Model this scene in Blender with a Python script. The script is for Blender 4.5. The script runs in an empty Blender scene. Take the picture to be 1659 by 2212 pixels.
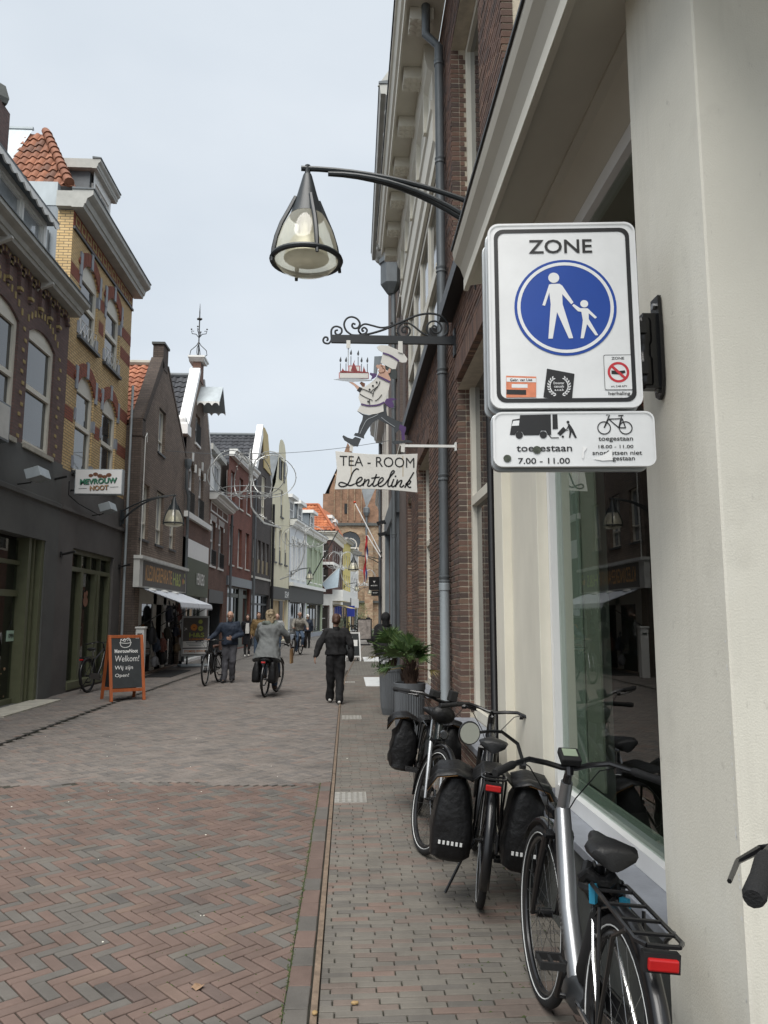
import bpy, bmesh, math, random
from mathutils import Vector as V, Matrix, noise
random.seed(7)
S = bpy.context.scene
C = S.collection
R = math.radians
# ---------------------------------------------------------------- camera
cam = bpy.data.cameras.new('camera'); cam_o = bpy.data.objects.new('camera', cam); C.objects.link(cam_o)
cam.sensor_fit = 'VERTICAL'; cam.sensor_height = 24; cam.lens = 24 * 1662 / 2212
cam.clip_start = 0.05; cam.clip_end = 2000
cam_o.location = (0, 0, 1.65); cam_o.rotation_euler = (R(90 + 7.7), 0, R(-2.7))
S.camera = cam_o
# ---------------------------------------------------------------- sky, sun, exposure
W = bpy.data.worlds.new('World'); S.world = W; W.use_nodes = True
wn, wl = W.node_tree.nodes, W.node_tree.links
wn.clear()
SUN_EL, SUN_AZ = 60, 196
out = wn.new('ShaderNodeOutputWorld'); mixw = wn.new('ShaderNodeMixShader'); mixw.inputs[0].default_value = .9
b1 = wn.new('ShaderNodeBackground'); b1.inputs[1].default_value = .05
b2 = wn.new('ShaderNodeBackground'); b2.inputs[1].default_value = .375
sky = wn.new('ShaderNodeTexSky'); sky.sky_type = 'NISHITA'; sky.sun_disc = False
sky.sun_elevation = R(SUN_EL); sky.sun_rotation = R(SUN_AZ); sky.dust_density = 3
tc = wn.new('ShaderNodeTexCoord'); mp = wn.new('ShaderNodeMapping'); mp.inputs['Scale'].default_value = (1, 1, 2.2)
nz = wn.new('ShaderNodeTexNoise'); nz.inputs['Scale'].default_value = 2.3; nz.inputs['Detail'].default_value = 5; nz.inputs['Roughness'].default_value = .45
cr = wn.new('ShaderNodeValToRGB')
cr.color_ramp.elements[0].position = .3; cr.color_ramp.elements[0].color = (.59, .655, .72, 1)
cr.color_ramp.elements[1].position = .72; cr.color_ramp.elements[1].color = (.74, .79, .84, 1)
wl.new(tc.outputs['Generated'], mp.inputs[0]); wl.new(mp.outputs[0], nz.inputs[0]); wl.new(nz.outputs[0], cr.inputs[0])
wl.new(cr.outputs[0], b2.inputs[0]); wl.new(sky.outputs[0], b1.inputs[0])
wl.new(b1.outputs[0], mixw.inputs[1]); wl.new(b2.outputs[0], mixw.inputs[2]); wl.new(mixw.outputs[0], out.inputs[0])
sun = bpy.data.lights.new('sun', 'SUN'); sun.energy = 1.5; sun.angle = R(50); sun.color = (1, .97, .92)
sun_o = bpy.data.objects.new('sun', sun); C.objects.link(sun_o)
_a = R(SUN_AZ); _d = V((math.sin(_a) * math.cos(R(SUN_EL)), math.cos(_a) * math.cos(R(SUN_EL)), math.sin(R(SUN_EL))))
sun_o.rotation_euler = _d.to_track_quat('Z', 'Y').to_euler(); sun_o.location = (0, 0, 40)
S.view_settings.view_transform = 'Standard'; S.view_settings.look = 'None'
S.view_settings.exposure = 1.62; S.view_settings.gamma = 1; S.view_settings.use_curve_mapping = False
S.render.engine = 'CYCLES'
S.cycles.max_bounces = 7; S.cycles.diffuse_bounces = 3; S.cycles.transparent_max_bounces = 12
try: S.cycles.use_denoising = True
except Exception: pass
# ---------------------------------------------------------------- materials
def nt(m): return m.node_tree.nodes, m.node_tree.links
def mat(name, col, rough=.6, metal=0., var=.12, vs=6., bump=0., bs=60., spec=.5, stretch=(1, 1, 1), col2=None, rvar=0., coat=0., emit=None):
    """principled material, colour varied by two octaves of object space noise, fine relief by a third"""
    m = bpy.data.materials.new(name); m.use_nodes = True
    n, l = nt(m); p = n['Principled BSDF']
    p.inputs['Roughness'].default_value = rough; p.inputs['Metallic'].default_value = metal
    p.inputs['Specular IOR Level'].default_value = spec
    if coat: p.inputs['Coat Weight'].default_value = coat; p.inputs['Coat Roughness'].default_value = .1
    t = n.new('ShaderNodeTexCoord'); mpn = n.new('ShaderNodeMapping'); mpn.inputs['Scale'].default_value = stretch
    l.new(t.outputs['Object'], mpn.inputs[0])
    if var or col2:
        z = n.new('ShaderNodeTexNoise'); z.inputs['Scale'].default_value = vs; z.inputs['Detail'].default_value = 6; z.inputs['Roughness'].default_value = .62
        l.new(mpn.outputs[0], z.inputs[0])
        r = n.new('ShaderNodeValToRGB'); e = r.color_ramp.elements
        e[0].position = .3; e[1].position = .7
        c2 = col2 if col2 else tuple(min(1, c * (1 + var)) for c in col)
        c1 = col if col2 else tuple(c * (1 - var) for c in col)
        e[0].color = (*c1, 1); e[1].color = (*c2, 1)
        l.new(z.outputs[0], r.inputs[0]); l.new(r.outputs[0], p.inputs['Base Color'])
        if rvar:
            mr = n.new('ShaderNodeMapRange'); mr.inputs[3].default_value = max(0, rough - rvar); mr.inputs[4].default_value = min(1, rough + rvar)
            l.new(z.outputs[0], mr.inputs[0]); l.new(mr.outputs[0], p.inputs['Roughness'])
    else: p.inputs['Base Color'].default_value = (*col, 1)
    if bump:
        z2 = n.new('ShaderNodeTexNoise'); z2.inputs['Scale'].default_value = bs; z2.inputs['Detail'].default_value = 4
        l.new(mpn.outputs[0], z2.inputs[0]); b = n.new('ShaderNodeBump'); b.inputs['Strength'].default_value = bump; b.inputs['Distance'].default_value = .01
        l.new(z2.outputs[0], b.inputs['Height']); l.new(b.outputs[0], p.inputs['Normal'])
    if emit:
        p.inputs['Emission Color'].default_value = (*emit[0], 1); p.inputs['Emission Strength'].default_value = emit[1]
    m.diffuse_color = (*col, 1)
    return m
def brickwall(name, c1, c2, mortar, bw=.21, bh=.065, ms=.008, stain=.25, rough=.85):
    """brickwork too far off to tell the bricks apart; runs along x+y, so it fits walls on either axis"""
    m = bpy.data.materials.new(name); m.use_nodes = True; n, l = nt(m); p = n['Principled BSDF']; p.inputs['Roughness'].default_value = rough
    t = n.new('ShaderNodeTexCoord'); s = n.new('ShaderNodeSeparateXYZ'); l.new(t.outputs['Object'], s.inputs[0])
    a = n.new('ShaderNodeMath'); a.operation = 'ADD'; l.new(s.outputs[0], a.inputs[0]); l.new(s.outputs[1], a.inputs[1])
    cb = n.new('ShaderNodeCombineXYZ'); l.new(a.outputs[0], cb.inputs[0]); l.new(s.outputs[2], cb.inputs[1])
    b = n.new('ShaderNodeTexBrick'); b.offset = .5; b.inputs['Scale'].default_value = 1
    b.inputs['Brick Width'].default_value = bw; b.inputs['Row Height'].default_value = bh; b.inputs['Mortar Size'].default_value = ms
    b.inputs['Mortar Smooth'].default_value = .2; b.inputs['Bias'].default_value = 0
    b.inputs['Color1'].default_value = (*c1, 1); b.inputs['Color2'].default_value = (*c2, 1); b.inputs['Mortar'].default_value = (*mortar, 1)
    l.new(cb.outputs[0], b.inputs[0])
    z = n.new('ShaderNodeTexNoise'); z.inputs['Scale'].default_value = .9; z.inputs['Detail'].default_value = 8; z.inputs['Roughness'].default_value = .7
    l.new(t.outputs['Object'], z.inputs[0])
    mr = n.new('ShaderNodeMapRange'); mr.inputs[1].default_value = .3; mr.inputs[2].default_value = .7; mr.inputs[3].default_value = 1 - stain; mr.inputs[4].default_value = 1 + stain * .6
    l.new(z.outputs[0], mr.inputs[0])
    mx = n.new('ShaderNodeMix'); mx.data_type = 'RGBA'; mx.blend_type = 'MULTIPLY'; mx.inputs[0].default_value = 1
    l.new(b.outputs[0], mx.inputs[6]); l.new(mr.outputs[0], mx.inputs[7]); l.new(mx.outputs[2], p.inputs['Base Color'])
    iv = n.new('ShaderNodeMath'); iv.operation = 'SUBTRACT'; iv.inputs[0].default_value = 1; l.new(b.outputs['Fac'], iv.inputs[1])
    bu = n.new('ShaderNodeBump'); bu.inputs['Strength'].default_value = .6; bu.inputs['Distance'].default_value = .01
    l.new(iv.outputs[0], bu.inputs['Height']); l.new(bu.outputs[0], p.inputs['Normal'])
    return m
def piece(name, cols, single, rough=.85, bump=.5, bs=90, dirt=.3):
    """clay pieces: each one its own tone (random per object for single pieces, per island for joined fields)"""
    m = bpy.data.materials.new(name); m.use_nodes = True; n, l = nt(m); p = n['Principled BSDF']; p.inputs['Roughness'].default_value = rough
    p.inputs['Specular IOR Level'].default_value = .35
    if single: o = n.new('ShaderNodeObjectInfo'); src = o.outputs['Random']
    else: o = n.new('ShaderNodeNewGeometry'); src = o.outputs['Random Per Island']
    r = n.new('ShaderNodeValToRGB'); r.color_ramp.interpolation = 'CONSTANT'; e = r.color_ramp.elements
    tot = sum(w for w, c in cols); acc = 0
    for i, (w, c) in enumerate(cols):
        el = e[0] if i == 0 else (e[1] if i == 1 else e.new(acc / tot))
        el.position = acc / tot; el.color = (*c, 1); acc += w
    l.new(src, r.inputs[0])
    g = n.new('ShaderNodeNewGeometry'); z = n.new('ShaderNodeTexNoise'); z.inputs['Scale'].default_value = 2.2; z.inputs['Detail'].default_value = 9; z.inputs['Roughness'].default_value = .72
    l.new(g.outputs['Position'], z.inputs[0])
    mr = n.new('ShaderNodeMapRange'); mr.inputs[1].default_value = .28; mr.inputs[2].default_value = .72; mr.inputs[3].default_value = 1 - dirt; mr.inputs[4].default_value = 1 + dirt * .55
    l.new(z.outputs[0], mr.inputs[0])
    mx = n.new('ShaderNodeMix'); mx.data_type = 'RGBA'; mx.blend_type = 'MULTIPLY'; mx.inputs[0].default_value = 1
    l.new(r.outputs[0], mx.inputs[6]); l.new(mr.outputs[0], mx.inputs[7]); l.new(mx.outputs[2], p.inputs['Base Color'])
    z2 = n.new('ShaderNodeTexNoise'); z2.inputs['Scale'].default_value = bs; z2.inputs['Detail'].default_value = 5; l.new(g.outputs['Position'], z2.inputs[0])
    b = n.new('ShaderNodeBump'); b.inputs['Strength'].default_value = bump; b.inputs['Distance'].default_value = .004
    l.new(z2.outputs[0], b.inputs['Height']); l.new(b.outputs[0], p.inputs['Normal'])
    return m
def glass(name, tint=(.9, .95, .92), trans=.75, wob=.0, rough=0.0, ior=1.75):
    """pane: mirror by Fresnel, the rest lets light through"""
    m = bpy.data.materials.new(name); m.use_nodes = True; n, l = nt(m); n.remove(n['Principled BSDF']); o = n['Material Output']
    tr = n.new('ShaderNodeBsdfTransparent'); tr.inputs[0].default_value = (tint[0] * trans, tint[1] * trans, tint[2] * trans, 1)
    gl = n.new('ShaderNodeBsdfGlossy'); gl.inputs['Roughness'].default_value = rough
    fr = n.new('ShaderNodeFresnel'); fr.inputs[0].default_value = ior
    g0 = n.new('ShaderNodeNewGeometry'); bf = n.new('ShaderNodeMath'); bf.operation = 'SUBTRACT'; bf.inputs[0].default_value = 1; l.new(g0.outputs['Backfacing'], bf.inputs[1]); fm = n.new('ShaderNodeMath'); fm.operation = 'MULTIPLY'; l.new(fr.outputs[0], fm.inputs[0]); l.new(bf.outputs[0], fm.inputs[1])   # a thin sheet mirrors on its outer face only
    mx = n.new('ShaderNodeMixShader'); l.new(fm.outputs[0], mx.inputs[0]); l.new(tr.outputs[0], mx.inputs[1]); l.new(gl.outputs[0], mx.inputs[2]); l.new(mx.outputs[0], o.inputs[0])
    if wob:
        t = n.new('ShaderNodeTexCoord'); z = n.new('ShaderNodeTexNoise'); z.inputs['Scale'].default_value = 1.3; l.new(t.outputs['Object'], z.inputs[0])
        b = n.new('ShaderNodeBump'); b.inputs['Strength'].default_value = wob; b.inputs['Distance'].default_value = .02
        l.new(z.outputs[0], b.inputs['Height']); l.new(b.outputs[0], gl.inputs['Normal']); l.new(b.outputs[0], fr.inputs['Normal'])
    return m
def stained(name, base, dark, light):
    """old painted render: cloudy tone, faint vertical runs, fine grain and scuffs"""
    m = mat(name, base, .82, var=.05, vs=1.6, bump=.14, bs=170); n, l = nt(m); pb = n['Principled BSDF']; s0 = pb.inputs['Base Color'].links[0].from_socket
    g = n.new('ShaderNodeNewGeometry')
    def layer(src, sc, vec, lo, hi, col, amt):
        mp_ = n.new('ShaderNodeMapping'); mp_.inputs['Scale'].default_value = vec; l.new(g.outputs['Position'], mp_.inputs[0]); z = n.new('ShaderNodeTexNoise'); z.inputs['Scale'].default_value = sc; z.inputs['Detail'].default_value = 7; z.inputs['Roughness'].default_value = .65; l.new(mp_.outputs[0], z.inputs[0])
        mr = n.new('ShaderNodeMapRange'); mr.inputs[1].default_value = lo; mr.inputs[2].default_value = hi; mr.inputs[3].default_value = 0; mr.inputs[4].default_value = amt; l.new(z.outputs[0], mr.inputs[0])
        x = n.new('ShaderNodeMix'); x.data_type = 'RGBA'; l.new(mr.outputs[0], x.inputs[0]); l.new(src, x.inputs[6]); x.inputs[7].default_value = (*col, 1); return x.outputs[2]
    s0 = layer(s0, 5, (1, 1, .12), .5, .75, dark, .55); s0 = layer(s0, 2.2, (1, 1, .7), .52, .72, light, .7); s0 = layer(s0, 38, (1, .5, .35), .64, .7, dark, .5); s0 = layer(s0, 3.1, (1, 1, 1), .58, .74, dark, .35)
    l.new(s0, pb.inputs['Base Color']); return m
M = {}
def K(k, *a, **kw):
    M[k] = mat(k, *a, **kw); return M[k]
K('plaster', (.74, .705, .60), .8, var=.08, vs=2.2, bump=.12, bs=160, stretch=(1, 1, .5))
M['plaster_pillar'] = stained('plaster_pillar', (.74, .71, .615), (.50, .475, .41), (.79, .765, .68))
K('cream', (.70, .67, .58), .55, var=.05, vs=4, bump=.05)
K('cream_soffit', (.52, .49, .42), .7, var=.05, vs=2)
K('white', (.74, .74, .71), .45, var=.05, vs=4)
K('bright_white', (.80, .80, .79), .4, var=.03, vs=5)
K('trim', (.40, .40, .37), .6, var=.12, vs=4)
K('offwhite', (.62, .60, .54), .6, var=.07, vs=3)
K('dirty_white', (.58, .58, .55), .6, var=.14, vs=3)
K('black', (.006, .006, .0065), .45, var=.2)
K('black_gloss', (.005, .005, .0055), .25, var=.2)
K('black_matt', (.008, .008, .0085), .8, var=.25, vs=20)
K('anthracite', (.035, .039, .042), .5, var=.15, vs=3)
K('shop_grey', (.102, .104, .100), .75, var=.13, vs=1.6, bump=.25, bs=90)
K('shop_brown', (.112, .104, .099), .75, var=.15, vs=1.6, bump=.25, bs=90)
K('lamp_paint', (.018, .023, .026), .45, var=.15, vs=9)
K('zinc', (.20, .225, .245), .5, metal=.35, var=.18, vs=5, stretch=(1, 1, .25), rvar=.15)
K('zinc_light', (.36, .40, .42), .5, metal=.3, var=.15, vs=3, stretch=(1, 1, .3))
K('pipe_grey', (.135, .15, .16), .5, metal=.25, var=.16, vs=9, stretch=(1, 1, .3))
K('lead', (.11, .125, .135), .6, var=.2, vs=3)
K('steel', (.45, .46, .47), .3, metal=1, var=.1, vs=30)
K('chrome', (.75, .76, .77), .18, metal=1, var=.04)
K('olive', (.115, .122, .07), .5, var=.1, vs=5)
K('green_panel', (.085, .105, .068), .6, var=.06, vs=3)
K('sage', (.125, .145, .125), .55, var=.08, vs=4)
K('stone_sill', (.255, .27, .30), .5, var=.16, vs=7, bump=.1, bs=80)
K('dark_stone', (.075, .08, .075), .7, var=.2, vs=6, bump=.2)
K('marble', (.68, .70, .70), .45, var=.12, vs=7)
K('sand_stone', (.42, .40, .34), .8, var=.2, vs=5, bump=.3)
K('wood_orange', (.36, .095, .028), .55, var=.25, vs=14, stretch=(1, 1, .12))
K('chalkboard', (.022, .026, .028), .7, var=.25, vs=6)
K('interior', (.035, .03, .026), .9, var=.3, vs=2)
K('interior_warm', (.22, .14, .075), .8, var=.4, vs=3)
K('curtain', (.62, .63, .62), .9, var=.12, vs=8, stretch=(3, 3, .1))
M['pane'] = mat('pane', (.026, .031, .034), .04, var=.35, vs=1.1, spec=1.0, bump=.02, bs=1.5)
M['pane_pale'] = mat('pane_pale', (.30, .33, .35), .08, var=.45, vs=1.2, spec=1.0, bump=.02, bs=1.5)
M['shopglass'] = glass('shopglass')
M['bigglass'] = glass('bigglass', (.86, .92, .88), .88, wob=.02, ior=1.9)
# ---------------------------------------------------------------- mesh building
class MB:
    def __init__(s): s.v = []; s.f = []; s.m = []; s.mi = 0; s.ch = []
    def add(s, vs, fs):
        o = len(s.v); s.ch.append((o, o + len(vs), len(s.f), len(s.f) + len(fs))); s.v += [tuple(a) for a in vs]; s.f += [tuple(i + o for i in f) for f in fs]; s.m += [s.mi] * len(fs); return s
    def hexa(s, p): return s.add(p, [(0, 3, 2, 1), (4, 5, 6, 7), (0, 1, 5, 4), (1, 2, 6, 5), (2, 3, 7, 6), (3, 0, 4, 7)])
    def box(s, x0, x1, y0, y1, z0, z1):
        return s.hexa([(x0, y0, z0), (x1, y0, z0), (x1, y1, z0), (x0, y1, z0), (x0, y0, z1), (x1, y0, z1), (x1, y1, z1), (x0, y1, z1)])
    def obox(s, c, u, v, w):
        c, u, v, w = V(c), V(u), V(v), V(w)
        return s.hexa([c - u - v - w, c + u - v - w, c + u + v - w, c - u + v - w, c - u - v + w, c + u - v + w, c + u + v + w, c - u + v + w])
    def bar(s, a, b, w, h=None, up=(0, 0, 1)):
        a, b = V(a), V(b); d = b - a; h = h or w
        u = d.normalized(); x = u.cross(V(up))
        if x.length < 1e-4: x = u.cross(V((1, 0, 0)))
        x.normalize(); y = x.cross(u)
        return s.obox((a + b) / 2, d / 2, x * w / 2, y * h / 2)
    def poly(s, pts): return s.add(pts, [tuple(range(len(pts)))])
    def prism(s, pts, ext):
        n = len(pts); e = V(ext); q = [V(p) for p in pts]
        return s.add(q + [p + e for p in q], [tuple(range(n))[::-1], tuple(range(n, 2 * n))] + [(i, (i + 1) % n, n + (i + 1) % n, n + i) for i in range(n)])
    def tube(s, pts, r, n=8, caps=True, closed=False, sq=None):
        pts = [V(p) for p in pts]; k = len(pts); rr = r if isinstance(r, (list, tuple)) else [r] * k
        vs = []; fs = []; ref = None
        for i, p in enumerate(pts):
            if closed: t = pts[(i + 1) % k] - pts[i - 1]
            else: t = (pts[min(i + 1, k - 1)] - pts[max(i - 1, 0)])
            if t.length < 1e-9: t = V((0, 0, 1))
            t.normalize()
            if ref is None:
                ref = V((0, 0, 1)) if abs(t.z) < .9 else V((1, 0, 0))
            x = ref - t * ref.dot(t)
            if x.length < 1e-5: x = t.orthogonal()
            x.normalize(); y = t.cross(x); ref = x
            for j in range(n):
                a = 2 * math.pi * j / n
                ca, sa = math.cos(a), math.sin(a)
                if sq: ca *= sq[0]; sa *= sq[1]
                vs.append(p + (x * ca + y * sa) * rr[i])
        for i in range(k if closed else k - 1):
            for j in range(n):
                a, b = i * n + j, i * n + (j + 1) % n; i2 = (i + 1) % k
                fs.append((a, b, i2 * n + (j + 1) % n, i2 * n + j))
        if caps and not closed: fs += [tuple(range(n))[::-1], tuple((k - 1) * n + j for j in range(n))]
        return s.add(vs, fs)
    def lathe(s, prof, c=(0, 0, 0), n=16, ax='z', flute=None):
        c = V(c); vs = []; fs = []
        for r, z in prof:
            for j in range(n):
                a = 2 * math.pi * j / n; q = r
                if flute: q = r * (1 - (flute if j % 2 else 0))
                p = {'z': (q * math.cos(a), q * math.sin(a), z), 'x': (z, q * math.cos(a), q * math.sin(a)), 'y': (q * math.sin(a), z, q * math.cos(a))}[ax]
                vs.append(c + V(p))
        k = len(prof)
        for i in range(k - 1):
            for j in range(n): fs.append((i * n + j, i * n + (j + 1) % n, (i + 1) * n + (j + 1) % n, (i + 1) * n + j))
        fs += [tuple(range(n))[::-1], tuple((k - 1) * n + j for j in range(n))]
        return s.add(vs, fs)
    def ball(s, c, r, n=10, sc=(1, 1, 1)):
        pr = []; h = n // 2 + 1
        vs = []; fs = []; c = V(c)
        for i in range(h + 1):
            t = math.pi * i / h
            for j in range(n):
                a = 2 * math.pi * j / n
                vs.append(c + V((math.sin(t) * math.cos(a) * r * sc[0], math.sin(t) * math.sin(a) * r * sc[1], math.cos(t) * r * sc[2])))
        for i in range(h):
            for j in range(n): fs.append((i * n + j, (i + 1) * n + j, (i + 1) * n + (j + 1) % n, i * n + (j + 1) % n))
        return s.add(vs, fs)
    def torus(s, c, Rr, r, ax=(1, 0, 0), n=32, m=8, a0=0, a1=360):
        ax = V(ax).normalized(); x = ax.orthogonal().normalized(); y = ax.cross(x); c = V(c)
        full = abs(a1 - a0) >= 359.9
        k = n if full else n + 1
        pts = [c + (x * math.cos(R(a0 + (a1 - a0) * i / n)) + y * math.sin(R(a0 + (a1 - a0) * i / n))) * Rr for i in range(k)]
        return s.tube(pts, r, m, closed=full)
    # boxes given in a facade frame
    def fbox(s, f, a0, a1, b0, b1, z0, z1):
        P = f.p
        return s.hexa([P(a0, b0, z0), P(a1, b0, z0), P(a1, b1, z0), P(a0, b1, z0), P(a0, b0, z1), P(a1, b0, z1), P(a1, b1, z1), P(a0, b1, z1)])
    def prof(s, f, a0, a1, pts):
        """profile [(b,z)] swept along a facade from a0 to a1"""
        return s.prism([f.p(a0, b, z) for b, z in pts], f.p(a1, 0, 0) - f.p(a0, 0, 0))
    def build(s, name, mt, parent=None, smooth=False, bev=0, world=True, kind=None, norm=True, split=False):
        if split:   # every piece an object of its own
            for v0, v1, f0, f1 in s.ch:
                q = MB(); q.add(s.v[v0:v1], [tuple(i - v0 for i in f) for f in s.f[f0:f1]]); r_ = q.build(name, mt, parent, smooth, bev, world, kind, norm)
            return r_
        me = bpy.data.meshes.new(name); me.from_pydata(s.v, [], s.f)
        for k in (mt if isinstance(mt, (list, tuple)) else [mt]): me.materials.append(M[k] if isinstance(k, str) else k)
        if any(s.m): me.polygons.foreach_set('material_index', s.m)
        if norm:
            bm = bmesh.new(); bm.from_mesh(me); bmesh.ops.recalc_face_normals(bm, faces=bm.faces); bm.to_mesh(me); bm.free()
        if smooth:
            me.polygons.foreach_set('use_smooth', [True] * len(me.polygons))
            try: me.set_sharp_from_angle(angle=R(38 if smooth is True else smooth))
            except Exception: pass
        return link(name, me, parent, world, bev, kind)
def link(name, me, parent=None, world=True, bev=0, kind=None):
    o = bpy.data.objects.new(name, me); C.objects.link(o)
    if parent is not None:
        o.parent = parent
        if world: o.matrix_parent_inverse = WM[parent.name].inverted()
        WM[o.name] = WM[parent.name].copy() if not world else Matrix()
    else: WM[o.name] = Matrix()
    if bev:
        b = o.modifiers.new('bevel', 'BEVEL'); b.width = bev; b.segments = 2; b.limit_method = 'ANGLE'; b.angle_limit = R(40)
    if kind: o['kind'] = kind
    return o
WM = {}
def tag(o, label, cat, group=None):
    o['label'] = label; o['category'] = cat
    if group: o['group'] = group
    return o
def thing(name, label, cat, loc=(0, 0, 0), mw=None, group=None):
    o = bpy.data.objects.new(name, None); C.objects.link(o); o.empty_display_size = .1
    m = mw if mw is not None else Matrix.Translation(V(loc)); o.matrix_world = m; WM[o.name] = m.copy()
    return tag(o, label, cat, group)
def struct(o): o['kind'] = 'structure'; return o
def copy_tree(o, mw=None, parent=None):
    c = o.copy(); C.objects.link(c); c.parent = parent
    if parent is None:
        c.matrix_world = mw; WM[c.name] = mw.copy()
    else: c.matrix_parent_inverse = o.matrix_parent_inverse.copy()
    for k in [x for x in bpy.data.objects if x.parent == o]: copy_tree(k, None, c)
    return c
class Fr:
    """facade frame: a runs along the wall, b out of the wall, z up"""
    def __init__(s, p0, p1, out):
        s.o = V((p0[0], p0[1], 0)); d = V((p1[0] - p0[0], p1[1] - p0[1], 0)); s.L = d.length; s.u = d.normalized()
        n = V((-s.u.y, s.u.x, 0)); s.n = n if n.dot(V((out[0], out[1], 0))) > 0 else -n
    def p(s, a, b, z): return s.o + s.u * a + s.n * b + V((0, 0, z))
def hole(a0, a1, z0, z1, rise=0): return dict(a0=a0, a1=a1, z0=z0, z1=z1, rise=rise)
def _hspan(h, z):
    """hole's span at height z, None outside"""
    if z < h['z0'] - 1e-6: return None
    if z <= h['z1'] + 1e-6: return h['a0'], h['a1']
    if not h['rise'] or z > h['z1'] + h['rise'] + 1e-6: return None
    w = (h['a1'] - h['a0']) / 2; r = h['rise']; Rr = (w * w + r * r) / (2 * r); q = z - h['z1'] + Rr - r
    x = math.sqrt(max(0, Rr * Rr - q * q)); m = (h['a0'] + h['a1']) / 2
    return m - x, m + x
def wall(f, outline, holes=(), depth=.14, mb=None, b=0, reveal=True):
    """wall face with openings: outline [(z, left, right)] from the foot up, openings cut out, reveals turned in"""
    mb = mb or MB()
    zs = [o[0] for o in outline]
    for h in holes:
        zs += [h['z0'], h['z1']]
        if h['rise']: zs += [h['z1'] + h['rise'] * k for k in (.3, .55, .75, .9, 1)]
    zs = sorted(set(round(z, 4) for z in zs)); lo, hi = outline[0][0], outline[-1][0]
    def edge(z, side, up):
        # outline value; at a jump take the upper or lower branch
        for i in range(len(outline) - 1):
            p, q = outline[i], outline[i + 1]
            if p[0] - 1e-6 <= z <= q[0] + 1e-6 and q[0] - p[0] > 1e-6:
                if up and z > q[0] - 1e-6: continue
                if not up and z < p[0] + 1e-6: continue
                t = (z - p[0]) / (q[0] - p[0]); return p[side] + (q[side] - p[side]) * t
        return outline[-1][side]
    for z0, z1 in zip(zs, zs[1:]):
        if z0 < lo - 1e-6 or z1 > hi + 1e-6: continue
        mid = (z0 + z1) / 2
        hs = sorted([h for h in holes if _hspan(h, mid)], key=lambda h: h['a0'])
        xs = [(edge(z0, 1, True), edge(z1, 1, False))]
        for h in hs:
            s0 = _hspan(h, z0) or ((h['a0'] + h['a1']) / 2,) * 2; s1 = _hspan(h, z1) or ((h['a0'] + h['a1']) / 2,) * 2
            xs += [(s0[0], s1[0]), (s0[1], s1[1])]
            if reveal:
                for k in (0, 1): mb.add([f.p(s0[k], b, z0), f.p(s1[k], b, z1), f.p(s1[k], b - depth, z1), f.p(s0[k], b - depth, z0)], [(0, 1, 2, 3)])
        xs.append((edge(z0, 2, True), edge(z1, 2, False)))
        for (l0, l1), (r0, r1) in zip(xs[::2], xs[1::2]):
            if r0 - l0 < 1e-5 and r1 - l1 < 1e-5: continue
            mb.add([f.p(l0, b, z0), f.p(r0, b, z0), f.p(r1, b, z1), f.p(l1, b, z1)], [(0, 1, 2, 3)])
    if reveal:
        for h in holes:
            for z in (h['z0'],) + (() if h['rise'] else (h['z1'],)):
                mb.add([f.p(h['a0'], b, z), f.p(h['a1'], b, z), f.p(h['a1'], b - depth, z), f.p(h['a0'], b - depth, z)], [(0, 1, 2, 3)])
    return mb
def window(f, t, h, d=.12, fw=.06, fm='cream', pm='pane', ver=(), hor=(), sill=None, sm='stone_sill', bar=.035, name='window', arch_fill=True, inner=0.0):
    """frame with glazing bars (fractions of the opening), pane and sill as children"""
    a0, a1, z0, z1 = h['a0'], h['a1'], h['z0'], h['z1']; mb = MB(); b0, b1 = -d - .05, -d + .012
    mb.fbox(f, a0, a0 + fw, b0, b1, z0, z1); mb.fbox(f, a1 - fw, a1, b0, b1, z0, z1)
    mb.fbox(f, a0 + fw, a1 - fw, b0, b1 - .003, z0, z0 + fw); mb.fbox(f, a0 + fw, a1 - fw, b0, b1 - .003, z1 - fw, z1)
    for k in ver:
        a = a0 + (a1 - a0) * k; mb.fbox(f, a - bar / 2, a + bar / 2, b0 + .01, b1 - .008, z0 + fw, z1 - fw)
    for k in hor:
        z = z0 + (z1 - z0) * k; mb.fbox(f, a0 + fw, a1 - fw, b0 + .012, b1 + .01, z - bar * .7, z + bar * .7)
    if h['rise'] and arch_fill:
        n = 8; pts = []
        for i in range(n + 1):
            z = h['z1'] + h['rise'] * math.sin(math.pi * i / n)
        L = []; Rr = []
        for k in (0, .3, .55, .75, .9, 1):
            s = _hspan(h, h['z1'] + h['rise'] * k); L.append((s[0], h['z1'] + h['rise'] * k)); Rr.append((s[1], h['z1'] + h['rise'] * k))
        pts = L + Rr[::-1][1:] if abs(L[-1][0] - Rr[-1][0]) < 1e-3 else L + Rr[::-1]
        mb.prism([f.p(a, b0 + .01, z) for a, z in pts], f.n * .05)
    w = mb.build(name, fm, t)
    g = MB(); g.fbox(f, a0 + fw * .5, a1 - fw * .5, b0 - .004, b0 + .012, z0 + fw * .5, z1 - fw * .5); g.build('pane', pm, w)
    if sill:
        q = MB(); q.fbox(f, a0 - sill[0], a1 + sill[0], -d + .02, sill[1], z0 - sill[2], z0 - .002); q.build('sill', sm, w)
    return w
_tc = {}
def text_mesh(s, bold=0, ext=.0):
    cu = bpy.data.curves.new('t', 'FONT'); cu.body = s; cu.size = 1; cu.align_x = 'CENTER'; cu.align_y = 'CENTER'; cu.offset = bold; cu.extrude = ext; cu.resolution_u = 3
    ob = bpy.data.objects.new('t', cu); me = bpy.data.meshes.new_from_object(ob); bpy.data.objects.remove(ob); bpy.data.curves.remove(cu)
    return me
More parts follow.
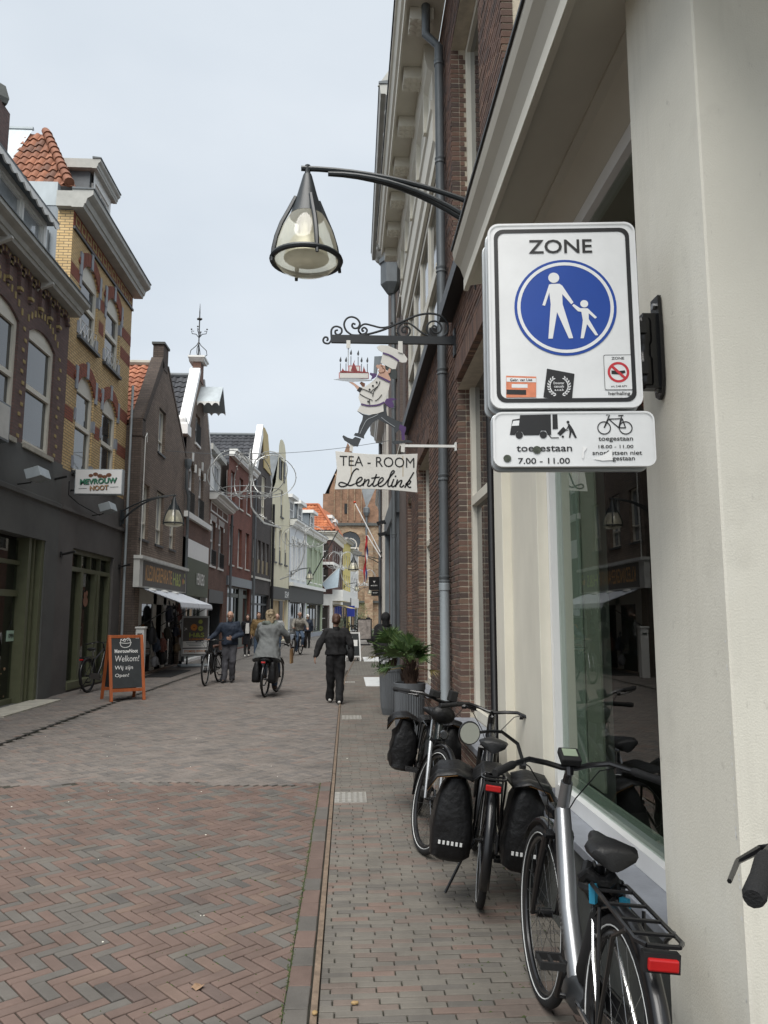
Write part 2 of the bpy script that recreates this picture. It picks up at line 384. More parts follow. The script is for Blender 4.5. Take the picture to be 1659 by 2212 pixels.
def text(s, name, mt, parent, o, ux, uy, w=None, hgt=None, size=.1, bold=0, ext=.002, world=True, shear=0):
    """lettering laid on a plane: centre o, reading direction ux, up uy; stretched to w wide and hgt tall"""
    me = text_mesh(s, bold); co = [v.co.copy() for v in me.vertices]
    x0, x1 = min(c.x for c in co), max(c.x for c in co); y0, y1 = min(c.y for c in co), max(c.y for c in co)
    sy = (hgt / (y1 - y0)) if hgt else size; sx = (w / (x1 - x0)) if w else sy
    ux, uy = V(ux).normalized(), V(uy).normalized(); nn = ux.cross(uy); o = V(o); mx, my = (x0 + x1) / 2, (y0 + y1) / 2
    for v in me.vertices:
        a, b = (v.co.x - mx) * sx, (v.co.y - my) * sy
        v.co = o + ux * (a + b * shear) + uy * b + nn * ext
    me.materials.append(M[mt] if isinstance(mt, str) else mt); me.name = name
    return link(name, me, parent, world)
def stroke(mb, pts, w, o, ux, uy, sc=1, lift=.002, smooth=True, taper=False):
    """brush stroke: a ribbon along 2-D points on a plane"""
    ux, uy = V(ux).normalized(), V(uy).normalized(); nz_ = ux.cross(uy); o = V(o)
    p = [V((a[0], a[1])) * sc for a in pts]
    if smooth and len(p) > 2:
        q = []
        for i in range(len(p) - 1):
            a, b, c, d = p[max(i - 1, 0)], p[i], p[i + 1], p[min(i + 2, len(p) - 1)]
            for k in range(5):
                t = k / 5; q.append(.5 * ((2 * b) + (c - a) * t + (2 * a - 5 * b + 4 * c - d) * t * t + (3 * b - a - 3 * c + d) * t ** 3))
        q.append(p[-1]); p = q
    vs = []; k = len(p)
    for i, a in enumerate(p):
        t = p[min(i + 1, k - 1)] - p[max(i - 1, 0)]
        if t.length < 1e-9: t = V((1, 0))
        t.normalize(); nn = V((-t.y, t.x)); ww = w / 2 * (1 if not taper else (.45 + .55 * math.sin(math.pi * min(1, max(0, i / (k - 1))))))
        for sg in (-1, 1):
            c = a + nn * ww * sg; vs.append(o + ux * c.x + uy * c.y + nz_ * lift)
    mb.add(vs, [(2 * i, 2 * i + 1, 2 * i + 3, 2 * i + 2) for i in range(k - 1)])
    return mb
def disc(mb, c, r, o, ux, uy, lift=.002, n=28, r0=0, sy=1):
    ux, uy = V(ux).normalized(), V(uy).normalized(); nz_ = ux.cross(uy); o = V(o)
    P = lambda a, rr: o + ux * (c[0] + rr * math.cos(a)) + uy * (c[1] + rr * sy * math.sin(a)) + nz_ * lift
    A = [2 * math.pi * i / n for i in range(n)]
    if r0: mb.add([P(a, r) for a in A] + [P(a, r0) for a in A], [(i, (i + 1) % n, n + (i + 1) % n, n + i) for i in range(n)])
    else: mb.add([P(a, r) for a in A], [tuple(range(n))])
    return mb
def flat(mb, pts, o, ux, uy, lift=.002):
    ux, uy = V(ux).normalized(), V(uy).normalized(); nz_ = ux.cross(uy); o = V(o)
    mb.add([o + ux * a + uy * b + nz_ * lift for a, b in pts], [tuple(range(len(pts)))]); return mb
def rrect(w, h, r, n=5):
    p = []
    for cx, cy, a0 in ((w / 2 - r, h / 2 - r, 0), (-w / 2 + r, h / 2 - r, 90), (-w / 2 + r, -h / 2 + r, 180), (w / 2 - r, -h / 2 + r, 270)):
        for i in range(n + 1): a = R(a0 + 90 * i / n); p.append((cx + r * math.cos(a), cy + r * math.sin(a)))
    return p
# ================================================================ the ground
def inst(name, me, parent, mw):
    o = link(name, me, parent); o.matrix_basis = mw; return o
def paver_vf(l, w, h, c):
    l /= 2; w /= 2
    vs = []
    for (dl, dz) in ((0, -h), (0, -c), (c, 0)):
        vs += [(-l + dl, -w + dl, dz), (l - dl, -w + dl, dz), (l - dl, w - dl, dz), (-l + dl, w - dl, dz)]
    fs = [(8, 9, 10, 11)] + [(k * 4 + i, k * 4 + (i + 1) % 4, k * 4 + 4 + (i + 1) % 4, k * 4 + 4 + i) for k in (0, 1) for i in range(4)]
    return vs, fs
def me_from(vs, fs, name, mt):
    me = bpy.data.meshes.new(name); me.from_pydata(vs, [], fs); me.materials.append(mt); me.update(); return me
RED = [(2.2, (.152, .107, .090)), (1.4, (.138, .099, .084)), (.8, (.164, .117, .095)), (.5, (.120, .090, .079))]
GREY = [(2.2, (.128, .118, .106)), (1.6, (.116, .108, .098)), (1, (.138, .125, .109)), (.6, (.098, .091, .084))]
BROWN = [(2, (.180, .158, .142)), (2, (.160, .144, .131)), (1, (.189, .166, .148)), (1, (.136, .125, .117)), (.4, (.195, .153, .132))]
WALK = [(2.4, (.150, .138, .120)), (2.4, (.163, .149, .128)), (1.2, (.162, .131, .112)), (1.2, (.130, .120, .107)), (.5, (.182, .134, .112))]
def sheet(name, L, Rr, ys, z, mt, parent=None):
    mb = MB()
    for y0, y1 in zip(ys, ys[1:]):
        mb.add([(L(y0), y0, z), (Rr(y0), y0, z), (Rr(y1), y1, z), (L(y1), y1, z)], [(0, 1, 2, 3)])
    return mb.build(name, mt, parent)
def lerp_tab(t):
    def g(y):
        if y <= t[0][0]: return t[0][1]
        for (a, p), (b, q) in zip(t, t[1:]):
            if y <= b: return p + (q - p) * (y - a) / (b - a)
        (a, p), (b, q) = t[-2:]; return q + (q - p) / (b - a) * (y - b)
    return g
kerbX = lerp_tab([(16, -.13), (22, -.02), (29, .25), (44, .97), (54, 2.3), (68, 4.2), (90, 7)])
seamX = lerp_tab([(15, -4.48), (22, -4.35), (32, -4.05), (44, -3.6), (54, -2.7), (68, -.9), (90, 2.4)])
YS = [-6, 0, 8, 13, 16, 19, 22, 25, 29, 34, 39, 44, 49, 54, 61, 68, 79, 95]
def road_mat(name, cols, rot, bw, bh, mortar):
    m = bpy.data.materials.new(name); m.use_nodes = True; n, l = nt(m); p = n['Principled BSDF']; p.inputs['Roughness'].default_value = .8
    g = n.new('ShaderNodeNewGeometry'); mpn = n.new('ShaderNodeMapping'); mpn.inputs['Rotation'].default_value = (0, 0, R(rot)); l.new(g.outputs['Position'], mpn.inputs[0])
    b = n.new('ShaderNodeTexBrick'); b.inputs['Scale'].default_value = 1; b.inputs['Brick Width'].default_value = bw; b.inputs['Row Height'].default_value = bh; b.inputs['Mortar Size'].default_value = .006
    b.inputs['Color1'].default_value = (*cols[0], 1); b.inputs['Color2'].default_value = (*cols[1], 1); b.inputs['Mortar'].default_value = (*mortar, 1); l.new(mpn.outputs[0], b.inputs[0])
    z = n.new('ShaderNodeTexNoise'); z.inputs['Scale'].default_value = 1.1; z.inputs['Detail'].default_value = 9; z.inputs['Roughness'].default_value = .75; l.new(g.outputs['Position'], z.inputs[0])
    mr = n.new('ShaderNodeMapRange'); mr.inputs[1].default_value = .3; mr.inputs[2].default_value = .7; mr.inputs[3].default_value = .72; mr.inputs[4].default_value = 1.25; l.new(z.outputs[0], mr.inputs[0])
    mx = n.new('ShaderNodeMix'); mx.data_type = 'RGBA'; mx.blend_type = 'MULTIPLY'; mx.inputs[0].default_value = 1
    l.new(b.outputs[0], mx.inputs[6]); l.new(mr.outputs[0], mx.inputs[7]); l.new(mx.outputs[2], p.inputs['Base Color'])
    bu = n.new('ShaderNodeBump'); bu.inputs['Strength'].default_value = .5; bu.inputs['Distance'].default_value = .01; bu.invert = True
    l.new(b.outputs['Fac'], bu.inputs['Height']); l.new(bu.outputs[0], p.inputs['Normal'])
    return m
M['road_far'] = road_mat('road_far', ((.178, .165, .15), (.168, .156, .143)), 41, .2, .066, (.05, .048, .042))
M['walk_far'] = road_mat('walk_far', ((.185, .174, .15), (.172, .161, .142)), 0, .2, .052, (.06, .056, .046))
M['side_far'] = road_mat('side_far', ((.19, .176, .161), (.178, .166, .154)), 40, .2, .066, (.045, .043, .04))
K('joint', (.030, .026, .022), .95, var=.4, vs=14, col2=(.034, .036, .022))
K('ground_far', (.15, .14, .125), .9)
g = MB(); g.add([(-300, -40, -.04), (300, -40, -.04), (300, 500, -.04), (-300, 500, -.04)], [(0, 1, 2, 3)])
struct(g.build('ground', 'ground_far'))
road = struct(sheet('road', seamX, lambda y: kerbX(y) - .02, [24, 25] + YS[8:], 0, 'road_far'))
sheet('paving_bed', seamX, lambda y: kerbX(y) - .02, [-6, 0, 8, 13, 16, 19, 22, 24], -.011, 'joint', road)
pav_l = struct(sheet('pavement', lambda y: -14 if y < 40 else -8, seamX, [26] + YS[8:], .004, 'side_far'))
sheet('paving_bed', lambda y: -14, seamX, [-6, 0, 8, 13, 16, 19, 22, 25, 26], -.008, 'joint', pav_l)
walk = struct(sheet('sidewalk', lambda y: kerbX(y) + .02, lambda y: 1.35 if y < 17 else max(1.35, kerbX(y) + 1.5), [22, 25] + YS[8:], 0, 'walk_far'))
sheet('paving_bed', lambda y: kerbX(y) + .02, lambda y: 3.5 if y < 5 else 1.36, [-6, 0, 8, 13, 16, 19, 22], -.010, 'joint', walk)
# herringbone setts: rows of parallel bricks lying across the street
def herring(W, rot, x0, x1, y0, y1):
    L = 3 * W; c, s = math.cos(rot), math.sin(rot); out_ = []
    ext = int((abs(x1 - x0) + abs(y1 - y0)) / W)
    for a in range(-ext, ext):
        for b in range(-ext // 3, ext // 3):
            for (hx_, hy_, ang) in ((1.5, .5, 0), (2.5, 2.5, 90)):
                px, py = (hx_ - a + 3 * b) * W, (hy_ + a + 3 * b) * W
                X, Y = px * c - py * s + (x0 + x1) / 2, px * s + py * c + (y0 + y1) / 2
                if x0 < X < x1 and y0 < Y < y1: out_.append((X, Y, rot + R(ang)))
    return out_
def lay(parent, spots, l, w, name, cols, fit=lambda x, y, a: (1, 1), n_single=300, tilt=.006, dz=.0016, clip=None):
    ms, mf = piece(name + '_single', cols, True), piece(name + '_field', cols, False)
    vs, fs = paver_vf(l, w, .045, .0035); me = me_from(vs, fs, name, ms)
    spots = sorted(spots, key=lambda p: p[0] ** 2 + p[1] ** 2)
    vis = [p for p in spots if p[1] > 2.9 and abs(p[0]) < p[1] * .62 + .1 and not (clip and abs(p[0] - clip[0]) < .13)]
    big = set(map(id, vis[:n_single])); mb = MB()
    for p in spots:
        X, Y, a = p
        m = Matrix.Translation((X, Y, random.uniform(-dz, dz))) @ Matrix.Rotation(a + random.gauss(0, .008), 4, 'Z') @ Matrix.Rotation(random.gauss(0, tilt), 4, 'X') @ Matrix.Rotation(random.gauss(0, tilt * .5), 4, 'Y')
        if id(p) in big: inst(name, me, parent, m)
        else: mb.add([m @ V(v) for v in vs], fs)
    o = mb.build(name + '_field', mf, parent, kind='stuff', norm=False)
    if clip:   # bricks cut to fit along a straight edge
        bm = bmesh.new(); bm.from_mesh(o.data)
        gf = [f for f in bm.faces if f.calc_center_median().y < (clip[2] if len(clip) > 2 else 99)]; bmesh.ops.bisect_plane(bm, geom=list({v for f in gf for v in f.verts}) + list({e for f in gf for e in f.edges}) + gf, plane_co=(clip[0], 0, 0), plane_no=(clip[1], 0, 0), clear_outer=True); bm.to_mesh(o.data); bm.free()
MIX = RED + GREY
_s = [p for p in herring(.0665, R(41), -4.7, .0, 2.2, 8.35)]
edge8 = lambda x: 8.02 + .1 * math.sin(x * 2.1)
lay(road, [p for p in _s if p[0] < -.16 and p[1] < edge8(p[0])], .1915, .0588, 'paving_brick', RED + RED[:2] + GREY, clip=(-.262, 1))
_s = herring(.0665, R(43), -4.7, .4, 7.6, 24.1)
lay(road, [p for p in _s if p[0] > seamX(p[1]) + .07 and p[0] < kerbX(p[1]) + (.06 if p[1] < 15.5 else -.09) and p[1] > edge8(p[0]) and p[1] < 24], .1915, .0588, 'old_paving_brick', BROWN, n_single=120, clip=(-.152, 1, 15.5))
_s = herring(.0665, R(43), -6.3, -4.2, 7.6, 26.1)
lay(pav_l, [p for p in _s if p[0] < seamX(p[1]) - .07], .194, .061, 'pavement_brick', BROWN, n_single=120)
# row of stretchers along the kerb, the kerb strip itself
row = [(-.206, 2.4 + .205 * i, R(90)) for i in range(28)]
lay(road, row, .198, .102, 'edging_brick', RED[:2] + GREY[:2])
kb = MB(); pts = [(kerbX(y), y) for y in [-6 + .6 * i for i in range(170)]]
for (xa, ya), (xb, yb) in zip(pts, pts[1:]):
    j = random.uniform(-.004, .004); t = random.uniform(.004, .012)
    kb.add([(xa - .017, ya, -.02), (xa - .014, ya, t), (xa + .014, ya, t), (xa + .017, ya, -.02), (xb - .017, yb, -.02), (xb - .014, yb, t), (xb + .014, yb, t), (xb + .017, yb, -.02)], [(0, 1, 5, 4), (1, 2, 6, 5), (2, 3, 7, 6)])
K('kerb_rust', (.17, .125, .09), .85, var=.3, vs=20, bump=.3)
struct(kb.build('kerb', 'kerb_rust'))
sp = []
y = 2.3; i = 0
while y < 22:
    off = (.5 if i % 2 else 0) * .205 + random.uniform(-.02, .02); x = kerbX(y) - .03 - off
    while x < 1.36:
        if y < 15.5 or x > kerbX(y) - .08: sp.append((x + .1, y + .03 * x, random.gauss(0, .006)))
        x += .205
    y += .0512; i += 1
lay(walk, sp, .199, .0462, 'walk_brick', WALK, tilt=.007, dz=.0014, clip=(-.108, -1, 16))
# seam between carriageway and shop side pavement
sm = MB()
for y0, y1 in zip(YS, YS[1:]):
    a, b = seamX(y0), seamX(y1); sm.add([(a - .014, y0, .0095), (a + .014, y0, .0095), (b + .014, y1, .0095), (b - .014, y1, .0095)], [(0, 1, 2, 3)])
sm.build('gutter_seam', 'black_matt', pav_l)
# moss in the joints near the kerb
K('moss', (.052, .072, .022), .95, var=.4, vs=40)
mo = MB()
for i in range(900):
    y = random.uniform(3, 8); x = -.262 + random.gauss(0, .006); h = random.uniform(.002, .007)
    s_ = random.uniform(.004, .012); mo.add([(x - s_ * .5, y - s_, -.004), (x + s_ * .5, y - s_ * .4, -.004), (x + s_ * .3, y + s_, -.004), (x, y, h)], [(0, 1, 3), (1, 2, 3), (2, 0, 3)])
for i in range(260):
    y = random.uniform(3.2, 6); x = random.uniform(.55, 1.1) if random.random() < .5 else random.uniform(-1.1, -.3); s_ = random.uniform(.004, .011)
    mo.add([(x - s_ * 1.6, y - s_ * .4, -.006), (x + s_ * 1.6, y - s_ * .4, -.006), (x, y + s_ * .5, -.006), (x, y, .003)], [(0, 1, 3), (1, 2, 3), (2, 0, 3)])
o = mo.build('moss', 'moss'); o['kind'] = 'stuff'; tag(o, 'green moss growing in the paving joints beside the kerb', 'moss')
# drain grates and marble thresholds in the sidewalk
def grate(x0, x1, y0, y1, nslot, rows, label):
    t = thing('drain_grate', label, 'grate', ((x0 + x1) / 2, (y0 + y1) / 2, 0), group='drain grates in the sidewalk')
    mb = MB(); z = .007
    f = .014; mb.box(x0, x1, y0, y0 + f, -.04, z); mb.box(x0, x1, y1 - f, y1, -.04, z); mb.box(x0, x0 + f, y0 + f, y1 - f, -.04, z); mb.box(x1 - f, x1, y0 + f, y1 - f, -.04, z)
    mb.build('frame', 'steel_dull', t)
    g = MB(); w = (x1 - x0 - 2 * f) / rows; hgt = (y1 - y0 - 2 * f) / nslot
    for i in range(rows):
        xa = x0 + f + w * i; g.box(xa, xa + w * .55, y0 + f, y1 - f, -.02, z - .002)
        for j in range(nslot): g.box(xa + w * .55, xa + w, y0 + f + hgt * j, y0 + f + hgt * (j + .45), -.02, z - .003)
    g.build('slot_plate', 'steel_dull', t)
    d = MB(); d.box(x0 + f, x1 - f, y0 + f, y1 - f, -.05, -.021); d.build('pit', 'black', t)
K('steel_dull', (.42, .40, .36), .5, metal=.5, var=.2, vs=18)
grate(-.105, .185, 7.14, 7.55, 9, 5, 'square slotted steel drain grate beside the kerb near the bicycles')
grate(-.08, .24, 12.75, 13.2, 7, 5, 'slotted steel drain grate in the sidewalk before the palm pots')
grate(-.06, .2, 19.6, 19.95, 5, 5, 'narrow pale drain grate by the kerb beside the white doorstep')
for (x0, x1, y0, y1, lb) in ((.45, 1.25, 18.6, 21.2, 'white marble doorstep slab behind the farther palm pot'), (.62, 1.3, 28.6, 31.5, 'pale stone doorstep slab beyond the marble doorstep')):
    t = thing('doorstep', lb, 'doorstep', ((x0 + x1) / 2, (y0 + y1) / 2, 0), group='stone doorsteps'); n = 3
    for i in range(n):
        mb = MB(); a = y0 + (y1 - y0) * i / n; mb.box(x0, x1, a + .01, a + (y1 - y0) / n - .01, -.03, .016); mb.build('slab', 'marble', t, bev=.004)
# small litter: a dry leaf and pale specks
K('leaf_dry', (.24, .15, .09), .7, var=.3, vs=40); K('speck', (.62, .60, .52), .7); K('seed', (.30, .20, .09), .7)
lf = MB(); n = 9
for i in range(n):
    for k in (0, 1):
        pass
pts = [(0, 0), (.018, .012), (.03, .03), (.02, .042), (.006, .05), (-.012, .044), (-.026, .03), (-.016, .012)]
ctr = V((-.66, 3.72, .012)); lf.add([ctr] + [V((-.66 + a * 1.1, 3.70 + b, .004 + .014 * ((i * 7) % 3) / 2)) for i, (a, b) in enumerate(pts)], [(0, i, i % 8 + 1) for i in range(1, 9)])
tag(lf.build('fallen_leaf', 'leaf_dry'), 'curled dry brown leaf lying on the herringbone road', 'leaf')
spk = MB()
for i in range(42):
    y = random.uniform(3.2, 12); x = random.uniform(-.62 * y + .3, min(.9, .3 * y)); r = random.uniform(.003, .007) * (1 if random.random() < .8 else 1.6)
    spk.lathe([(r * .6, .001), (r, .003), (r * .5, .006)], (x, y, 0), 6)
o = spk.build('paper_specks', 'speck'); o['kind'] = 'stuff'; tag(o, 'small white specks of litter scattered over the paving', 'litter')
nut = MB(); nut.ball((.04, 3.55, .008), .013, 8, (1.2, .9, .6)); nut.ball((.052, 3.545, .011), .007, 8)
tag(nut.build('nut_shell', 'seed', smooth=True), 'small yellow nut shell on the brick sidewalk', 'nut')
nut = MB(); nut.ball((-.125, 3.45, .02), .013, 8, (1, 1.2, .6))
tag(nut.build('nut_shell', 'seed', smooth=True), 'small yellow nut shell lying on the kerb strip', 'nut')
# ================================================================ shop side of the street (near houses)
M['brick_purple'] = brickwall('brick_purple', (.145, .090, .084), (.185, .115, .104), (.115, .097, .088))
M['brick_yellow'] = brickwall('brick_yellow', (.62, .43, .20), (.70, .51, .26), (.20, .15, .10), stain=.2)
M['brick_red'] = brickwall('brick_red', (.27, .075, .045), (.32, .095, .055), (.13, .07, .05), stain=.2)
M['brick_brown'] = brickwall('brick_brown', (.185, .138, .108), (.25, .186, .145), (.10, .085, .07), stain=.3)
M['brick_darkbrown'] = brickwall('brick_darkbrown', (.088, .066, .054), (.118, .088, .072), (.06, .05, .043), stain=.35)
M['brick_l5'] = brickwall('brick_l5', (.165, .085, .062), (.21, .11, .08), (.12, .095, .08))
M['brick_l6'] = brickwall('brick_l6', (.20, .07, .05), (.245, .088, .062), (.11, .065, .05))
M['brick_l7'] = brickwall('brick_l7', (.060, .052, .05), (.085, .07, .064), (.05, .045, .042))
M['brick_church'] = brickwall('brick_church', (.30, .165, .10), (.24, .135, .085), (.20, .155, .11), bw=.3, bh=.1, stain=.5)
TILE_OR = [(2, (.285, .115, .062)), (2, (.23, .095, .054)), (1, (.33, .145, .085)), (1.2, (.145, .07, .046))]
TILE_DK = [(2, (.042, .045, .052)), (1, (.055, .058, .066)), (1, (.034, .036, .042))]
TILE_BRIGHT = [(2, (.42, .135, .055)), (2, (.34, .105, .045)), (1, (.47, .175, .08)), (.6, (.25, .085, .045))]
for k, c in (('tile_or', TILE_OR), ('tile_dk', TILE_DK), ('tile_br', TILE_BRIGHT)):
    M[k] = piece(k, c, True, .7, .3, 40, .35); M[k + '_f'] = piece(k + '_f', c, False, .7, .3, 40, .35)
def tile_vf(w, l, amp=.028, lap=.03):
    """pantile: S section, front lip"""
    n = 8; vs = []; fs = []
    for (y, dz) in ((-.0, .022), (-.0, .0), (l + lap, -.022)):
        for i in range(n + 1):
            t = i / n; x = (t - .5) * w * 1.06; z = amp * math.sin(2 * math.pi * (t - .1)) + (.03 if dz else 0) + (.022 if dz == 0 else 0) - (0 if dz < 0 else 0)
            z = amp * math.sin(2 * math.pi * (t - .1)) + {.022: .035, .0: .012, -.022: .0}[dz]
            vs.append((x, y if dz != .022 else y, z))
    for i in range(n): fs += [(i, i + 1, n + 2 + i, n + 1 + i)]
    for i in range(n): fs += [(i, 2 * n + 2 + i, 2 * n + 3 + i, i + 1)]
    return vs, fs
def tiles(parent, o, u, v, nu, nv, w, l, mk, keep=lambda i, j: True, single=True):
    u, v = V(u).normalized(), V(v).normalized(); n = u.cross(v)
    if n.z < 0: n = -n
    vs, fs = tile_vf(w, l); B = Matrix((u.to_4d(), v.to_4d(), n.to_4d(), (0, 0, 0, 1))).transposed()
    for c in range(3): B[3][c] = 0
    me = me_from(vs, fs, 'roof_tile', M[mk]); me.polygons.foreach_set('use_smooth', [True] * len(me.polygons)); mb = MB()
    try: me.set_sharp_from_angle(angle=R(50))
    except Exception: pass
    for j in range(nv):
        for i in range(nu):
            if not keep(i, j): continue
            p = V(o) + u * (i + .5) * w + v * j * l + n * random.uniform(-.004, .004)
            m = Matrix.Translation(p) @ B @ Matrix.Rotation(random.gauss(0, .012), 4, 'Z')
            if single: inst('roof_tile', me, parent, m)
            else: mb.add([m @ V(a) for a in vs], fs)
    if not single: mb.build('roof_tiles', M[mk + '_f'], parent, kind='stuff', norm=False)
def cornice(f, t, a0, a1, z, proj, h, mt='white', name='cornice', cap='lead'):
    """stepped moulding: soffit, fascia, cyma; a dark lead cap on top"""
    mb = MB(); mb.prof(f, a0, a1, [(0, z), (proj * .55, z), (proj * .6, z + h * .2), (proj * .66, z + h * .22), (proj * .72, z + h * .5), (proj * .9, z + h * .62), (proj, z + h * .72), (proj, z + h), (0, z + h)])
    c = mb.build(name, mt, t)
    q = MB(); q.prof(f, a0 - .02, a1 + .02, [(0, z + h), (proj + .02, z + h), (proj + .02, z + h + .025), (0, z + h + .05)]); q.build('lead_cap', cap, c)
    return c
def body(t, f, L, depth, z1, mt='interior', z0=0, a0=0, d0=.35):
    mb = MB(); mb.fbox(f, a0 + .02, L - .02, -depth, -d0, z0, z1); return mb.build('core', mt, t)  # dark closing box behind the front, put in to block light and sky
def house(name, label, f, group=None):
    return thing(name, label, 'building', f.p(f.L / 2, 0, 0), group=None)
def lamp_head(t, tip, world=True):
    """hanging lamp: cone, four ribs, ring, glass bell, reflector; tip is the top of the cone"""
    x, y, z = tip; P = lambda r, a, h: V((x + r * math.cos(a), y + r * math.sin(a), z + h))
    mb = MB(); mb.lathe([(.018, .03), (.022, 0), (.03, -.005), (.036, -.02), (.075, -.17), (.128, -.345), (.135, -.36), (.02, -.355)], (x, y, z), 20); hd = mb.build('cone', 'lamp_paint', t, smooth=True)
    gl = MB(); gl.lathe([(.13, -.355), (.15, -.385), (.196, -.475), (.230, -.58), (.250, -.70), (.235, -.735), (.2, -.775), (.12, -.81), (.0, -.825)], (x, y, z), 28); gl.build('glass_bell', 'lamp_glass', t, smooth=60)
    rg = MB(); rg.torus((x, y, z - .715), .262, .021, (0, 0, 1), 36, 8); rg.build('ring', 'lamp_paint', t, smooth=True)
    for k in range(4):
        a = math.pi / 2 * k + .35; rb = MB()
        prof = [(.092, -.21), (.145, -.33), (.200, -.445), (.238, -.56), (.258, -.66), (.272, -.765)]
        rb.tube([P(r, a, h) for r, h in prof], [.016, .018, .018, .018, .018, .012], 6, sq=(1.0, .7)); rb.build('rib', 'lamp_paint', t, smooth=True)
    rf = MB(); rf.lathe([(.05, -.36), (.055, -.5), (.115, -.545), (.155, -.63), (.175, -.70), (.17, -.705), (.14, -.64), (.045, -.6)], (x, y, z), 20); rf.build('reflector', 'reflector', t, smooth=50)
    bl = MB(); bl.lathe([(.0, -.58), (.03, -.6), (.045, -.66), (.03, -.71), (0, -.72)], (x, y, z), 12); bl.build('bulb', 'reflector', t, smooth=True)
    return hd
def frosted(name, col):
    m = glass(name, (1, .99, .92), .98, wob=.05, rough=.06); n, l = nt(m); o = n['Material Output']; s_ = o.inputs[0].links[0].from_socket
    t = n.new('ShaderNodeBsdfTranslucent'); t.inputs[0].default_value = (*col, 1); d = n.new('ShaderNodeBsdfDiffuse'); d.inputs[0].default_value = (*col, 1); a = n.new('ShaderNodeMixShader'); a.inputs[0].default_value = .35; l.new(t.outputs[0], a.inputs[1]); l.new(d.outputs[0], a.inputs[2])
    b = n.new('ShaderNodeMixShader'); b.inputs[0].default_value = .34; l.new(s_, b.inputs[1]); l.new(a.outputs[0], b.inputs[2]); l.new(b.outputs[0], o.inputs[0]); return m
M['lamp_glass'] = frosted('lamp_glass', (.97, .94, .80))
K('reflector', (.50, .49, .42), .4, metal=.3, var=.1)
def lamp(label, root, tip, out=(1, 0, 0)):
    """wall lamp: plate, twin curved arms bowing up from the wall, hanging head"""
    t = thing('street_lamp', label, 'lamp', root, group='hanging street lamps on the house fronts')
    r, p = V(root), V(tip); o = V(out).normalized(); s = o.cross(V((0, 0, 1)))
    pl = MB(); pl.obox(r + o * .012, o * .012, s * .06, V((0, 0, .22))); pl.obox(r + o * .05, o * .05, s * .008, V((0, 0, .16)))
    pl.build('wall_plate', 'lamp_paint', t)
    L = (p - r).dot(o)
    def arm(z0, side, drop, rad, end):
        a = r + V((0, 0, z0)) + s * side; pts = []
        for i in range(13):
            q = i / 12; e = a.lerp(p + V((0, 0, .045 - drop)) + o * end, q); e.z = a.z + (p.z + .045 - drop - a.z) * (1 - (1 - q) ** 2.05); pts.append(e)
        mb = MB(); mb.tube(pts, rad, 8); mb.build('arm', 'lamp_paint', t, smooth=True)
    arm(.17, 0, 0, .021, .05); arm(-.10, .05, .04, .019, -.16); arm(-.10, -.05, .04, .019, -.16)
    k = MB(); k.tube([p + V((0, 0, .07)), p + V((0, 0, -.01))], .022, 8); k.build('hanger', 'lamp_paint', t, smooth=True)
    lamp_head(t, p)
    return t
# ---- L1 dark purple brick house over a grey plastered shop
f = Fr((-6.1, 7.0), (-6.1, 16.4), (1, 0)); A = lambda y: y - 7.0
t = house('purple_brick_house', 'dark purple brick house with arched windows and a scalloped white dormer', f)
holes = [hole(A(14.4), A(15.72), 4.86, 7.05, .20), hole(A(12.5), A(13.95), 4.86, 7.05, .20), hole(A(10.7), A(12), 4.86, 7.0, .26)]
shop = [hole(A(13.2), A(15.75), .02, 3.15), hole(A(9), A(11.8), .02, 3.15)]
wall(f, [(4.83, 0, f.L), (8.12, 0, f.L)], holes, .16).build('brick_wall', 'brick_purple', t)
wall(f, [(0, 0, f.L), (4.83, 0, f.L)], shop, .3, b=.03).build('plaster_front', 'shop_grey', t)
mb = MB(); mb.prof(f, 0, f.L, [(.03, 3.88), (.07, 3.9), (.07, 3.98), (.03, 4.0)]); mb.build('moulding', 'shop_grey', t)
for h in holes: window(f, t, h, .06, .10, 'cream', 'pane', (), (.52,), (.06, .07, .09), 'sand_stone', .07)
body(t, f, f.L, 9, 8.1)
cornice(f, t, 0, f.L + .02, 8.12, .42, .30, 'trim')

K('yellow_inlay', (.40, .31, .14), .8, var=.25, vs=12)
def bits(t, f, spots, w, hgt, mt, b=.012, name='inlay_brick'):
    mb = MB(); p = f.p(0, 0, 0)
    mb.fbox(f, -w / 2, w / 2, -.05, b, -hgt / 2, hgt / 2); me = None
    for (a, z) in spots:
        if me is None:
            o = mb.build(name, mt, t); me = o.data; base = o
            o.matrix_basis = Matrix.Translation(f.u * a + V((0, 0, z)))
        else: inst(name, me, t, Matrix.Translation(f.u * a + V((0, 0, z))))
bits(t, f, [(A(14.2) + (.05 if i % 2 else -.03), 4.95 + .205 * i) for i in range(11)] + [(A(15.98) + (.05 if i % 2 else -.03), 4.95 + .205 * i) for i in range(11)] + [(A(12.3), 4.95 + .205 * i) for i in range(11)], .10, .065, 'yellow_inlay')
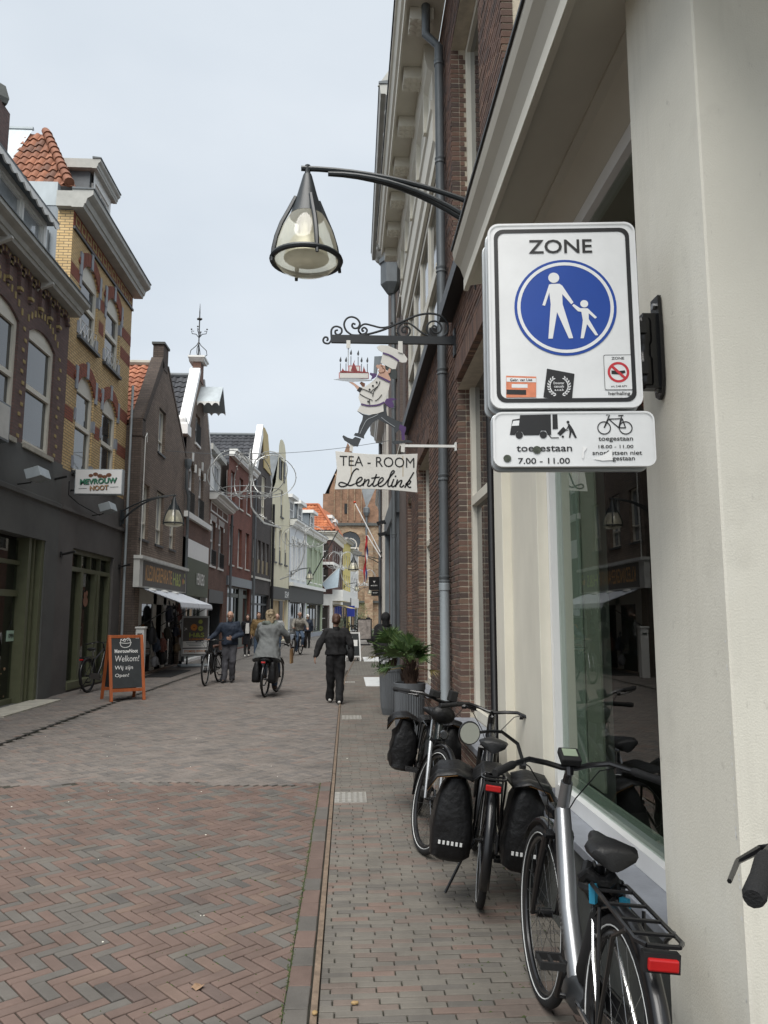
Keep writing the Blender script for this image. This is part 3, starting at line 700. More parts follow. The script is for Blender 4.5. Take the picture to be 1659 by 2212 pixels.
# arched corbel table under the eaves
for i in range(9):
    a = A(11.9) + i * .48
    if a > f.L - .3: break
    mb = MB(); mb.fbox(f, a - .06, a + .06, 0, .07, 7.62, 8.0); mb.fbox(f, a - .045, a + .045, 0, .05, 7.54, 7.62)
    for k in range(5):
        a0_, a1_ = math.pi * k / 5, math.pi * (k + 1) / 5; P = lambda r, q: f.p(a + .24 + r * math.cos(q), 0, 7.85 + r * .9 * math.sin(q))
        mb.prism([P(.18, a0_), P(.30, a0_), P(.30, a1_), P(.18, a1_)], f.n * .07)
    c = mb.build('corbel_arch', 'brick_purple', t)
    q = MB(); q.fbox(f, a - .063, a + .063, .0, .074, 7.60, 7.66)
    for k in range(5):
        qa = math.pi * (k + .5) / 5; cc = f.p(a + .24 + .245 * math.cos(qa), .055, 7.85 + .22 * math.sin(qa)); d = (f.u * math.cos(qa) + V((0, 0, math.sin(qa)))); q.obox(cc, d * .05, f.n * .018, d.cross(f.n) * .016)
    q.build('yellow_voussoir', 'yellow_inlay', c, split=True)
for h in holes:   # yellow headers round the window heads
    mid, w = (h['a0'] + h['a1']) / 2, (h['a1'] - h['a0']) / 2
    mb = MB()
    for k in range(11):
        x = -1 + 2 * k / 10; z = h['z1'] + .16 + .30 * (1 - x * x); mb.fbox(f, mid + x * (w + .08) - .03, mid + x * (w + .08) + .03, 0, .014, z, z + .13)
    mb.build('header_brick', 'yellow_inlay', t, split=True)
for a in (A(14.66), A(12.8), A(11)):
    mb = MB(); mb.prof(f, a - .04, a + .04, [(0, 7.95), (.08, 8.0), (.3, 8.1), (.3, 8.14), (0, 8.14)]); mb.build('bracket', 'dirty_white', t)
# dormer
fd = Fr((-6.04, 11.6), (-6.04, 14.75), (1, 0)); dh = [hole(.1 + 1.0 * i, .1 + 1.0 * i + .94, 8.58, 9.32) for i in range(3)]
wall(fd, [(8.40, 0, fd.L), (9.42, 0, fd.L)], dh, .06).build('dormer_front', 'white', t)
for h in dh: window(fd, t, h, .05, .05, 'white', 'pane_pale')
mb = MB(); mb.fbox(fd, 0, fd.L, -1.6, -.12, 8.42, 9.42); mb.build('dormer_side', 'zinc', t)
mb = MB(); mb.fbox(fd, -.12, fd.L + .12, -1.9, .2, 9.42, 9.49); r_ = mb.build('dormer_roof', 'lead', t)
mb = MB(); N = 12
for i in range(N):   # scalloped valance
    a0_, a1_ = -.12 + (fd.L + .24) * i / N, -.12 + (fd.L + .24) * (i + 1) / N; w = a1_ - a0_
    mb.prism([fd.p(a0_, .17, 9.44)] + [fd.p(a0_ + w * k / 6, .17, 9.37 - .07 * math.sin(math.pi * k / 6)) for k in range(7)] + [fd.p(a1_, .17, 9.44)], fd.n * .03)
mb.build('valance', 'white', r_)
mb = MB(); mb.add([f.p(0, -.1, 8.42), f.p(f.L - .1, -.1, 8.42), f.p(f.L - .1, -4.5, 11.2), f.p(0, -4.5, 11.2)], [(0, 1, 2, 3)]); mb.build('roof', 'lead', t)
mb = MB(); mb.box(-6.75, -6.22, 12.75, 13.28, 8.4, 10.75); ch = mb.build('chimney', 'brick_purple', t)
mb = MB(); mb.lathe([(.33, 10.75), (.36, 10.85), (.28, 11.1), (.12, 11.2), (0, 11.22)], (-6.48, 13.0, 0), 4); mb.build('chimney_cap', 'dark_stone', ch)
# green shop door with glass, L1
h = shop[0]
mb = MB(); zt = 2.62
mb.fbox(f, h['a1'] - .62, h['a1'] - .5, -.3, -.05, .02, 3.15); mb.fbox(f, h['a1'] - .14, h['a1'], -.27, .0, .02, 3.15); mb.fbox(f, h['a1'] - .36, h['a1'] - .3, -.27, -.06, .02, 3.15)
mb.fbox(f, h['a0'], h['a1'], -.29, -.2, 2.02, 2.14); mb.fbox(f, h['a0'], h['a1'], -.29, -.2, 2.62, 2.70); mb.fbox(f, h['a0'], h['a1'], -.29, -.2, .02, .12); mb.fbox(f, h['a0'], h['a0'] + .1, -.29, -.1, .02, 3.15)
mb.fbox(f, h['a1'] - .5, h['a1'] - .14, -.26, -.2, .02, 3.15)
d = mb.build('shopfront', 'olive', t)
g = MB(); g.fbox(f, h['a0'], h['a1'] - .56, -.26, -.25, .12, 3.1); g.build('pane', 'shopglass', d)
g = MB(); g.fbox(f, h['a1'] - .86, h['a1'] - .64, -.62, -.6, .1, 1.75); g.build('roller_blind', 'sage', d)
mb = MB()
for k in range(26):
    a, z = h['a1'] - random.uniform(.9, 2.3), random.uniform(.08, .75); mb.ball(f.p(a, -.23, z), random.uniform(.022, .045), 7, (.25, 1, .7))
mb.build('nut_decal', 'interior_warm', d, split=True)
h = shop[1]; mb = MB(); mb.fbox(f, h['a0'], h['a1'], -.29, -.2, .02, .3); mb.fbox(f, h['a0'], h['a1'], -.29, -.2, 2.6, 2.7); d = mb.build('shopfront', 'olive', t)
g = MB(); g.fbox(f, h['a0'], h['a1'], -.26, -.25, .3, 3.1); g.build('pane', 'shopglass', d)
mb = MB(); mb.fbox(f, A(13.2), A(15.75), -.05, .5, -.02, .03); mb.build('threshold', 'sand_stone', t)
# ---- L2 yellow brick house
f2 = Fr((-6.15, 16.42), (-6.15, 21.15), (1, 0)); B_ = lambda y: y - 16.42
t2 = house('yellow_brick_house', 'tall yellow brick house with red brick bands and arched windows', f2)
up = [hole(B_(17.1), B_(18.3), 7.96, 9.50, .34), hole(B_(18.93), B_(20.12), 7.96, 9.50, .34)]
lw = [hole(B_(17.2), B_(18.37), 4.86, 6.85, .34), hole(B_(19.02), B_(20.2), 4.86, 6.85, .34)]
wall(f2, [(4.8, 0, f2.L), (10.6, 0, f2.L)], up + lw, .16).build('brick_wall', 'brick_yellow', t2)
mb = MB()
for z0, z1 in ((5.92, 6.22), (6.9, 7.22), (8.55, 8.87), (9.15, 9.45)):
    for a0_, a1_ in ((0, .62), (f2.L - .9, f2.L)):
        if z0 < 7: a1_ = min(a1_, lw[0]['a0'] - .12) if a0_ == 0 else a1_; a0_ = max(a0_, lw[1]['a1'] + .12) if a0_ else a0_
        else: a1_ = min(a1_, up[0]['a0'] - .12) if a0_ == 0 else a1_; a0_ = max(a0_, up[1]['a1'] + .12) if a0_ else a0_
        mb.fbox(f2, a0_ + .003, a1_, -.05, .006, z0, z1)
    L_, R_ = (lw if z0 < 7 else up); mb.fbox(f2, L_['a1'] + .14, R_['a0'] - .14, -.05, .006, z0, z1)
mb.build('red_band', 'brick_red', t2, split=True)
for h in up + lw:
    mid, w = (h['a0'] + h['a1']) / 2, (h['a1'] - h['a0']) / 2; mb = MB(); n = 9; Rr = (w * w + .34 * .34) / (2 * .34); cz = h['z1'] + .34 - Rr; th = math.asin(min(1, w / Rr))
    for k in range(n):
        q0, q1 = -th + 2 * th * k / n, -th + 2 * th * (k + 1) / n; P = lambda r, q: f2.p(mid + r * math.sin(q), -.02, cz + r * math.cos(q)); mb.prism([P(Rr, q0 + .006), P(Rr + .30, q0 + .006), P(Rr + .30, q1 - .006), P(Rr, q1 - .006)], f2.n * .045)
    ar = mb.build('red_arch', 'brick_red', t2)
    mb = MB()
    for q in (-th, th): mb.fbox(f2, mid + (Rr + .1) * math.sin(q) - .07, mid + (Rr + .1) * math.sin(q) + .07, -.02, .035, h['z1'] - .12, h['z1'] + .42)
    mb.fbox(f2, mid - .07, mid + .07, -.02, .04, h['z1'] + .31, h['z1'] + .70)
    for z in (h['z0'] + .05, h['z0'] + 1.15):
        mb.fbox(f2, h['a0'] - .12, h['a0'] + .001, -.1, .02, z, z + .28); mb.fbox(f2, h['a1'] - .001, h['a1'] + .12, -.1, .02, z, z + .28)
    mb.build('stone_block', 'stone_sill', ar, split=True)
    window(f2, t2, h, .06, .10, 'cream', 'pane', (), (.56,), (.1, .09, .07), 'anthracite', .07)
K('iron_white', (.62, .62, .60), .5, var=.1)
for h in up:   # low iron window guards
    mb = MB(); a0_, a1_ = h['a0'] + .05, h['a1'] - .05
    for z in (8.02, 8.38): mb.tube([f2.p(a0_, .02, z), f2.p(a1_, .02, z)], .010, 5)
    for k in range(5): mb.tube([f2.p(a0_ + (a1_ - a0_) * k / 4, .02, 7.98), f2.p(a0_ + (a1_ - a0_) * k / 4, .02, 8.4)], .008, 5)
    for k in range(4):
        p0, p1 = a0_ + (a1_ - a0_) * k / 4, a0_ + (a1_ - a0_) * (k + 1) / 4; mb.tube([f2.p(p0, .02, 8.03), f2.p(p1, .02, 8.37)], .006, 4); mb.tube([f2.p(p1, .02, 8.03), f2.p(p0, .02, 8.37)], .006, 4)
    mb.build('window_guard', 'iron_white', t2)
mb = MB(); mb.fbox(f2, 0, f2.L, -.02, .05, 10.2, 10.26); mb.build('string_course', 'anthracite', t2)
mb = MB(); mb.fbox(f2, 0, f2.L, -.02, .012, 10.27, 10.62); fz = mb.build('frieze', 'brick_red', t2)
mb = MB()
for k in range(12):
    a = .12 + k * .385; mb.fbox(f2, a, a + .27, 0, .02, 10.34, 10.38); mb.fbox(f2, a, a + .27, 0, .02, 10.52, 10.56); mb.fbox(f2, a, a + .04, 0, .02, 10.38, 10.52); mb.fbox(f2, a + .23, a + .27, 0, .02, 10.38, 10.52)
mb.build('frieze_frame', 'yellow_inlay', fz, kind='stuff')
cornice(f2, t2, -.16, f2.L + .12, 10.62, .46, .42, 'trim')
mb = MB(); mb.fbox(f2, -.16, 0, -.34, 0, 10.64, 11.0); mb.build('cornice_return', 'trim', t2)
body(t2, f2, f2.L, 9, 10.6)
# party wall above the neighbour: brick return, zinc cladding, white board
mb = MB(); mb.fbox(f2, -.012, .03, -.34, -.001, 4.8, 10.62); mb.build('brick_return', 'brick_yellow', t2)
mb = MB(); mb.fbox(f2, -.008, .03, -6, -.34, 8.2, 10.72); zc_ = mb.build('zinc_cladding', 'zinc', t2)
mb = MB()
for b_ in (-.8, -1.35): mb.fbox(f2, -.02, 0, b_ - .02, b_ + .02, 8.2, 10.7)
mb.tube([f2.p(-.07, -.55, 10.1), f2.p(-.07, -.55, 9.25)], .06, 8); mb.build('seam', 'zinc', zc_, split=True)
mb = MB(); mb.fbox(f2, -.02, .2, -6, -.38, 10.72, 11.28); mb.build('gable_board', 'zinc_light', t2)
# tiled hip above it, zinc dormer on the street side
e0, e1 = V((-6.35, 16.55, 11.30)), V((-7.95, 16.55, 11.30)); vdir = V((0, 1.15, 1.95)); vn = vdir.normalized()
def keepL2(i, j): return i * .2 > j * .32 * .44 - .02
mb = MB(); mb.add([e0 + V((.1, 0, -.03)), e1 + V((-1.5, 0, -.03)), V((-9.4, 17.75, 13.3)), V((-7.45, 17.75, 13.3))], [(0, 1, 2, 3)])
mb.add([e0 + V((.1, 0, -.03)), V((-6.25, 21, 11.3)), V((-7.45, 20, 13.3)), V((-7.45, 17.75, 13.3))], [(0, 1, 2, 3)]); rf = mb.build('roof', 'tile_or_f', t2)
tiles(rf, e0, (-1, 0, 0), vn, 8, 8, .2, .285, 'tile_or', lambda i, j: i * .2 + .02 > j * .285 * .48)
mb = MB(); a, b_ = e0 + V((.02, -.02, .03)), V((-7.42, 17.72, 13.36))
for k in range(10):
    p, q = a.lerp(b_, k / 10), a.lerp(b_, (k + 1.12) / 10); q.z -= .01; mb.tube([p + V((0, 0, .02)), q], [.115, .095], 10)
mb.build('ridge_tile', 'tile_or_f', rf, smooth=True, split=True)
mb = MB(); mb.add([(-7.95, 16.5, 11.2), (-9.6, 16.5, 11.2), (-9.6, 17.72, 13.42), (-7.72, 17.72, 13.42)], [(0, 1, 2, 3)]); mb.tube([(-7.72, 17.72, 13.42), (-9.6, 17.72, 13.42)], .05, 6); mb.build('zinc_slope', 'zinc_light', rf)
fd = Fr((-6.5, 18.55), (-6.5, 19.95), (1, 0)); dh = [hole(.14, fd.L - .14, 11.6, 12.62)]
wall(fd, [(10.95, 0, fd.L), (12.85, 0, fd.L)], dh, .06).build('dormer_front', 'white', t2); window(fd, t2, dh[0], .05, .06, 'white', 'pane_pale', (.5,), ())
mb = MB(); mb.fbox(fd, 0, fd.L, -1.4, -.1, 10.95, 12.85); mb.build('dormer_side', 'lead', t2); cornice(fd, t2, -.16, fd.L + .16, 12.85, .2, .26, 'trim', 'dormer_cornice')
mb = MB(); mb.fbox(fd, -.16, fd.L + .16, -1.5, 0, 12.86, 13.1); mb.build('dormer_roof', 'trim', t2)
# grey shop below
sh = [hole(B_(17.42), B_(20.45), .05, 3.16)]
wall(f2, [(0, 0, f2.L), (4.8, 0, f2.L)], sh, .2, b=.03).build('plaster_front', 'shop_brown', t2)
mb = MB(); mb.prof(f2, .1, f2.L, [(.03, 3.9), (.09, 3.92), (.09, 4.0), (.03, 4.02)]); mb.build('moulding', 'shop_brown', t2)
mb = MB(); mb.tube([f2.p(.35, .1, 4.55), f2.p(.35, .1, 4.25), f2.p(1.0, .1, 4.15), f2.p(2.5, .1, 4.08)], .012, 5); mb.build('cable', 'black_matt', t2)
h = sh[0]; mb = MB(); W_ = h['a1'] - h['a0']
mb.fbox(f2, h['a0'], h['a1'], -.2, .06, .05, .2); mb.fbox(f2, h['a0'], h['a1'], -.2, -.05, 2.66, 2.76); mb.fbox(f2, h['a0'], h['a1'], -.2, -.05, 3.06, 3.16)
for k, w in ((0, .09), (.28, .14), (.62, .07), (.7, .14), (1, .12)):
    a = h['a0'] + (W_ - w) * k; mb.fbox(f2, a, a + w, -.2, -.03, .2, 2.66)
for k in (0, .28, .5, .74, 1):
    a = h['a0'] + (W_ - .06) * k; mb.fbox(f2, a, a + .06, -.19, -.06, 2.76, 3.06)
sf = mb.build('shopfront', 'olive', t2)
g = MB(); g.fbox(f2, h['a0'], h['a1'], -.16, -.15, .2, 3.06); g.build('pane', 'shopglass', sf)
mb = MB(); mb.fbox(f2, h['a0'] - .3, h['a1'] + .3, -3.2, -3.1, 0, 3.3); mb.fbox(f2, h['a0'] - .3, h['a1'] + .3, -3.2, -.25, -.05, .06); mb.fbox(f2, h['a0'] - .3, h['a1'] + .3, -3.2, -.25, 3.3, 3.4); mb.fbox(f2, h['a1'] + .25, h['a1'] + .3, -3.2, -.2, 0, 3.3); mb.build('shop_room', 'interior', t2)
mb = MB()
for z in (.55, .95, 1.35, 1.75): mb.fbox(f2, h['a0'] + .2, h['a1'] - .2, -1.4, -1.1, z, z + .03)
for k in range(90):
    z = random.choice((.58, .98, 1.38, 1.78)); a = random.uniform(h['a0'] + .25, h['a1'] - .25); mb.lathe([(.05, 0), (.055, .12), (.04, .15), (.04, .19)], f2.p(a, -1.2, z), 7)
mb.build('shelves', 'interior_warm', t2, kind='stuff')
bw_ = MB(); o_ = f2.p(h['a0'] + W_ * .5, -.142, 2.05); disc(bw_, (0, -.05), .17, o_, f2.u, (0, 0, 1), .0, 18, sy=.75); K('decal_rose', (.30, .15, .10), .6, var=.2)
for dx, dz in ((-.08, .1), (.06, .13), (0, .02)): disc(bw_, (dx, dz), .075, o_, f2.u, (0, 0, 1), .002, 12)
bw_.build('bowl_decal', 'decal_rose', sf)
body(t2, f2, B_(17.3), 9, 4.8)
# ---- L3 dark gabled house with the tailor's shop
f3 = Fr((-5.72, 21.12), (-5.72, 26.9), (1, 0)); D_ = lambda y: y - 21.12
t3 = house('brown_gable_house', 'brown brick gabled house with red pantiles above the tailor shop', f3)
h3 = [hole(D_(21.32), D_(22.22), 3.78, 5.36), hole(D_(23.05), D_(23.98), 3.78, 5.40), hole(D_(24.86), D_(25.72), 3.80, 5.38), hole(D_(22.95), D_(23.80), 6.56, 7.93)]
sh3 = [hole(.45, f3.L - .1, .04, 2.42)]
wall(f3, [(0, 0, f3.L), (7.2, 0, f3.L), (9.4, 2.0, 2.75), (9.6, 2.0, 2.6)], h3 + sh3, .14).build('brick_wall', 'brick_brown', t3)
for h in h3: window(f3, t3, h, .10, .055, 'cream', 'pane_pale', (.5,), (.3,), (.03, .04, .06), 'anthracite', .03)
mb = MB(); mb.fbox(f3, 0, .3, -7, -.001, 0, 6.9); mb.build('side_wall', 'brick_darkbrown', t3)
mb = MB()   # brick coping up the near verge, chimney on the apex
for a0_, z0_, a1_, z1_ in ((-.02, 7.05, 1.96, 9.3),):
    mb.prism([f3.p(a0_, -.33, z0_), f3.p(a0_ + .26, -.33, z0_), f3.p(a1_ + .22, -.33, z1_), f3.p(a1_ - .02, -.33, z1_ + .22)], f3.n * .35)
mb.prism([f3.p(f3.L, -.3, 7.2), f3.p(f3.L + .06, -.3, 7.3), f3.p(2.75, -.3, 9.5), f3.p(2.62, -.3, 9.45)], f3.n * .32)
mb.fbox(f3, -.03, .32, -.36, .02, 6.6, 7.1); mb.build('verge_coping', 'brick_darkbrown', t3)
mb = MB(); mb.fbox(f3, 1.98, 2.6, -.30, .02, 9.2, 9.95); ch = mb.build('chimney', 'brick_darkbrown', t3); mb = MB(); mb.fbox(f3, 1.94, 2.64, -.34, .06, 9.95, 10.02); mb.build('chimney_cap', 'dark_stone', ch)
body(t3, f3, f3.L, 9, 6.9)
rA, rB = V((-6.03, 21.2, 6.98)), V((-6.03, 23.4, 9.35)); mb = MB(); mb.add([rA, V((-13, 21.2, 7.0)), V((-13, 23.4, 9.35)), rB], [(0, 1, 2, 3)]); mb.add([rB, V((-13, 23.4, 9.35)), V((-13, 26.9, 7)), V((-6.03, 26.9, 6.98))], [(0, 1, 2, 3)]); rf = mb.build('roof', 'tile_or_f', t3)
M['tile_or3'] = piece('tile_or3', [(2, (.42, .165, .095)), (2, (.46, .19, .11)), (1, (.36, .14, .085))], True, .7, .3, 40, .3)
tiles(rf, rA + V((0, 0, .04)), (-1, 0, 0), rB - rA, 9, 12, .24, .268, 'tile_or3')
mb = MB(); mb.tube([V((-6.03, 23.4, 9.43)), V((-13, 23.4, 9.43))], .11, 8); mb.build('ridge', 'sand_stone', rf, smooth=True)
# shopfront: fascia sign, lights, awning, pale boarded front, hung bags
mb = MB(); mb.fbox(f3, -.25, f3.L - .02, 0, .16, 2.42, 3.22); fs = mb.build('fascia_box', 'dirty_white', t3)
mb = MB(); mb.fbox(f3, -.28, f3.L + .04, 0, .24, 3.18, 3.27); mb.build('fascia_top', 'dirty_white', fs)
K('sign_grey', (.10, .092, .085), .6, var=.1, vs=12); K('orange_letters', (.58, .30, .085), .5, var=.08); K('lime', (.38, .44, .09), .5, var=.08); K('button_orange', (.62, .22, .04), .5); K('white_paint', (.78, .78, .76), .5, var=.04)
mb = MB(); mb.fbox(f3, .12, f3.L - .12, .16, .168, 2.46, 3.16); sg = mb.build('sign_panel', 'sign_grey', fs)
X3 = f3.p(0, .17, 0).x
text('KLEDINGREPARATIE', 'lettering', 'orange_letters', fs, (X3, 21.12 + 1.95, 2.84), (0, 1, 0), (0, 0, 1), 3.2, .44, bold=.012)
text('H&S', 'lettering', 'lime', fs, (X3, 21.12 + 4.28, 2.82), (0, 1, 0), (0, 0, 1), 1.15, .42, bold=.01)
mb = MB(); o_ = V((X3, 21.12 + 5.22, 2.86)); disc(mb, (0, -.06), .10, o_, (0, 1, 0), (0, 0, 1)); mb.build('button', 'button_orange', fs)
mb = MB(); disc(mb, (.2, -.06), .07, o_, (0, 1, 0), (0, 0, 1)); disc(mb, (.2, .15), .07, o_, (0, 1, 0), (0, 0, 1)); mb.build('button', 'lime', fs, split=True)
for k in range(3):
    mb = MB(); mb.lathe([(.10, -.06), (.17, -.02), (.17, .0), (.02, .05)], f3.p(.9 + 1.45 * k, .2, 2.38), 14); mb.build('fascia_lamp', 'white', fs, smooth=True)
mb = MB(); mb.fbox(f3, .45, f3.L - .1, -1.2, -1.1, 0, 2.42); mb.fbox(f3, .45, 1.3, -.2, -.14, .04, 2.42); mb.fbox(f3, 2.6, 3.0, -.2, -.14, .04, 2.42); mb.fbox(f3, 3.9, 4.3, -.2, -.14, .04, 2.42); mb.fbox(f3, 1.3, 5.6, -.2, -.14, 2.0, 2.42); mb.build('shopfront', 'offwhite', t3)
mb = MB(); mb.fbox(f3, 1.3, 2.6, -.18, -.17, .5, 2.0); mb.fbox(f3, 4.3, 5.6, -.18, -.17, .04, 2.0); mb.build('pane', 'pane', t3, split=True)
K('canvas', (.60, .63, .68), .8, var=.07, vs=5)
aw = thing('awning', 'white scalloped awning over the tailor shop front', 'awning', f3.p(2.6, .5, 2.2))
def awn(a0_, a1_):
    mb = MB(); mb.add([f3.p(a0_, .08, 2.42), f3.p(a1_, .08, 2.42), f3.p(a1_, 1.15, 2.02), f3.p(a0_, 1.15, 2.02)], [(0, 1, 2, 3)]); mb.add([f3.p(a0_, .08, 2.40), f3.p(a1_, .08, 2.40), f3.p(a1_, 1.15, 2.0), f3.p(a0_, 1.15, 2.0)], [(3, 2, 1, 0)])
    c = mb.build('canvas', 'canvas', aw); mb = MB(); n = 11; w = (a1_ - a0_) / n
    for i in range(n): mb.prism([f3.p(a0_ + w * i, 1.15, 2.02), f3.p(a0_ + w * (i + 1), 1.15, 2.02), f3.p(a0_ + w * (i + 1), 1.18, 1.90), f3.p(a0_ + w * (i + .5), 1.18, 1.83), f3.p(a0_ + w * i, 1.18, 1.90)], f3.n * .006)
    mb.build('valance', 'canvas', c)
awn(.3, 2.85); awn(2.9, 5.2)
for a in (.3, 2.87, 5.2):
    mb = MB(); mb.tube([f3.p(a, .02, 1.35), f3.p(a, 1.13, 2.0)], .013, 6); mb.build('stay', 'black', aw)
# bags hung outside the tailor's
BAGS = [('navy backpack hung high beside the pale shop door', (.012, .016, .032), 3.35, 1.45, .36, .52), ('black backpack hung beside the navy backpack', (.012, .012, .014), 3.95, 1.4, .34, .5), ('dusty red shoulder bag hung under the awning end', (.15, .06, .05), 4.75, 1.5, .34, .44),
        ('navy gym bag hung below the red shoulder bag', (.014, .02, .042), 4.35, 1.0, .4, .3), ('brown leather handbag hung at the far shop corner', (.13, .06, .028), 4.95, .95, .32, .26), ('camouflage dark backpack hung below the navy one', (.03, .028, .02), 3.2, .95, .34, .36),
        ('black sling bag hung near the white post', (.015, .016, .02), 1.35, .85, .3, .5), ('rust red backpack hung low by the shop door', (.20, .075, .055), 2.65, .58, .36, .42), ('tan handbag with long straps hung low near the sign', (.14, .10, .055), 4.6, .48, .46, .3),
        ('charcoal backpack hung lowest by the shop door', (.02, .02, .022), 2.75, .2, .36, .4), ('blue checked bag hung beside the pale door', (.03, .045, .075), 1.85, .62, .3, .4), ('grey cloth bag hung lowest by the white post', (.18, .18, .19), 1.75, .2, .26, .3)]
for lb, c, a, z, w, hh in BAGS:
    k = 'bag_%.3f_%.2f' % (c[0], a); K(k, c, .7, var=.3, vs=14)
    bt = thing('hanging_bag', lb, 'bag', f3.p(a, .2, z), group='bags hung outside the tailor shop'); mb = MB()
    ring = []
    for (zz_, s_, d_) in ((0, .75, .5), (.06, .95, .8), (hh * .5, 1, 1), (hh * .8, .95, .85), (hh * .95, .7, .5), (hh, .35, .2)):
        ring.append((zz_, s_ * w / 2, d_ * .11))
    vs = []; n = 12
    for zz_, s_, d_ in ring:
        for i in range(n): q = 2 * math.pi * i / n; vs.append(f3.p(a + s_ * math.cos(q), .17 + d_ * math.sin(q) + .01 * math.sin(5 * q + a), z + zz_))
    mb.add(vs, [(r * n + i, r * n + (i + 1) % n, (r + 1) * n + (i + 1) % n, (r + 1) * n + i) for r in range(5) for i in range(n)] + [tuple(range(n)), tuple(5 * n + i for i in range(n))]); bb = mb.build('bag_body', k, bt, smooth=True)
    mb = MB(); mb.tube([f3.p(a - w * .25, .2, z + hh * .85), f3.p(a - w * .1, .15, z + hh + .16), f3.p(a + w * .1, .15, z + hh + .16), f3.p(a + w * .25, .2, z + hh * .85)], .012, 5); mb.build('strap', k, bt)
    mb = MB(); mb.fbox(f3, a - w * .3, a + w * .3, .27, .292, z + .05, z + hh * .42); mb.build('pocket', k, bt, bev=.01)
    if random.random() < .5: mb = MB(); mb.fbox(f3, a + .05, a + .11, .30, .302, z + hh * .6, z + hh * .78); mb.build('price_tag', 'white_paint', bt)
mb = MB(); mb.fbox(f3, .4, 3.1, .15, .95, -.02, .016); mt = mb.build('door_mat', 'black_matt'); tag(mt, 'dark door mat lying before the tailor shop', 'mat')
mb = MB(); mb.box(-5.55, -5.33, 20.72, 20.94, 0, 1.32); mb.box(-5.57, -5.31, 20.7, 20.96, 1.32, 1.37); pb = thing('utility_post', 'white square utility post at the tailor shop corner', 'post', (-5.44, 20.83, 0)); mb.build('post', 'white', pb, bev=.01)
mb = MB(); mb.box(-5.5, -5.38, 20.712, 20.722, 1.15, 1.2); mb.build('lock_plate', 'steel', pb)
# ---- L4 narrow gabled house, white neck coping, green shop panel
f4 = Fr((-5.72, 26.92), (-5.72, 31.75), (1, 0)); E_ = lambda y: y - 26.92
t4 = house('white_coped_gable_house', 'brown brick gable house with white copings and a hoist canopy', f4)
h4 = [hole(E_(27.55), E_(28.5), 5.35, 7.0, .22), hole(E_(29.4), E_(30.35), 5.35, 7.0, .22), hole(E_(28.4), E_(29.25), 8.08, 9.2)]
wall(f4, [(5.1, 0, f4.L), (8.2, 0, f4.L), (8.9, .55, f4.L - .35), (10.6, 1.75, 2.95), (10.9, 1.95, 2.6)], h4, .14).build('brick_wall', 'brick_brown', t4)
for i, h in enumerate(h4): window(f4, t4, h, .12, .06, 'bright_white', 'pane', (), (.55,), (.04, .06, .08), 'white', .05)
mb = MB()
for h in h4[:2]:
    m_ = (h['a0'] + h['a1']) / 2
    for a in (h['a0'] - .06, m_, h['a1'] + .06): mb.fbox(f4, a - .07, a + .07, -.02, .05, h['z1'] + (.28 if a == m_ else -.05), h['z1'] + (.6 if a == m_ else .25))
mb.build('white_block', 'white', t4, split=True)
for h in h4:   # railings before tall windows
    mb = MB(); z0_, z1_ = h['z0'] + .02, h['z0'] + .75
    for k in range(11): a = h['a0'] + (h['a1'] - h['a0']) * k / 10; mb.tube([f4.p(a, .04, z0_), f4.p(a, .04, z1_)], .008, 4)
    for z in (z0_, z1_): mb.tube([f4.p(h['a0'], .04, z), f4.p(h['a1'], .04, z)], .012, 4)
    mb.build('railing', 'anthracite', t4)
mb = MB(); mb.prism([f4.p(-.06, -.34, 8.2), f4.p(.2, -.34, 8.2), f4.p(1.98, -.34, 10.95), f4.p(1.8, -.34, 11.05)], f4.n * .38)
mb.fbox(f4, -.25, .38, -.52, .08, 8.0, 8.35); mb.fbox(f4, -.18, .3, -.45, .04, 8.35, 8.42); mb.ball(f4.p(.06, -.2, 8.55), .2, 10); mb.fbox(f4, 2.2, 2.6, -.2, .12, 9.95, 10.25)
mb.prism([f4.p(f4.L + .06, -.3, 8.15), f4.p(f4.L - .1, -.3, 8.15), f4.p(2.75, -.3, 10.9), f4.p(2.9, -.3, 10.9)], f4.n * .34); mb.build('white_coping', 'bright_white', t4, smooth=30)
mb = MB(); mb.fbox(f4, 1.93, 2.52, -.28, .03, 10.6, 11.35); ch = mb.build('chimney', 'brick_l5', t4)
mb = MB(); mb.prism([f4.p(1.78, -.42, 11.48), f4.p(2.67, -.42, 11.48), f4.p(2.52, -.42, 11.35), f4.p(1.93, -.42, 11.35)], f4.n * .58); mb.fbox(f4, 1.76, 2.69, -.44, .2, 11.48, 11.55); mb.build('chimney_cap', 'white', ch)
mb = MB(); c0 = f4.p(2.22, -.13, 11.55)   # iron finial
for k in range(4):
    q = math.pi / 2 * k; d = V((math.cos(q), math.sin(q), 0)); mb.tube([c0 + d * .1, c0 + d * .33 + V((0, 0, .16)), c0 + d * .3 + V((0, 0, .34)), c0 + d * .08 + V((0, 0, .55)), c0 + V((0, 0, .7))], .016, 5)
    mb.tube([c0 + V((0, 0, .85)), c0 + d * .12 + V((0, 0, 1.0)), c0 + d * .27 + V((0, 0, 1.02)), c0 + d * .3 + V((0, 0, 1.13)), c0 + d * .2 + V((0, 0, 1.12))], .016, 5); mb.ball(c0 + d * .3 + V((0, 0, 1.2)), .035, 6); mb.ball(c0 + d * .06 + V((0, 0, 1.62)), .05, 6)
mb.tube([c0, c0 + V((0, 0, 1.9)), c0 + V((0, 0, 2.25))], [.024, .022, .006], 6); mb.build('finial', 'black', ch)
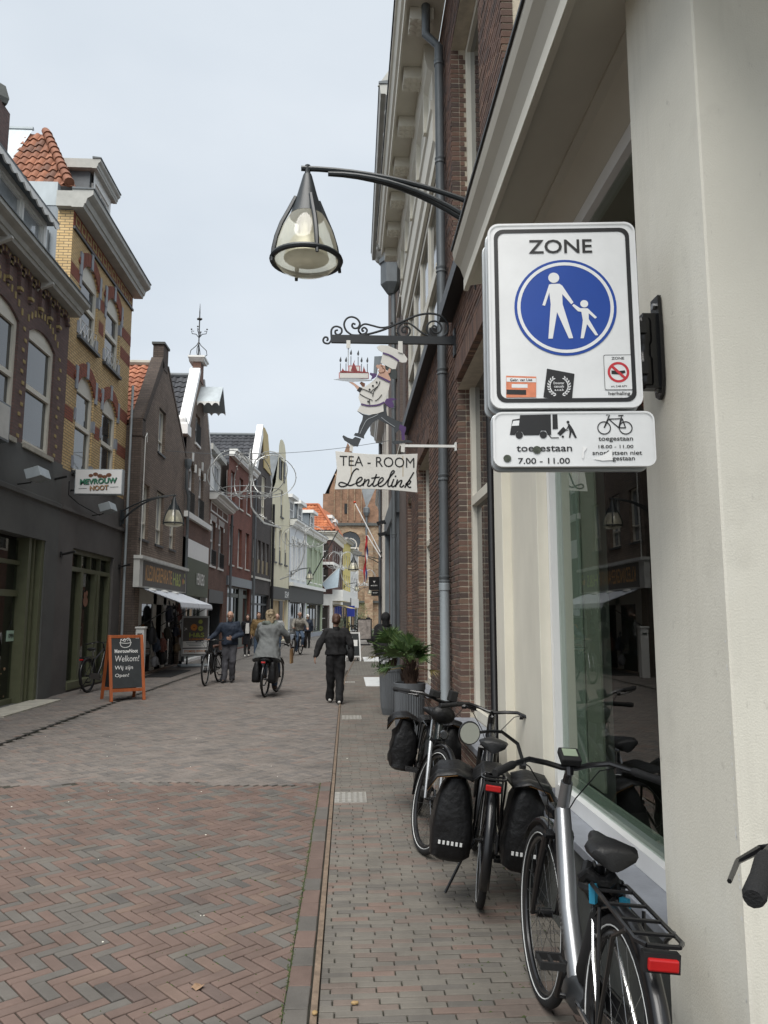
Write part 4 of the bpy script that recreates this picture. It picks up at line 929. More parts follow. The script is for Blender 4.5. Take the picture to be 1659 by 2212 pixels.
mb = MB(); hy0, hy1 = 1.55, 2.95; mb.prism([f4.p(1.5, 0, 9.62), f4.p(2.25, 0, 10.45), f4.p(3.0, 0, 9.62), f4.p(2.95, 0, 9.6), f4.p(2.25, 0, 10.38), f4.p(1.55, 0, 9.6)], f4.n * .85); ho = mb.build('hoist_canopy', 'zinc_light', t4)
mb = MB(); 
for a in (1.5, 3.0): mb.prism([f4.p(a, .02, 9.66)] + [f4.p(a, .02 + .83 * k / 12, 9.57 - .07 * (k % 4 == 0) + .02 * (k % 4) * (1 if k % 4 < 3 else .3)) for k in range(13)] + [f4.p(a, .85, 9.66)], f4.u * .04)
mb.build('scalloped_board', 'white', ho, split=True)
r0_ = V((-6.05, 26.95, 8.0)); r1_ = V((-6.05, 28.95, 10.75)); mb = MB(); mb.add([r0_, V((-13, 26.95, 8.0)), V((-13, 28.95, 10.75)), r1_], [(0, 1, 2, 3)]); mb.add([r1_, V((-13, 28.95, 10.75)), V((-13, 31.7, 8)), V((-6.25, 31.7, 8))], [(0, 1, 2, 3)]); rf = mb.build('roof', 'tile_dk_f', t4)
tiles(rf, r0_ + V((0, 0, .04)), (-1, 0, 0), r1_ - r0_, 9, 11, .27, .30, 'tile_dk')
mb = MB(); mb.tube([V((-6.05, 28.95, 10.82)), V((-13, 28.95, 10.82))], .1, 8); mb.build('ridge', 'lead', rf, smooth=True)
body(t4, f4, f4.L, 9, 7.9)
mb = MB(); mb.fbox(f4, 0, f4.L, -.02, .14, 5.1, 5.3); mb.build('ledge', 'white', t4)
wall(f4, [(4.4, .0, f4.L), (5.1, .0, f4.L)], [], .1, b=.01).build('brick_band', 'brick_l5', t4)
sh4 = [hole(.5, 4.45, .1, 2.4)]
wall(f4, [(0, .35, f4.L), (4.4, .35, f4.L)], sh4, .3, b=.03).build('white_front', 'bright_white', t4)
mb = MB(); mb.fbox(f4, f4.L - .35, f4.L, .0, .04, 0, .9); mb.build('plinth', 'anthracite', t4)
mb = MB(); mb.fbox(f4, .36, 4.5, .03, .10, 2.37, 3.72); sp_ = mb.build('sign_panel', 'green_panel', t4)
text('HEKKERS', 'lettering', 'white_paint', sp_, (f4.p(0, .105, 0).x, 26.92 + 2.72, 3.02), (0, 1, 0), (0, 0, 1), 1.55, .44, bold=.02, ext=.03)
window(f4, t4, sh4[0], .2, .07, 'sage', 'pane', (.05, .5, .8), (), None, name='shopfront', bar=.07)
# downpipes on this side
def pipe(label, pts, r, mt='pipe_grey', rings=(), group='rain downpipes'):
    t = thing('downpipe', label, 'downpipe', pts[-1], group=group); mb = MB(); mb.tube(pts, r, 12); mb.build('pipe', mt, t, smooth=True)
    for p in rings:
        mb = MB(); mb.lathe([(r, -.05), (r * 1.18, -.045), (r * 1.18, -.028), (r * 1.05, -.02), (r * 1.05, .0), (r * 1.18, .01), (r * 1.18, .028), (r, .033)], p, 14); mb.build('joint_ring', mt, t, smooth=True)
    return t
pipe('grey downpipe between the tailor shop and the white fronted shop', [(-5.63, 26.75, 6.9), (-5.63, 26.75, 6.1), (-5.60, 26.98, 5.8), (-5.60, 26.98, .1)], .05, rings=[(-5.60, 26.98, z) for z in (3.2, 2.3, 4.4)])
mb = MB(); mb.lathe([(.07, 0), (.11, .1), (.13, .25), (.13, .34)], (-5.6, 26.75, 6.75), 4); tag(mb.build('hopper', 'lead'), 'square rain hopper on top of the brown gable house downpipe', 'hopper')
pipe('thin pale pipe running down the brown gable house corner', [(-5.66, 21.5, 6.5), (-5.66, 21.45, 6.75), (-5.66, 21.3, 6.6), (-5.66, 21.28, 3.3)], .014, 'dirty_white')
pipe('thin grey pipe between yellow brick house and brown gable house', [(-6.0, 21.05, 8.0), (-6.0, 21.05, .1)], .035, 'zinc_light')
# wall lamps and boxes
for (y_, z_, lb) in ((14.25, 4.2, 'grey box floodlight on the purple house shopfront'), (18.45, 4.17, 'grey box floodlight under the nut shop sign')):
    ft = thing('floodlight', lb, 'floodlight', (-5.95, y_, z_), group='grey floodlights'); mb = MB(); mb.obox((-5.72, y_, z_ + .03), V((.13, 0, .04)), V((0, .25, 0)), V((-.03, 0, .09))); mb.build('housing', 'zinc_light', ft, bev=.01); mb = MB(); mb.tube([(-6.08, y_, z_ - .15), (-5.85, y_, z_ - .12), (-5.75, y_, z_ - .03)], .014, 5); mb.build('arm', 'black', ft)
lamp('hanging lamp bracketed to the corner of the yellow brick house', (-6.08, 20.75, 4.25), (-4.68, 20.75, 4.83))
for k, (y_, z_) in enumerate(((16.7, 2.95), (20.9, 2.95), (16.0, 4.45))):
    hb = thing('banner_holder', ['short black banner holder left of the green shop window', 'short black banner holder beside the tailor shop', 'short black banner holder above the shop door'][k].replace('left of', 'between door and'), 'holder', (-6.1, y_, z_), group='short black banner holders'); mb = MB(); mb.tube([(-6.1, y_, z_), (-5.82, y_, z_ + .07)], .025, 8); mb.build('socket', 'black', hb); mb = MB(); mb.obox((-6.1, y_, z_), (.015, 0, 0), (0, .05, 0), (0, 0, .06)); mb.build('base', 'black', hb)
# ---- nut shop box sign
ns = thing('shop_sign', 'white box sign with green and brown nut shop lettering', 'sign', (-6.05, 17.0, 4.9)); sx0, sx1, sz0, sz1 = -6.02, -4.98, 4.30, 4.87; sy = 17.0
mb = MB(); mb.box(sx0, sx1, sy, sy + .16, sz0, sz1); mb.build('box', 'zinc_light', ns, bev=.01)
mb = MB(); mb.box(sx0 + .02, sx1 - .02, sy - .006, sy, sz0 + .02, sz1 - .02); mb.build('face', 'bright_white', ns)
K('letter_green', (.06, .23, .14), .5); K('letter_tan', (.42, .26, .14), .5); K('letter_black', (.012, .011, .011), .5, var=.1); K('nut_brown', (.17, .07, .035), .6, var=.3)
cx = (sx0 + sx1) / 2; o_ = V((cx, sy - .008, 0))
for dx, m_ in ((.012, 'letter_black'), (0, 'letter_green')): text('MEVROUW', 'lettering', m_, ns, (cx + dx, sy - .009 - (.002 if not dx else 0), 4.60 - dx), (1, 0, .06), (0, 0, 1), .80, .125, bold=.03)
for dx, m_ in ((.012, 'letter_black'), (0, 'letter_tan')): text('NOOT', 'lettering', m_, ns, (cx + .02 + dx, sy - .009 - (.002 if not dx else 0), 4.45 - dx), (1, 0, .06), (0, 0, 1), .40, .11, bold=.03)
mb = MB(); flat(mb, [(-.42, -.01), (-.24, 0), (-.24, .008), (-.42, -.002)], (cx, sy - .009, 4.43), (1, 0, 0), (0, 0, 1)); flat(mb, [(.26, .03), (.44, .04), (.44, .048), (.26, .038)], (cx, sy - .009, 4.43), (1, 0, 0), (0, 0, 1)); mb.build('dash', 'letter_black', ns, split=True)
mb = MB()
for i, (dx, r) in enumerate(((-.2, .05), (-.1, .055), (0, .06), (.1, .055), (.19, .06))): disc(mb, (dx, .03 * math.sin(i * 1.7)), r, (cx + .03, sy - .008, 4.72), (1, 0, 0), (0, 0, 1), sy=.75)
mb.build('nut_drawing', 'nut_brown', ns, kind='stuff')
mb = MB(); mb.tube([(-6.12, sy + .08, 4.75), (-6.0, sy + .08, 4.75)], .02, 6); mb.tube([(-6.12, sy + .08, 4.4), (-6.0, sy + .08, 4.4)], .02, 6); mb.build('bracket', 'black', ns, split=True)
bs = thing('box_sign', 'grey edged box sign at the picture edge on the purple house', 'sign', (-5.95, 13.2, 4.9)); mb = MB(); mb.box(-6.05, -5.88, 12.2, 13.35, 4.62, 5.28); mb.build('box', 'zinc', bs, bev=.01); mb = MB(); mb.box(-5.88, -5.874, 12.25, 13.3, 4.66, 5.24); mb.build('face', 'dirty_white', bs)
# little OPEN sign in the door
os_ = thing('open_sign', 'small pale green sign reading OPEN hung in the shop door', 'sign', (-6.34, 15.0, 1.4)); mb = MB(); mb.box(-6.345, -6.335, 14.83, 15.17, 1.18, 1.38)
K('letter_mint', (.42, .58, .47), .6, var=.1); mb.build('board', 'letter_mint', os_)
text('OPEN', 'lettering', 'letter_black', os_, (-6.333, 15.0, 1.28), (0, 1, 0), (0, 0, 1), .22, .08, bold=.02)
mb = MB(); mb.tube([(-6.34, 14.88, 1.38), (-6.34, 15, 1.56), (-6.34, 15.12, 1.38)], .004, 4); mb.build('string', 'black', os_)
# ================================================================ shop side, farther houses
def rows(f, t, cols, z0, z1, w, rise=0): return [hole(c - w / 2, c + w / 2, z0, z1, rise) for c in cols]
# ---- L5 low red brick house with railings and a zinc dormer
f5 = Fr((-5.72, 31.77), (-5.70, 36.58), (1, 0)); t5 = house('low_brick_house', 'low red brick house with window railings and a zinc dormer', f5)
w5 = [hole(.45, 1.55, 3.75, 5.62), hole(2.45, 3.6, 3.75, 5.62)]; d5 = [hole(.35, 3.9, .03, 2.75)]
wall(f5, [(0, 0, f5.L), (6.45, 0, f5.L)], w5 + d5, .16).build('brick_wall', 'brick_l5', t5)
for h in w5:
    window(f5, t5, h, .12, .07, 'bright_white', 'pane', (), (.58,), (.1, .05, .08), 'white', .06)
    mb = MB()
    for k in range(5): a = h['a0'] + (h['a1'] - h['a0']) * k / 4; mb.prism([f5.p(a - .04, 0, 5.64), f5.p(a + .04, 0, 5.64), f5.p(a + .05 + (k - 2) * .03, 0, 5.9), f5.p(a - .05 + (k - 2) * .03, 0, 5.9)], f5.n * .02)
    for a in (h['a0'] - .1, h['a1'] + .1): mb.fbox(f5, a - .1, a + .1, -.02, .03, 5.45, 5.62)
    mb.build('white_block', 'white', t5, split=True)
    mb = MB()
    for k in range(11): a = h['a0'] + (h['a1'] - h['a0']) * k / 10; mb.tube([f5.p(a, .06, 3.77), f5.p(a, .06, 4.4)], .009, 4)
    for z in (3.79, 4.4): mb.tube([f5.p(h['a0'], .06, z), f5.p(h['a1'], .06, z)], .013, 4)
    mb.build('railing', 'anthracite', t5)
mb = MB(); mb.fbox(f5, .3, f5.L - .1, -.01, .025, 6.0, 6.06); mb.fbox(f5, .3, f5.L - .1, -.01, .025, 6.36, 6.42)
for k in range(4): a = .3 + (f5.L - .46) * k / 3; mb.fbox(f5, a, a + .06, -.01, .024, 6.06, 6.36)
mb.build('attic_frames', 'white', t5, kind='stuff')
cornice(f5, t5, -.05, f5.L + .05, 6.45, .5, .3, 'white'); body(t5, f5, f5.L, 8, 6.4, d0=.9)
mb = MB(); mb.fbox(f5, 0, f5.L, -4, -.2, 6.75, 6.85); mb.build('roof', 'zinc', t5)
fd = Fr((-6.0, 32.6), (-6.0, 35.9), (1, 0)); dh = [hole(1.6, 3.1, 7.1, 8.5)]
wall(fd, [(6.8, 0, fd.L), (8.7, 0, fd.L)], dh, .05).build('dormer_front', 'white', t5); window(fd, t5, dh[0], .05, .07, 'bright_white', 'pane_pale', (.33, .66), ())
mb = MB(); mb.fbox(fd, 0, fd.L, -2, -.1, 6.8, 8.7); mb.build('dormer_side', 'zinc', t5); mb = MB(); mb.fbox(fd, -.2, fd.L + .2, -2.1, .25, 8.7, 8.95); mb.build('dormer_roof', 'trim', t5)
mb = MB(); mb.add([(-6.3, 32.0, 8.8), (-9.5, 32.0, 8.8), (-9.5, 33.2, 10.0), (-6.3, 33.2, 10.0)], [(0, 1, 2, 3)]); mb.add([(-6.3, 32.0, 8.8), (-6.3, 33.2, 10.0), (-6.3, 34.5, 8.8)], [(0, 1, 2)]); mb.build('tiled_roof', 'tile_or_f', t5)
h = d5[0]; mb = MB(); mb.fbox(f5, h['a0'], h['a1'], -.5, .03, 2.2, 2.75); mb.fbox(f5, h['a0'], h['a0'] + .1, -.5, -.1, .03, 2.2); mb.fbox(f5, h['a1'] - .1, h['a1'], -.5, -.1, .03, 2.2); mb.fbox(f5, 1.9, 2.1, -.5, -.3, .03, 2.2); e = mb.build('entrance', 'anthracite', t5)
mb = MB(); mb.fbox(f5, h['a0'], h['a1'], -.5, -.48, .03, 2.2); mb.build('pane', 'pane', e)
# ---- L6 red brick house, three by two windows
f6 = Fr((-5.72, 36.6), (-5.32, 42.8), (1, 0)); t6 = house('red_brick_house', 'three storey red brick house with rows of narrow sash windows', f6)
cs = (1.0, 3.0, 4.95); w6 = rows(f6, t6, cs, 7.1, 8.7, .95) + rows(f6, t6, cs, 4.12, 6.05, .95); d6 = [hole(.3, 5.9, .05, 3.1)]
wall(f6, [(0, 0, f6.L), (9.3, 0, f6.L)], w6 + d6, .2).build('brick_wall', 'brick_l6', t6)
for h in w6: window(f6, t6, h, .16, .06, 'bright_white', 'pane', (), (.52,), (.06, .06, .07), 'offwhite', .05)
cornice(f6, t6, 0, f6.L + .1, 9.3, .4, .35, 'white'); body(t6, f6, f6.L, 8, 9.2)
mb = MB(); mb.fbox(f6, .1, f6.L - .1, 0, .1, 3.1, 3.55); mb.build('lintel', 'zinc', t6)
window(f6, t6, d6[0], .15, .09, 'sage', 'pane', (.13, .45, .62, .8), (.86,), None, name='shopfront', bar=.14)
mb = MB(); mb.fbox(f6, 3.55, 4.6, -.13, -.1, .05, 3.05); mb.build('door_panel', 'sage', t6)
# ---- L7 dark brick gable house with tiled roof
f7 = Fr((-5.31, 42.82), (-4.78, 48.2), (1, 0)); t7 = house('dark_brick_gable_house', 'dark brick gable house with white verge and dark tiled roof', f7)
w7 = rows(f7, t7, (.75, 1.95, 3.1, 4.3), 4.1, 6.0, .82) + [hole(2.2, 3.3, 7.2, 9.9), hole(.6, 1.3, 7.3, 8.7)]; d7 = [hole(.25, 5.0, .05, 2.9)]
wall(f7, [(0, 0, f7.L), (9.3, 0, f7.L), (12.4, 2.1, 3.5), (12.7, 2.2, 3.3)], w7 + d7, .2).build('brick_wall', 'brick_l7', t7)
K('gold_panel', (.19, .135, .05), .5, var=.3, vs=9); K('lattice', (.40, .37, .27), .7, var=.2, vs=30); K('ochre', (.50, .40, .20), .8, var=.1)
for h in w7[:4]:
    w = window(f7, t7, h, .16, .05, 'bright_white', 'pane', (), (.45,)); mb = MB(); mb.fbox(f7, h['a0'] + .02, h['a1'] - .02, -.1, -.05, h['z0'], h['z0'] + .8); mb.build('gold_panel', 'gold_panel', w)
for h, m_ in ((w7[4], 'lattice'), (w7[5], 'pane')): window(f7, t7, h, .08, .05, 'cream', m_, (.5,), (.33, .66), (.05, .05, .06), 'offwhite')
mb = MB(); mb.fbox(f7, 0, f7.L, 0, .05, 3.75, 3.87); mb.build('string_course', 'offwhite', t7)
mb = MB(); mb.prism([f7.p(-.15, -.3, 9.2), f7.p(.3, -.3, 9.2), f7.p(2.45, -.3, 12.75), f7.p(1.95, -.3, 12.9)], f7.n * .36); mb.build('white_coping', 'bright_white', t7)
mb = MB(); mb.prism([f7.p(1.98, .02, 12.72), f7.p(2.4, .02, 12.82), f7.p(3.4, .02, 12.6), f7.p(4.6, .02, 10.3), f7.p(2.5, .02, 10.4)], f7.n * .05); mb.build('gable_panel', 'ochre', t7)
body(t7, f7, f7.L, 8, 9.2)
r0_, r1_ = V((-5.5, 42.95, 9.55)), V((-5.5, 45.5, 12.35)); mb = MB(); mb.add([r0_, V((-12.5, 42.95, 9.55)), V((-12.5, 45.5, 12.35)), r1_], [(0, 1, 2, 3)]); mb.add([r1_, V((-12.5, 45.5, 12.35)), V((-12.5, 48, 9.5)), V((-5.1, 48, 9.5))], [(0, 1, 2, 3)]); rf = mb.build('roof', 'tile_dk_f', t7)
tiles(rf, r0_ + V((0, 0, .05)), (-1, 0, 0), r1_ - r0_, 20, 11, .34, .345, 'tile_dk')
mb = MB(); mb.tube([r1_ + V((0, 0, .08)), V((-12.5, 45.5, 12.43))], .12, 8); mb.build('ridge', 'lead', rf, smooth=True)
window(f7, t7, d7[0], .15, .08, 'anthracite', 'pane', (.25, .5, .75), (.8,), None, name='shopfront', bar=.08)
pipe('grey downpipe between the two red brick houses', [(-5.5, 36.55, 6.4), (-5.5, 36.55, .1)], .06)
pipe('grey downpipe between the red and dark brick houses', [(-5.15, 42.8, 9.2), (-5.15, 42.8, .1)], .06)
# ---- L8 cream house with a neck gable
f8 = Fr((-4.77, 48.22), (-4.1, 54.0), (1, 0)); t8 = house('cream_gable_house', 'tall cream plaster house with a rounded neck gable', f8)
K('cream_wall', (.66, .62, .46), .85, var=.06, vs=1.5); K('grey_fascia', (.062, .062, .058), .7, var=.08); K('lit_shop_pane', (.44, .32, .17), .8, var=.3, vs=2)
w8 = rows(f8, t8, (1.0, 2.75, 4.6), 5.1, 7.3, .8) + [hole(2.6, 3.4, 8.2, 9.9), hole(2.3, 3.3, 10.6, 12.0)]; d8 = [hole(.4, 5.3, .05, 2.72)]
wall(f8, [(0, 0, f8.L), (9.4, 0, f8.L), (10.2, .9, 4.9), (12.2, 1.7, 4.1), (12.8, 1.75, 4.0), (13.25, 2.1, 3.6), (13.4, 2.6, 3.1)], w8 + d8, .15).build('wall', 'cream_wall', t8)
for h in w8[:4]:
    w = window(f8, t8, h, .1, .05, 'white', 'pane', (), (.5,), (.08, .08, .1), 'anthracite'); mb = MB(); mb.fbox(f8, h['a0'], h['a1'], -.1, -.06, h['z0'], h['z0'] + .85); mb.build('dark_panel', 'anthracite', w)
w = window(f8, t8, w8[4], .1, .05, 'anthracite', 'pane', (.5,)); mb = MB(); mb.fbox(f8, 1.85, 2.3, .0, .05, 10.6, 12.0); mb.fbox(f8, 3.3, 3.75, .0, .05, 10.6, 12.0); mb.build('shutter', 'black', w, split=True)
mb = MB(); mb.fbox(f8, 0, f8.L, 0, .12, 2.72, 3.5); fa = mb.build('fascia', 'grey_fascia', t8)
text('DE AP', 'lettering', 'white_paint', fa, f8.p(4.6, .125, 3.08), f8.u, (0, 0, 1), 1.3, .42, bold=.02)
w = window(f8, t8, d8[0], .12, .07, 'cream', 'lit_shop_pane', (.12, .62), (), None, name='shopfront', bar=.08); mb = MB(); mb.fbox(f8, 3.3, 4.4, -.13, -.1, .05, 2.65); mb.build('dark_door', 'black', w)  # shop pane: warm lit interior painted into its colour
body(t8, f8, f8.L, 8, 9.3)
mb = MB(); mb.add([f8.p(0, -.2, 9.4), f8.p(3, -.2, 12.6), f8.p(3, -8, 12.6), f8.p(0, -8, 9.4)], [(0, 1, 2, 3)]); mb.add([f8.p(6.5, -.2, 8.9), f8.p(3, -.2, 12.6), f8.p(3, -8, 12.6), f8.p(6.5, -8, 8.9)], [(0, 1, 2, 3)]); mb.build('roof', 'lead', t8)
# ---- L9 pair of painted fronts over one dark shopfront
P0, P1 = V((-4.08, 54.05, 0)), V((-2.2, 68.0, 0)); PM = P0.lerp(P1, .46)
for (pa, pb, nm, lb, wm, key) in ((P0, PM, 'white_painted_house', 'pale grey white painted house with zinc dormers above dark shopfront', (.66, .68, .70), 'w'), (PM, P1, 'green_painted_house', 'pale green painted house beside the white painted one', (.40, .46, .33), 'g')):
    f9 = Fr(pa, pb, (1, 0)); t9 = house(nm, lb, f9); K('paint_' + key, wm, .8, var=.05); L = f9.L
    w9 = rows(f9, t9, (L * .2, L * .5, L * .8), 4.35, 7.0, .95); d9 = [hole(.4, L - .35, .35, 2.65)]
    wall(f9, [(0, 0, L), (8.3, 0, L)], w9 + d9, .2).build('wall', 'paint_' + key, t9)
    for h in w9:
        window(f9, t9, h, .1, .08, 'bright_white', 'pane_pale', (), (.6,), (.12, .1, .1), 'white', .06); mb = MB(); mb.fbox(f9, h['a0'] - .12, h['a0'], 0, .06, 4.35, 7.0); mb.fbox(f9, h['a1'], h['a1'] + .12, 0, .06, 4.35, 7.0); mb.fbox(f9, h['a0'] - .16, h['a1'] + .16, 0, .12, 7.05, 7.3); mb.build('surround', 'white' if key == 'w' else 'paint_g', t9, kind='stuff')
    cornice(f9, t9, 0, L, 8.0, .5, .45, 'white'); body(t9, f9, L, 8, 8.2)
    mb = MB(); mb.fbox(f9, 0, L, 0, .1, 2.65, 3.75); mb.build('fascia', 'grey_fascia', t9); mb = MB(); mb.fbox(f9, 0, L, 0, .3, 3.75, 4.0); mb.build('fascia_top', 'white', t9)
    window(f9, t9, d9[0], .15, .1, 'grey_fascia', 'pane', (.06, .45, .6, .8) if key == 'w' else (.1, .3, .5, .7, .9), (), None, name='shopfront', bar=.14)
    mb = MB(); mb.fbox(f9, 0, L, .0, .06, 0, .35); mb.build('plinth', 'stone_sill', t9)
    for a in ((1.2, 4.4) if key == 'w' else (3.2,)):
        fd = Fr(f9.p(a, -.35, 0), f9.p(a + 1.9, -.35, 0), (1, 0)); dh = [hole(.25, 1.65, 8.7, 10.0)]
        wall(fd, [(8.4, 0, 1.9), (10.15, 0, 1.9)], dh, .06).build('dormer_front', 'white', t9); window(fd, t9, dh[0], .05, .07, 'bright_white', 'pane', (.33, .66), (.5,)); mb = MB(); mb.fbox(fd, 0, 1.9, -3, -.1, 8.4, 10.15); mb.build('dormer_side', 'zinc', t9); mb = MB(); mb.fbox(fd, -.2, 2.1, -3, .3, 10.15, 10.4); mb.build('dormer_roof', 'white', t9)
    mb = MB(); mb.add([f9.p(0, -.1, 8.45), f9.p(L, -.1, 8.45), f9.p(L, -4, 10.3), f9.p(0, -4, 10.3)], [(0, 1, 2, 3)]); mb.build('roof', 'lead', t9)
    if key == 'w':
        mb = MB(); o_ = f9.p(3.6, .12, 1.9); disc(mb, (0, .2), .45, o_, f9.u, (0, 0, 1), .0, 20, sy=1.1); mb.build('window_logo', 'white_paint', t9); mb = MB(); disc(mb, (0, .05), .34, o_, f9.u, (0, 0, 1), .004, 20, sy=1.1); mb.build('window_logo', 'black', t9)
pipe('dark downpipe between dark brick house and cream house', [(-4.66, 48.1, 8.6), (-4.66, 48.1, .1)], .08, 'black_matt')
lamp('hanging lamp on the cream house corner above the dark shopfront', (-4.0, 54.2, 4.55), (-2.65, 54.2, 4.95))
# ---- L10 corner house with orange hipped roof
f10s = Fr((-4.5, 69.8), (-1.4, 69.8), (0, -1)); f10 = Fr((-1.4, 69.8), (-.5, 79.0), (1, 0)); t10 = house('corner_house', 'dark brick corner house with white balcony and bright orange hipped roof', f10)
M['brick_l10'] = brickwall('brick_l10', (.10, .052, .045), (.13, .07, .058), (.085, .06, .055))
w10 = rows(f10, t10, (1, 2.9, 4.8, 6.7, 8.3), 4.5, 6.0, 1.0) + rows(f10, t10, (1, 2.9, 4.8, 6.7, 8.3), 6.75, 8.2, 1.0)
wall(f10, [(3.6, 0, f10.L), (8.5, 0, f10.L)], w10, .15).build('front_wall', 'brick_l10', t10)
for h in w10: window(f10, t10, h, .1, .1, 'bright_white', 'pane', (), (.5,)); 
ws = [hole(2.2, 2.75, 4.5, 6.0), hole(2.2, 2.75, 6.75, 8.2), hole(1.6, 2.8, .4, 2.5)]; wall(f10s, [(0, 0, 3.1), (8.5, 0, 3.1)], ws, .15).build('side_wall', 'brick_l10', t10)
for h in ws: window(f10s, t10, h, .1, .09, 'bright_white', 'pane', (), (.5,))
for ff in (f10, f10s):
    mb = MB(); mb.fbox(ff, -.05, ff.L, 0, .1, 8.5, 8.98); mb.build('frieze', 'cream', t10); cornice(ff, t10, -.3, ff.L + .3, 8.98, .45, .3, 'cream'); mb = MB(); mb.fbox(ff, -.1, ff.L, 0, .15, 6.25, 6.5); mb.build('band', 'white', t10)
mb = MB(); mb.fbox(f10, -.1, f10.L, -.2, .05, 0, 3.6); mb.fbox(f10s, 0, 3.15, -.2, .05, 2.6, 3.6); mb.build('white_shopfront', 'white', t10, kind='stuff'); mb = MB()
for k in range(5): mb.fbox(f10, .5 + 1.75 * k, 1.9 + 1.75 * k, .05, .07, .3, 2.6)
mb.build('pane', 'pane', t10, split=True)
mb = MB(); mb.fbox(f10, .0, 7.0, .05, 1.0, 3.0, 3.15); mb.fbox(f10, .0, 7.0, .95, 1.0, 3.15, 4.0); mb.fbox(f10, .0, .05, .05, .95, 3.15, 4.0); mb.build('balcony', 'white', t10)
mb = MB(); mb.add([f10.p(.2, .1, 2.75), f10.p(8.5, .1, 2.75), f10.p(8.5, 1.6, 2.35), f10.p(.2, 1.6, 2.35)], [(0, 1, 2, 3)]); mb.build('awning_cloth', 'ochre', t10)
body(t10, f10, f10.L, 3, 8.4)
A_, B2, C2, D2 = V((-1.25, 69.4, 9.32)), V((-4.9, 69.4, 9.32)), V((-4.9, 71.5, 11.9)), V((-2.8, 71.5, 11.9)); mb = MB(); mb.add([A_, B2, C2, D2], [(0, 1, 2, 3)]); mb.add([A_, V((-.2, 79, 9.32)), V((-1.8, 77, 11.9)), D2], [(0, 1, 2, 3)]); rf = mb.build('roof', 'tile_br_f', t10)
tiles(rf, A_ + V((0, -.02, .05)), (-1, 0, 0), C2 - B2, 12, 10, .32, .32, 'tile_br', lambda i, j: i * .32 > j * .32 * .48, single=False)
mb = MB(); mb.tube([A_ + V((0, 0, .05)), D2 + V((0, 0, .08))], .16, 6); mb.tube([C2 + V((0, 0, .05)), D2 + V((0, 0, .08))], .14, 6); mb.build('ridge', 'tile_br_f', rf, split=True)
for a in (1.6, 4.6):
    fd = Fr(f10.p(a, -.4, 0), f10.p(a + 1.5, -.4, 0), (1, 0)); mb = MB(); mb.fbox(fd, 0, 1.5, -2.5, 0, 9.3, 10.7); mb.build('dormer', 'zinc', t10); mb = MB(); mb.fbox(fd, -.15, 1.65, -2.5, .2, 10.7, 11.0); mb.fbox(fd, .1, 1.4, 0, .06, 9.4, 10.7); mb.build('dormer_trim', 'white', t10, split=True)
# ---- L11, L12
for (pa, pb, nm, lb, c, hz_, k2) in (((-.5, 79.05), (.3, 85), 'yellow_painted_house', 'narrow yellow painted house beside the corner house', (.66, .56, .20), 9.3, 'ye'), ((.3, 85.05), (1.2, 90.6), 'white_end_house', 'narrow white house at the far end before the church', (.70, .70, .68), 8.6, 'wh')):
    f11 = Fr(pa, pb, (1, 0)); t11 = house(nm, lb, f11); K('paint_' + k2, c, .8, var=.05); w = rows(f11, t11, (1.2, 3, 4.8), 4.3, 5.9, .9) + rows(f11, t11, (1.2, 3, 4.8), 6.7, 8.0, .9); d = [hole(.4, 5.4, .1, 2.6)]
    wall(f11, [(0, 0, f11.L), (hz_, 0, f11.L)], w + d, .15).build('wall', 'paint_' + k2, t11)
    for h in w: window(f11, t11, h, .1, .09, 'bright_white', 'pane', (), (.5,))
    window(f11, t11, d[0], .12, .1, 'anthracite', 'pane', (.3, .7), (), None, name='shopfront', bar=.1); cornice(f11, t11, 0, f11.L, hz_, .5, .4, 'trim'); body(t11, f11, f11.L, 3, hz_)
    mb = MB(); mb.fbox(f11, 0, f11.L, 0, .12, 2.6, 3.6); mb.build('fascia', 'anthracite' if k2 == 'ye' else 'white', t11)
    mb = MB(); mb.prism([f11.p(0, -.2, hz_ + .4), f11.p(f11.L, -.2, hz_ + .4), f11.p(f11.L, -2.5, hz_ + 1.8), f11.p(0, -2.5, hz_ + 1.8)], (0, 0, -.1)); mb.build('roof', 'lead', t11)
mb = MB(); mb.box(-.05, .75, 80.2, 80.3, 1.6, 2.7); bl = thing('blue_sign', 'small blue hanging sign on the yellow painted house', 'sign', (.4, 80.2, 2)); K('blue', (.02, .04, .30), .5); mb.build('panel', 'blue', bl)
lamp('hanging lamp on the yellow painted house', (-.4, 79.2, 4.6), (.95, 79.2, 5.0)); lamp('smallest hanging lamp before the church wall', (1.25, 90.4, 4.6), (2.6, 90.4, 5.0))
# ---- church closing the street
ct = thing('church', 'large brick church with twin gables closing the end of the street', 'church', (0, 106, 0)); fc = Fr((-3.5, 105), (14, 105), (0, -1)); Z = lambda x: x + 3.5
prof = [(0, Z(-3.5), Z(9)), (14.2, Z(-3.5), Z(9)), (16.2, Z(-3.3), Z(9)), (18.3, Z(-3.2), Z(7))]
K('slate', (.15, .165, .175), .7, var=.15, vs=1.5)
K('church_stone', (.40, .33, .22), .9, var=.35, vs=.5)
M['brick_church2'] = brickwall('brick_church2', (.37, .285, .19), (.27, .165, .10), (.26, .21, .15), bw=.4, bh=.16, stain=.5)
mb = MB(); mb.prism([fc.p(Z(a), 0, z) for a, z in ((-3.5, 14.2), (2.53, 14.2), (2.53, 16.3), (.4, 24.6), (-.1, 25.6), (-.45, 24.6), (-2.55, 18.9), (-2.6, 18.35), (-3.45, 18.35))], fc.n * -.8)
mb.build('west_gable', 'brick_church', ct)
mb = MB(); mb.prism([fc.p(Z(a), .05, z) for a, z in ((2.53, 14.2), (9, 14.2), (6.9, 24.5), (6.5, 25), (6.1, 24.5), (2.53, 16.3))], fc.n * -.8); mb.build('east_gable', 'brick_church', ct)
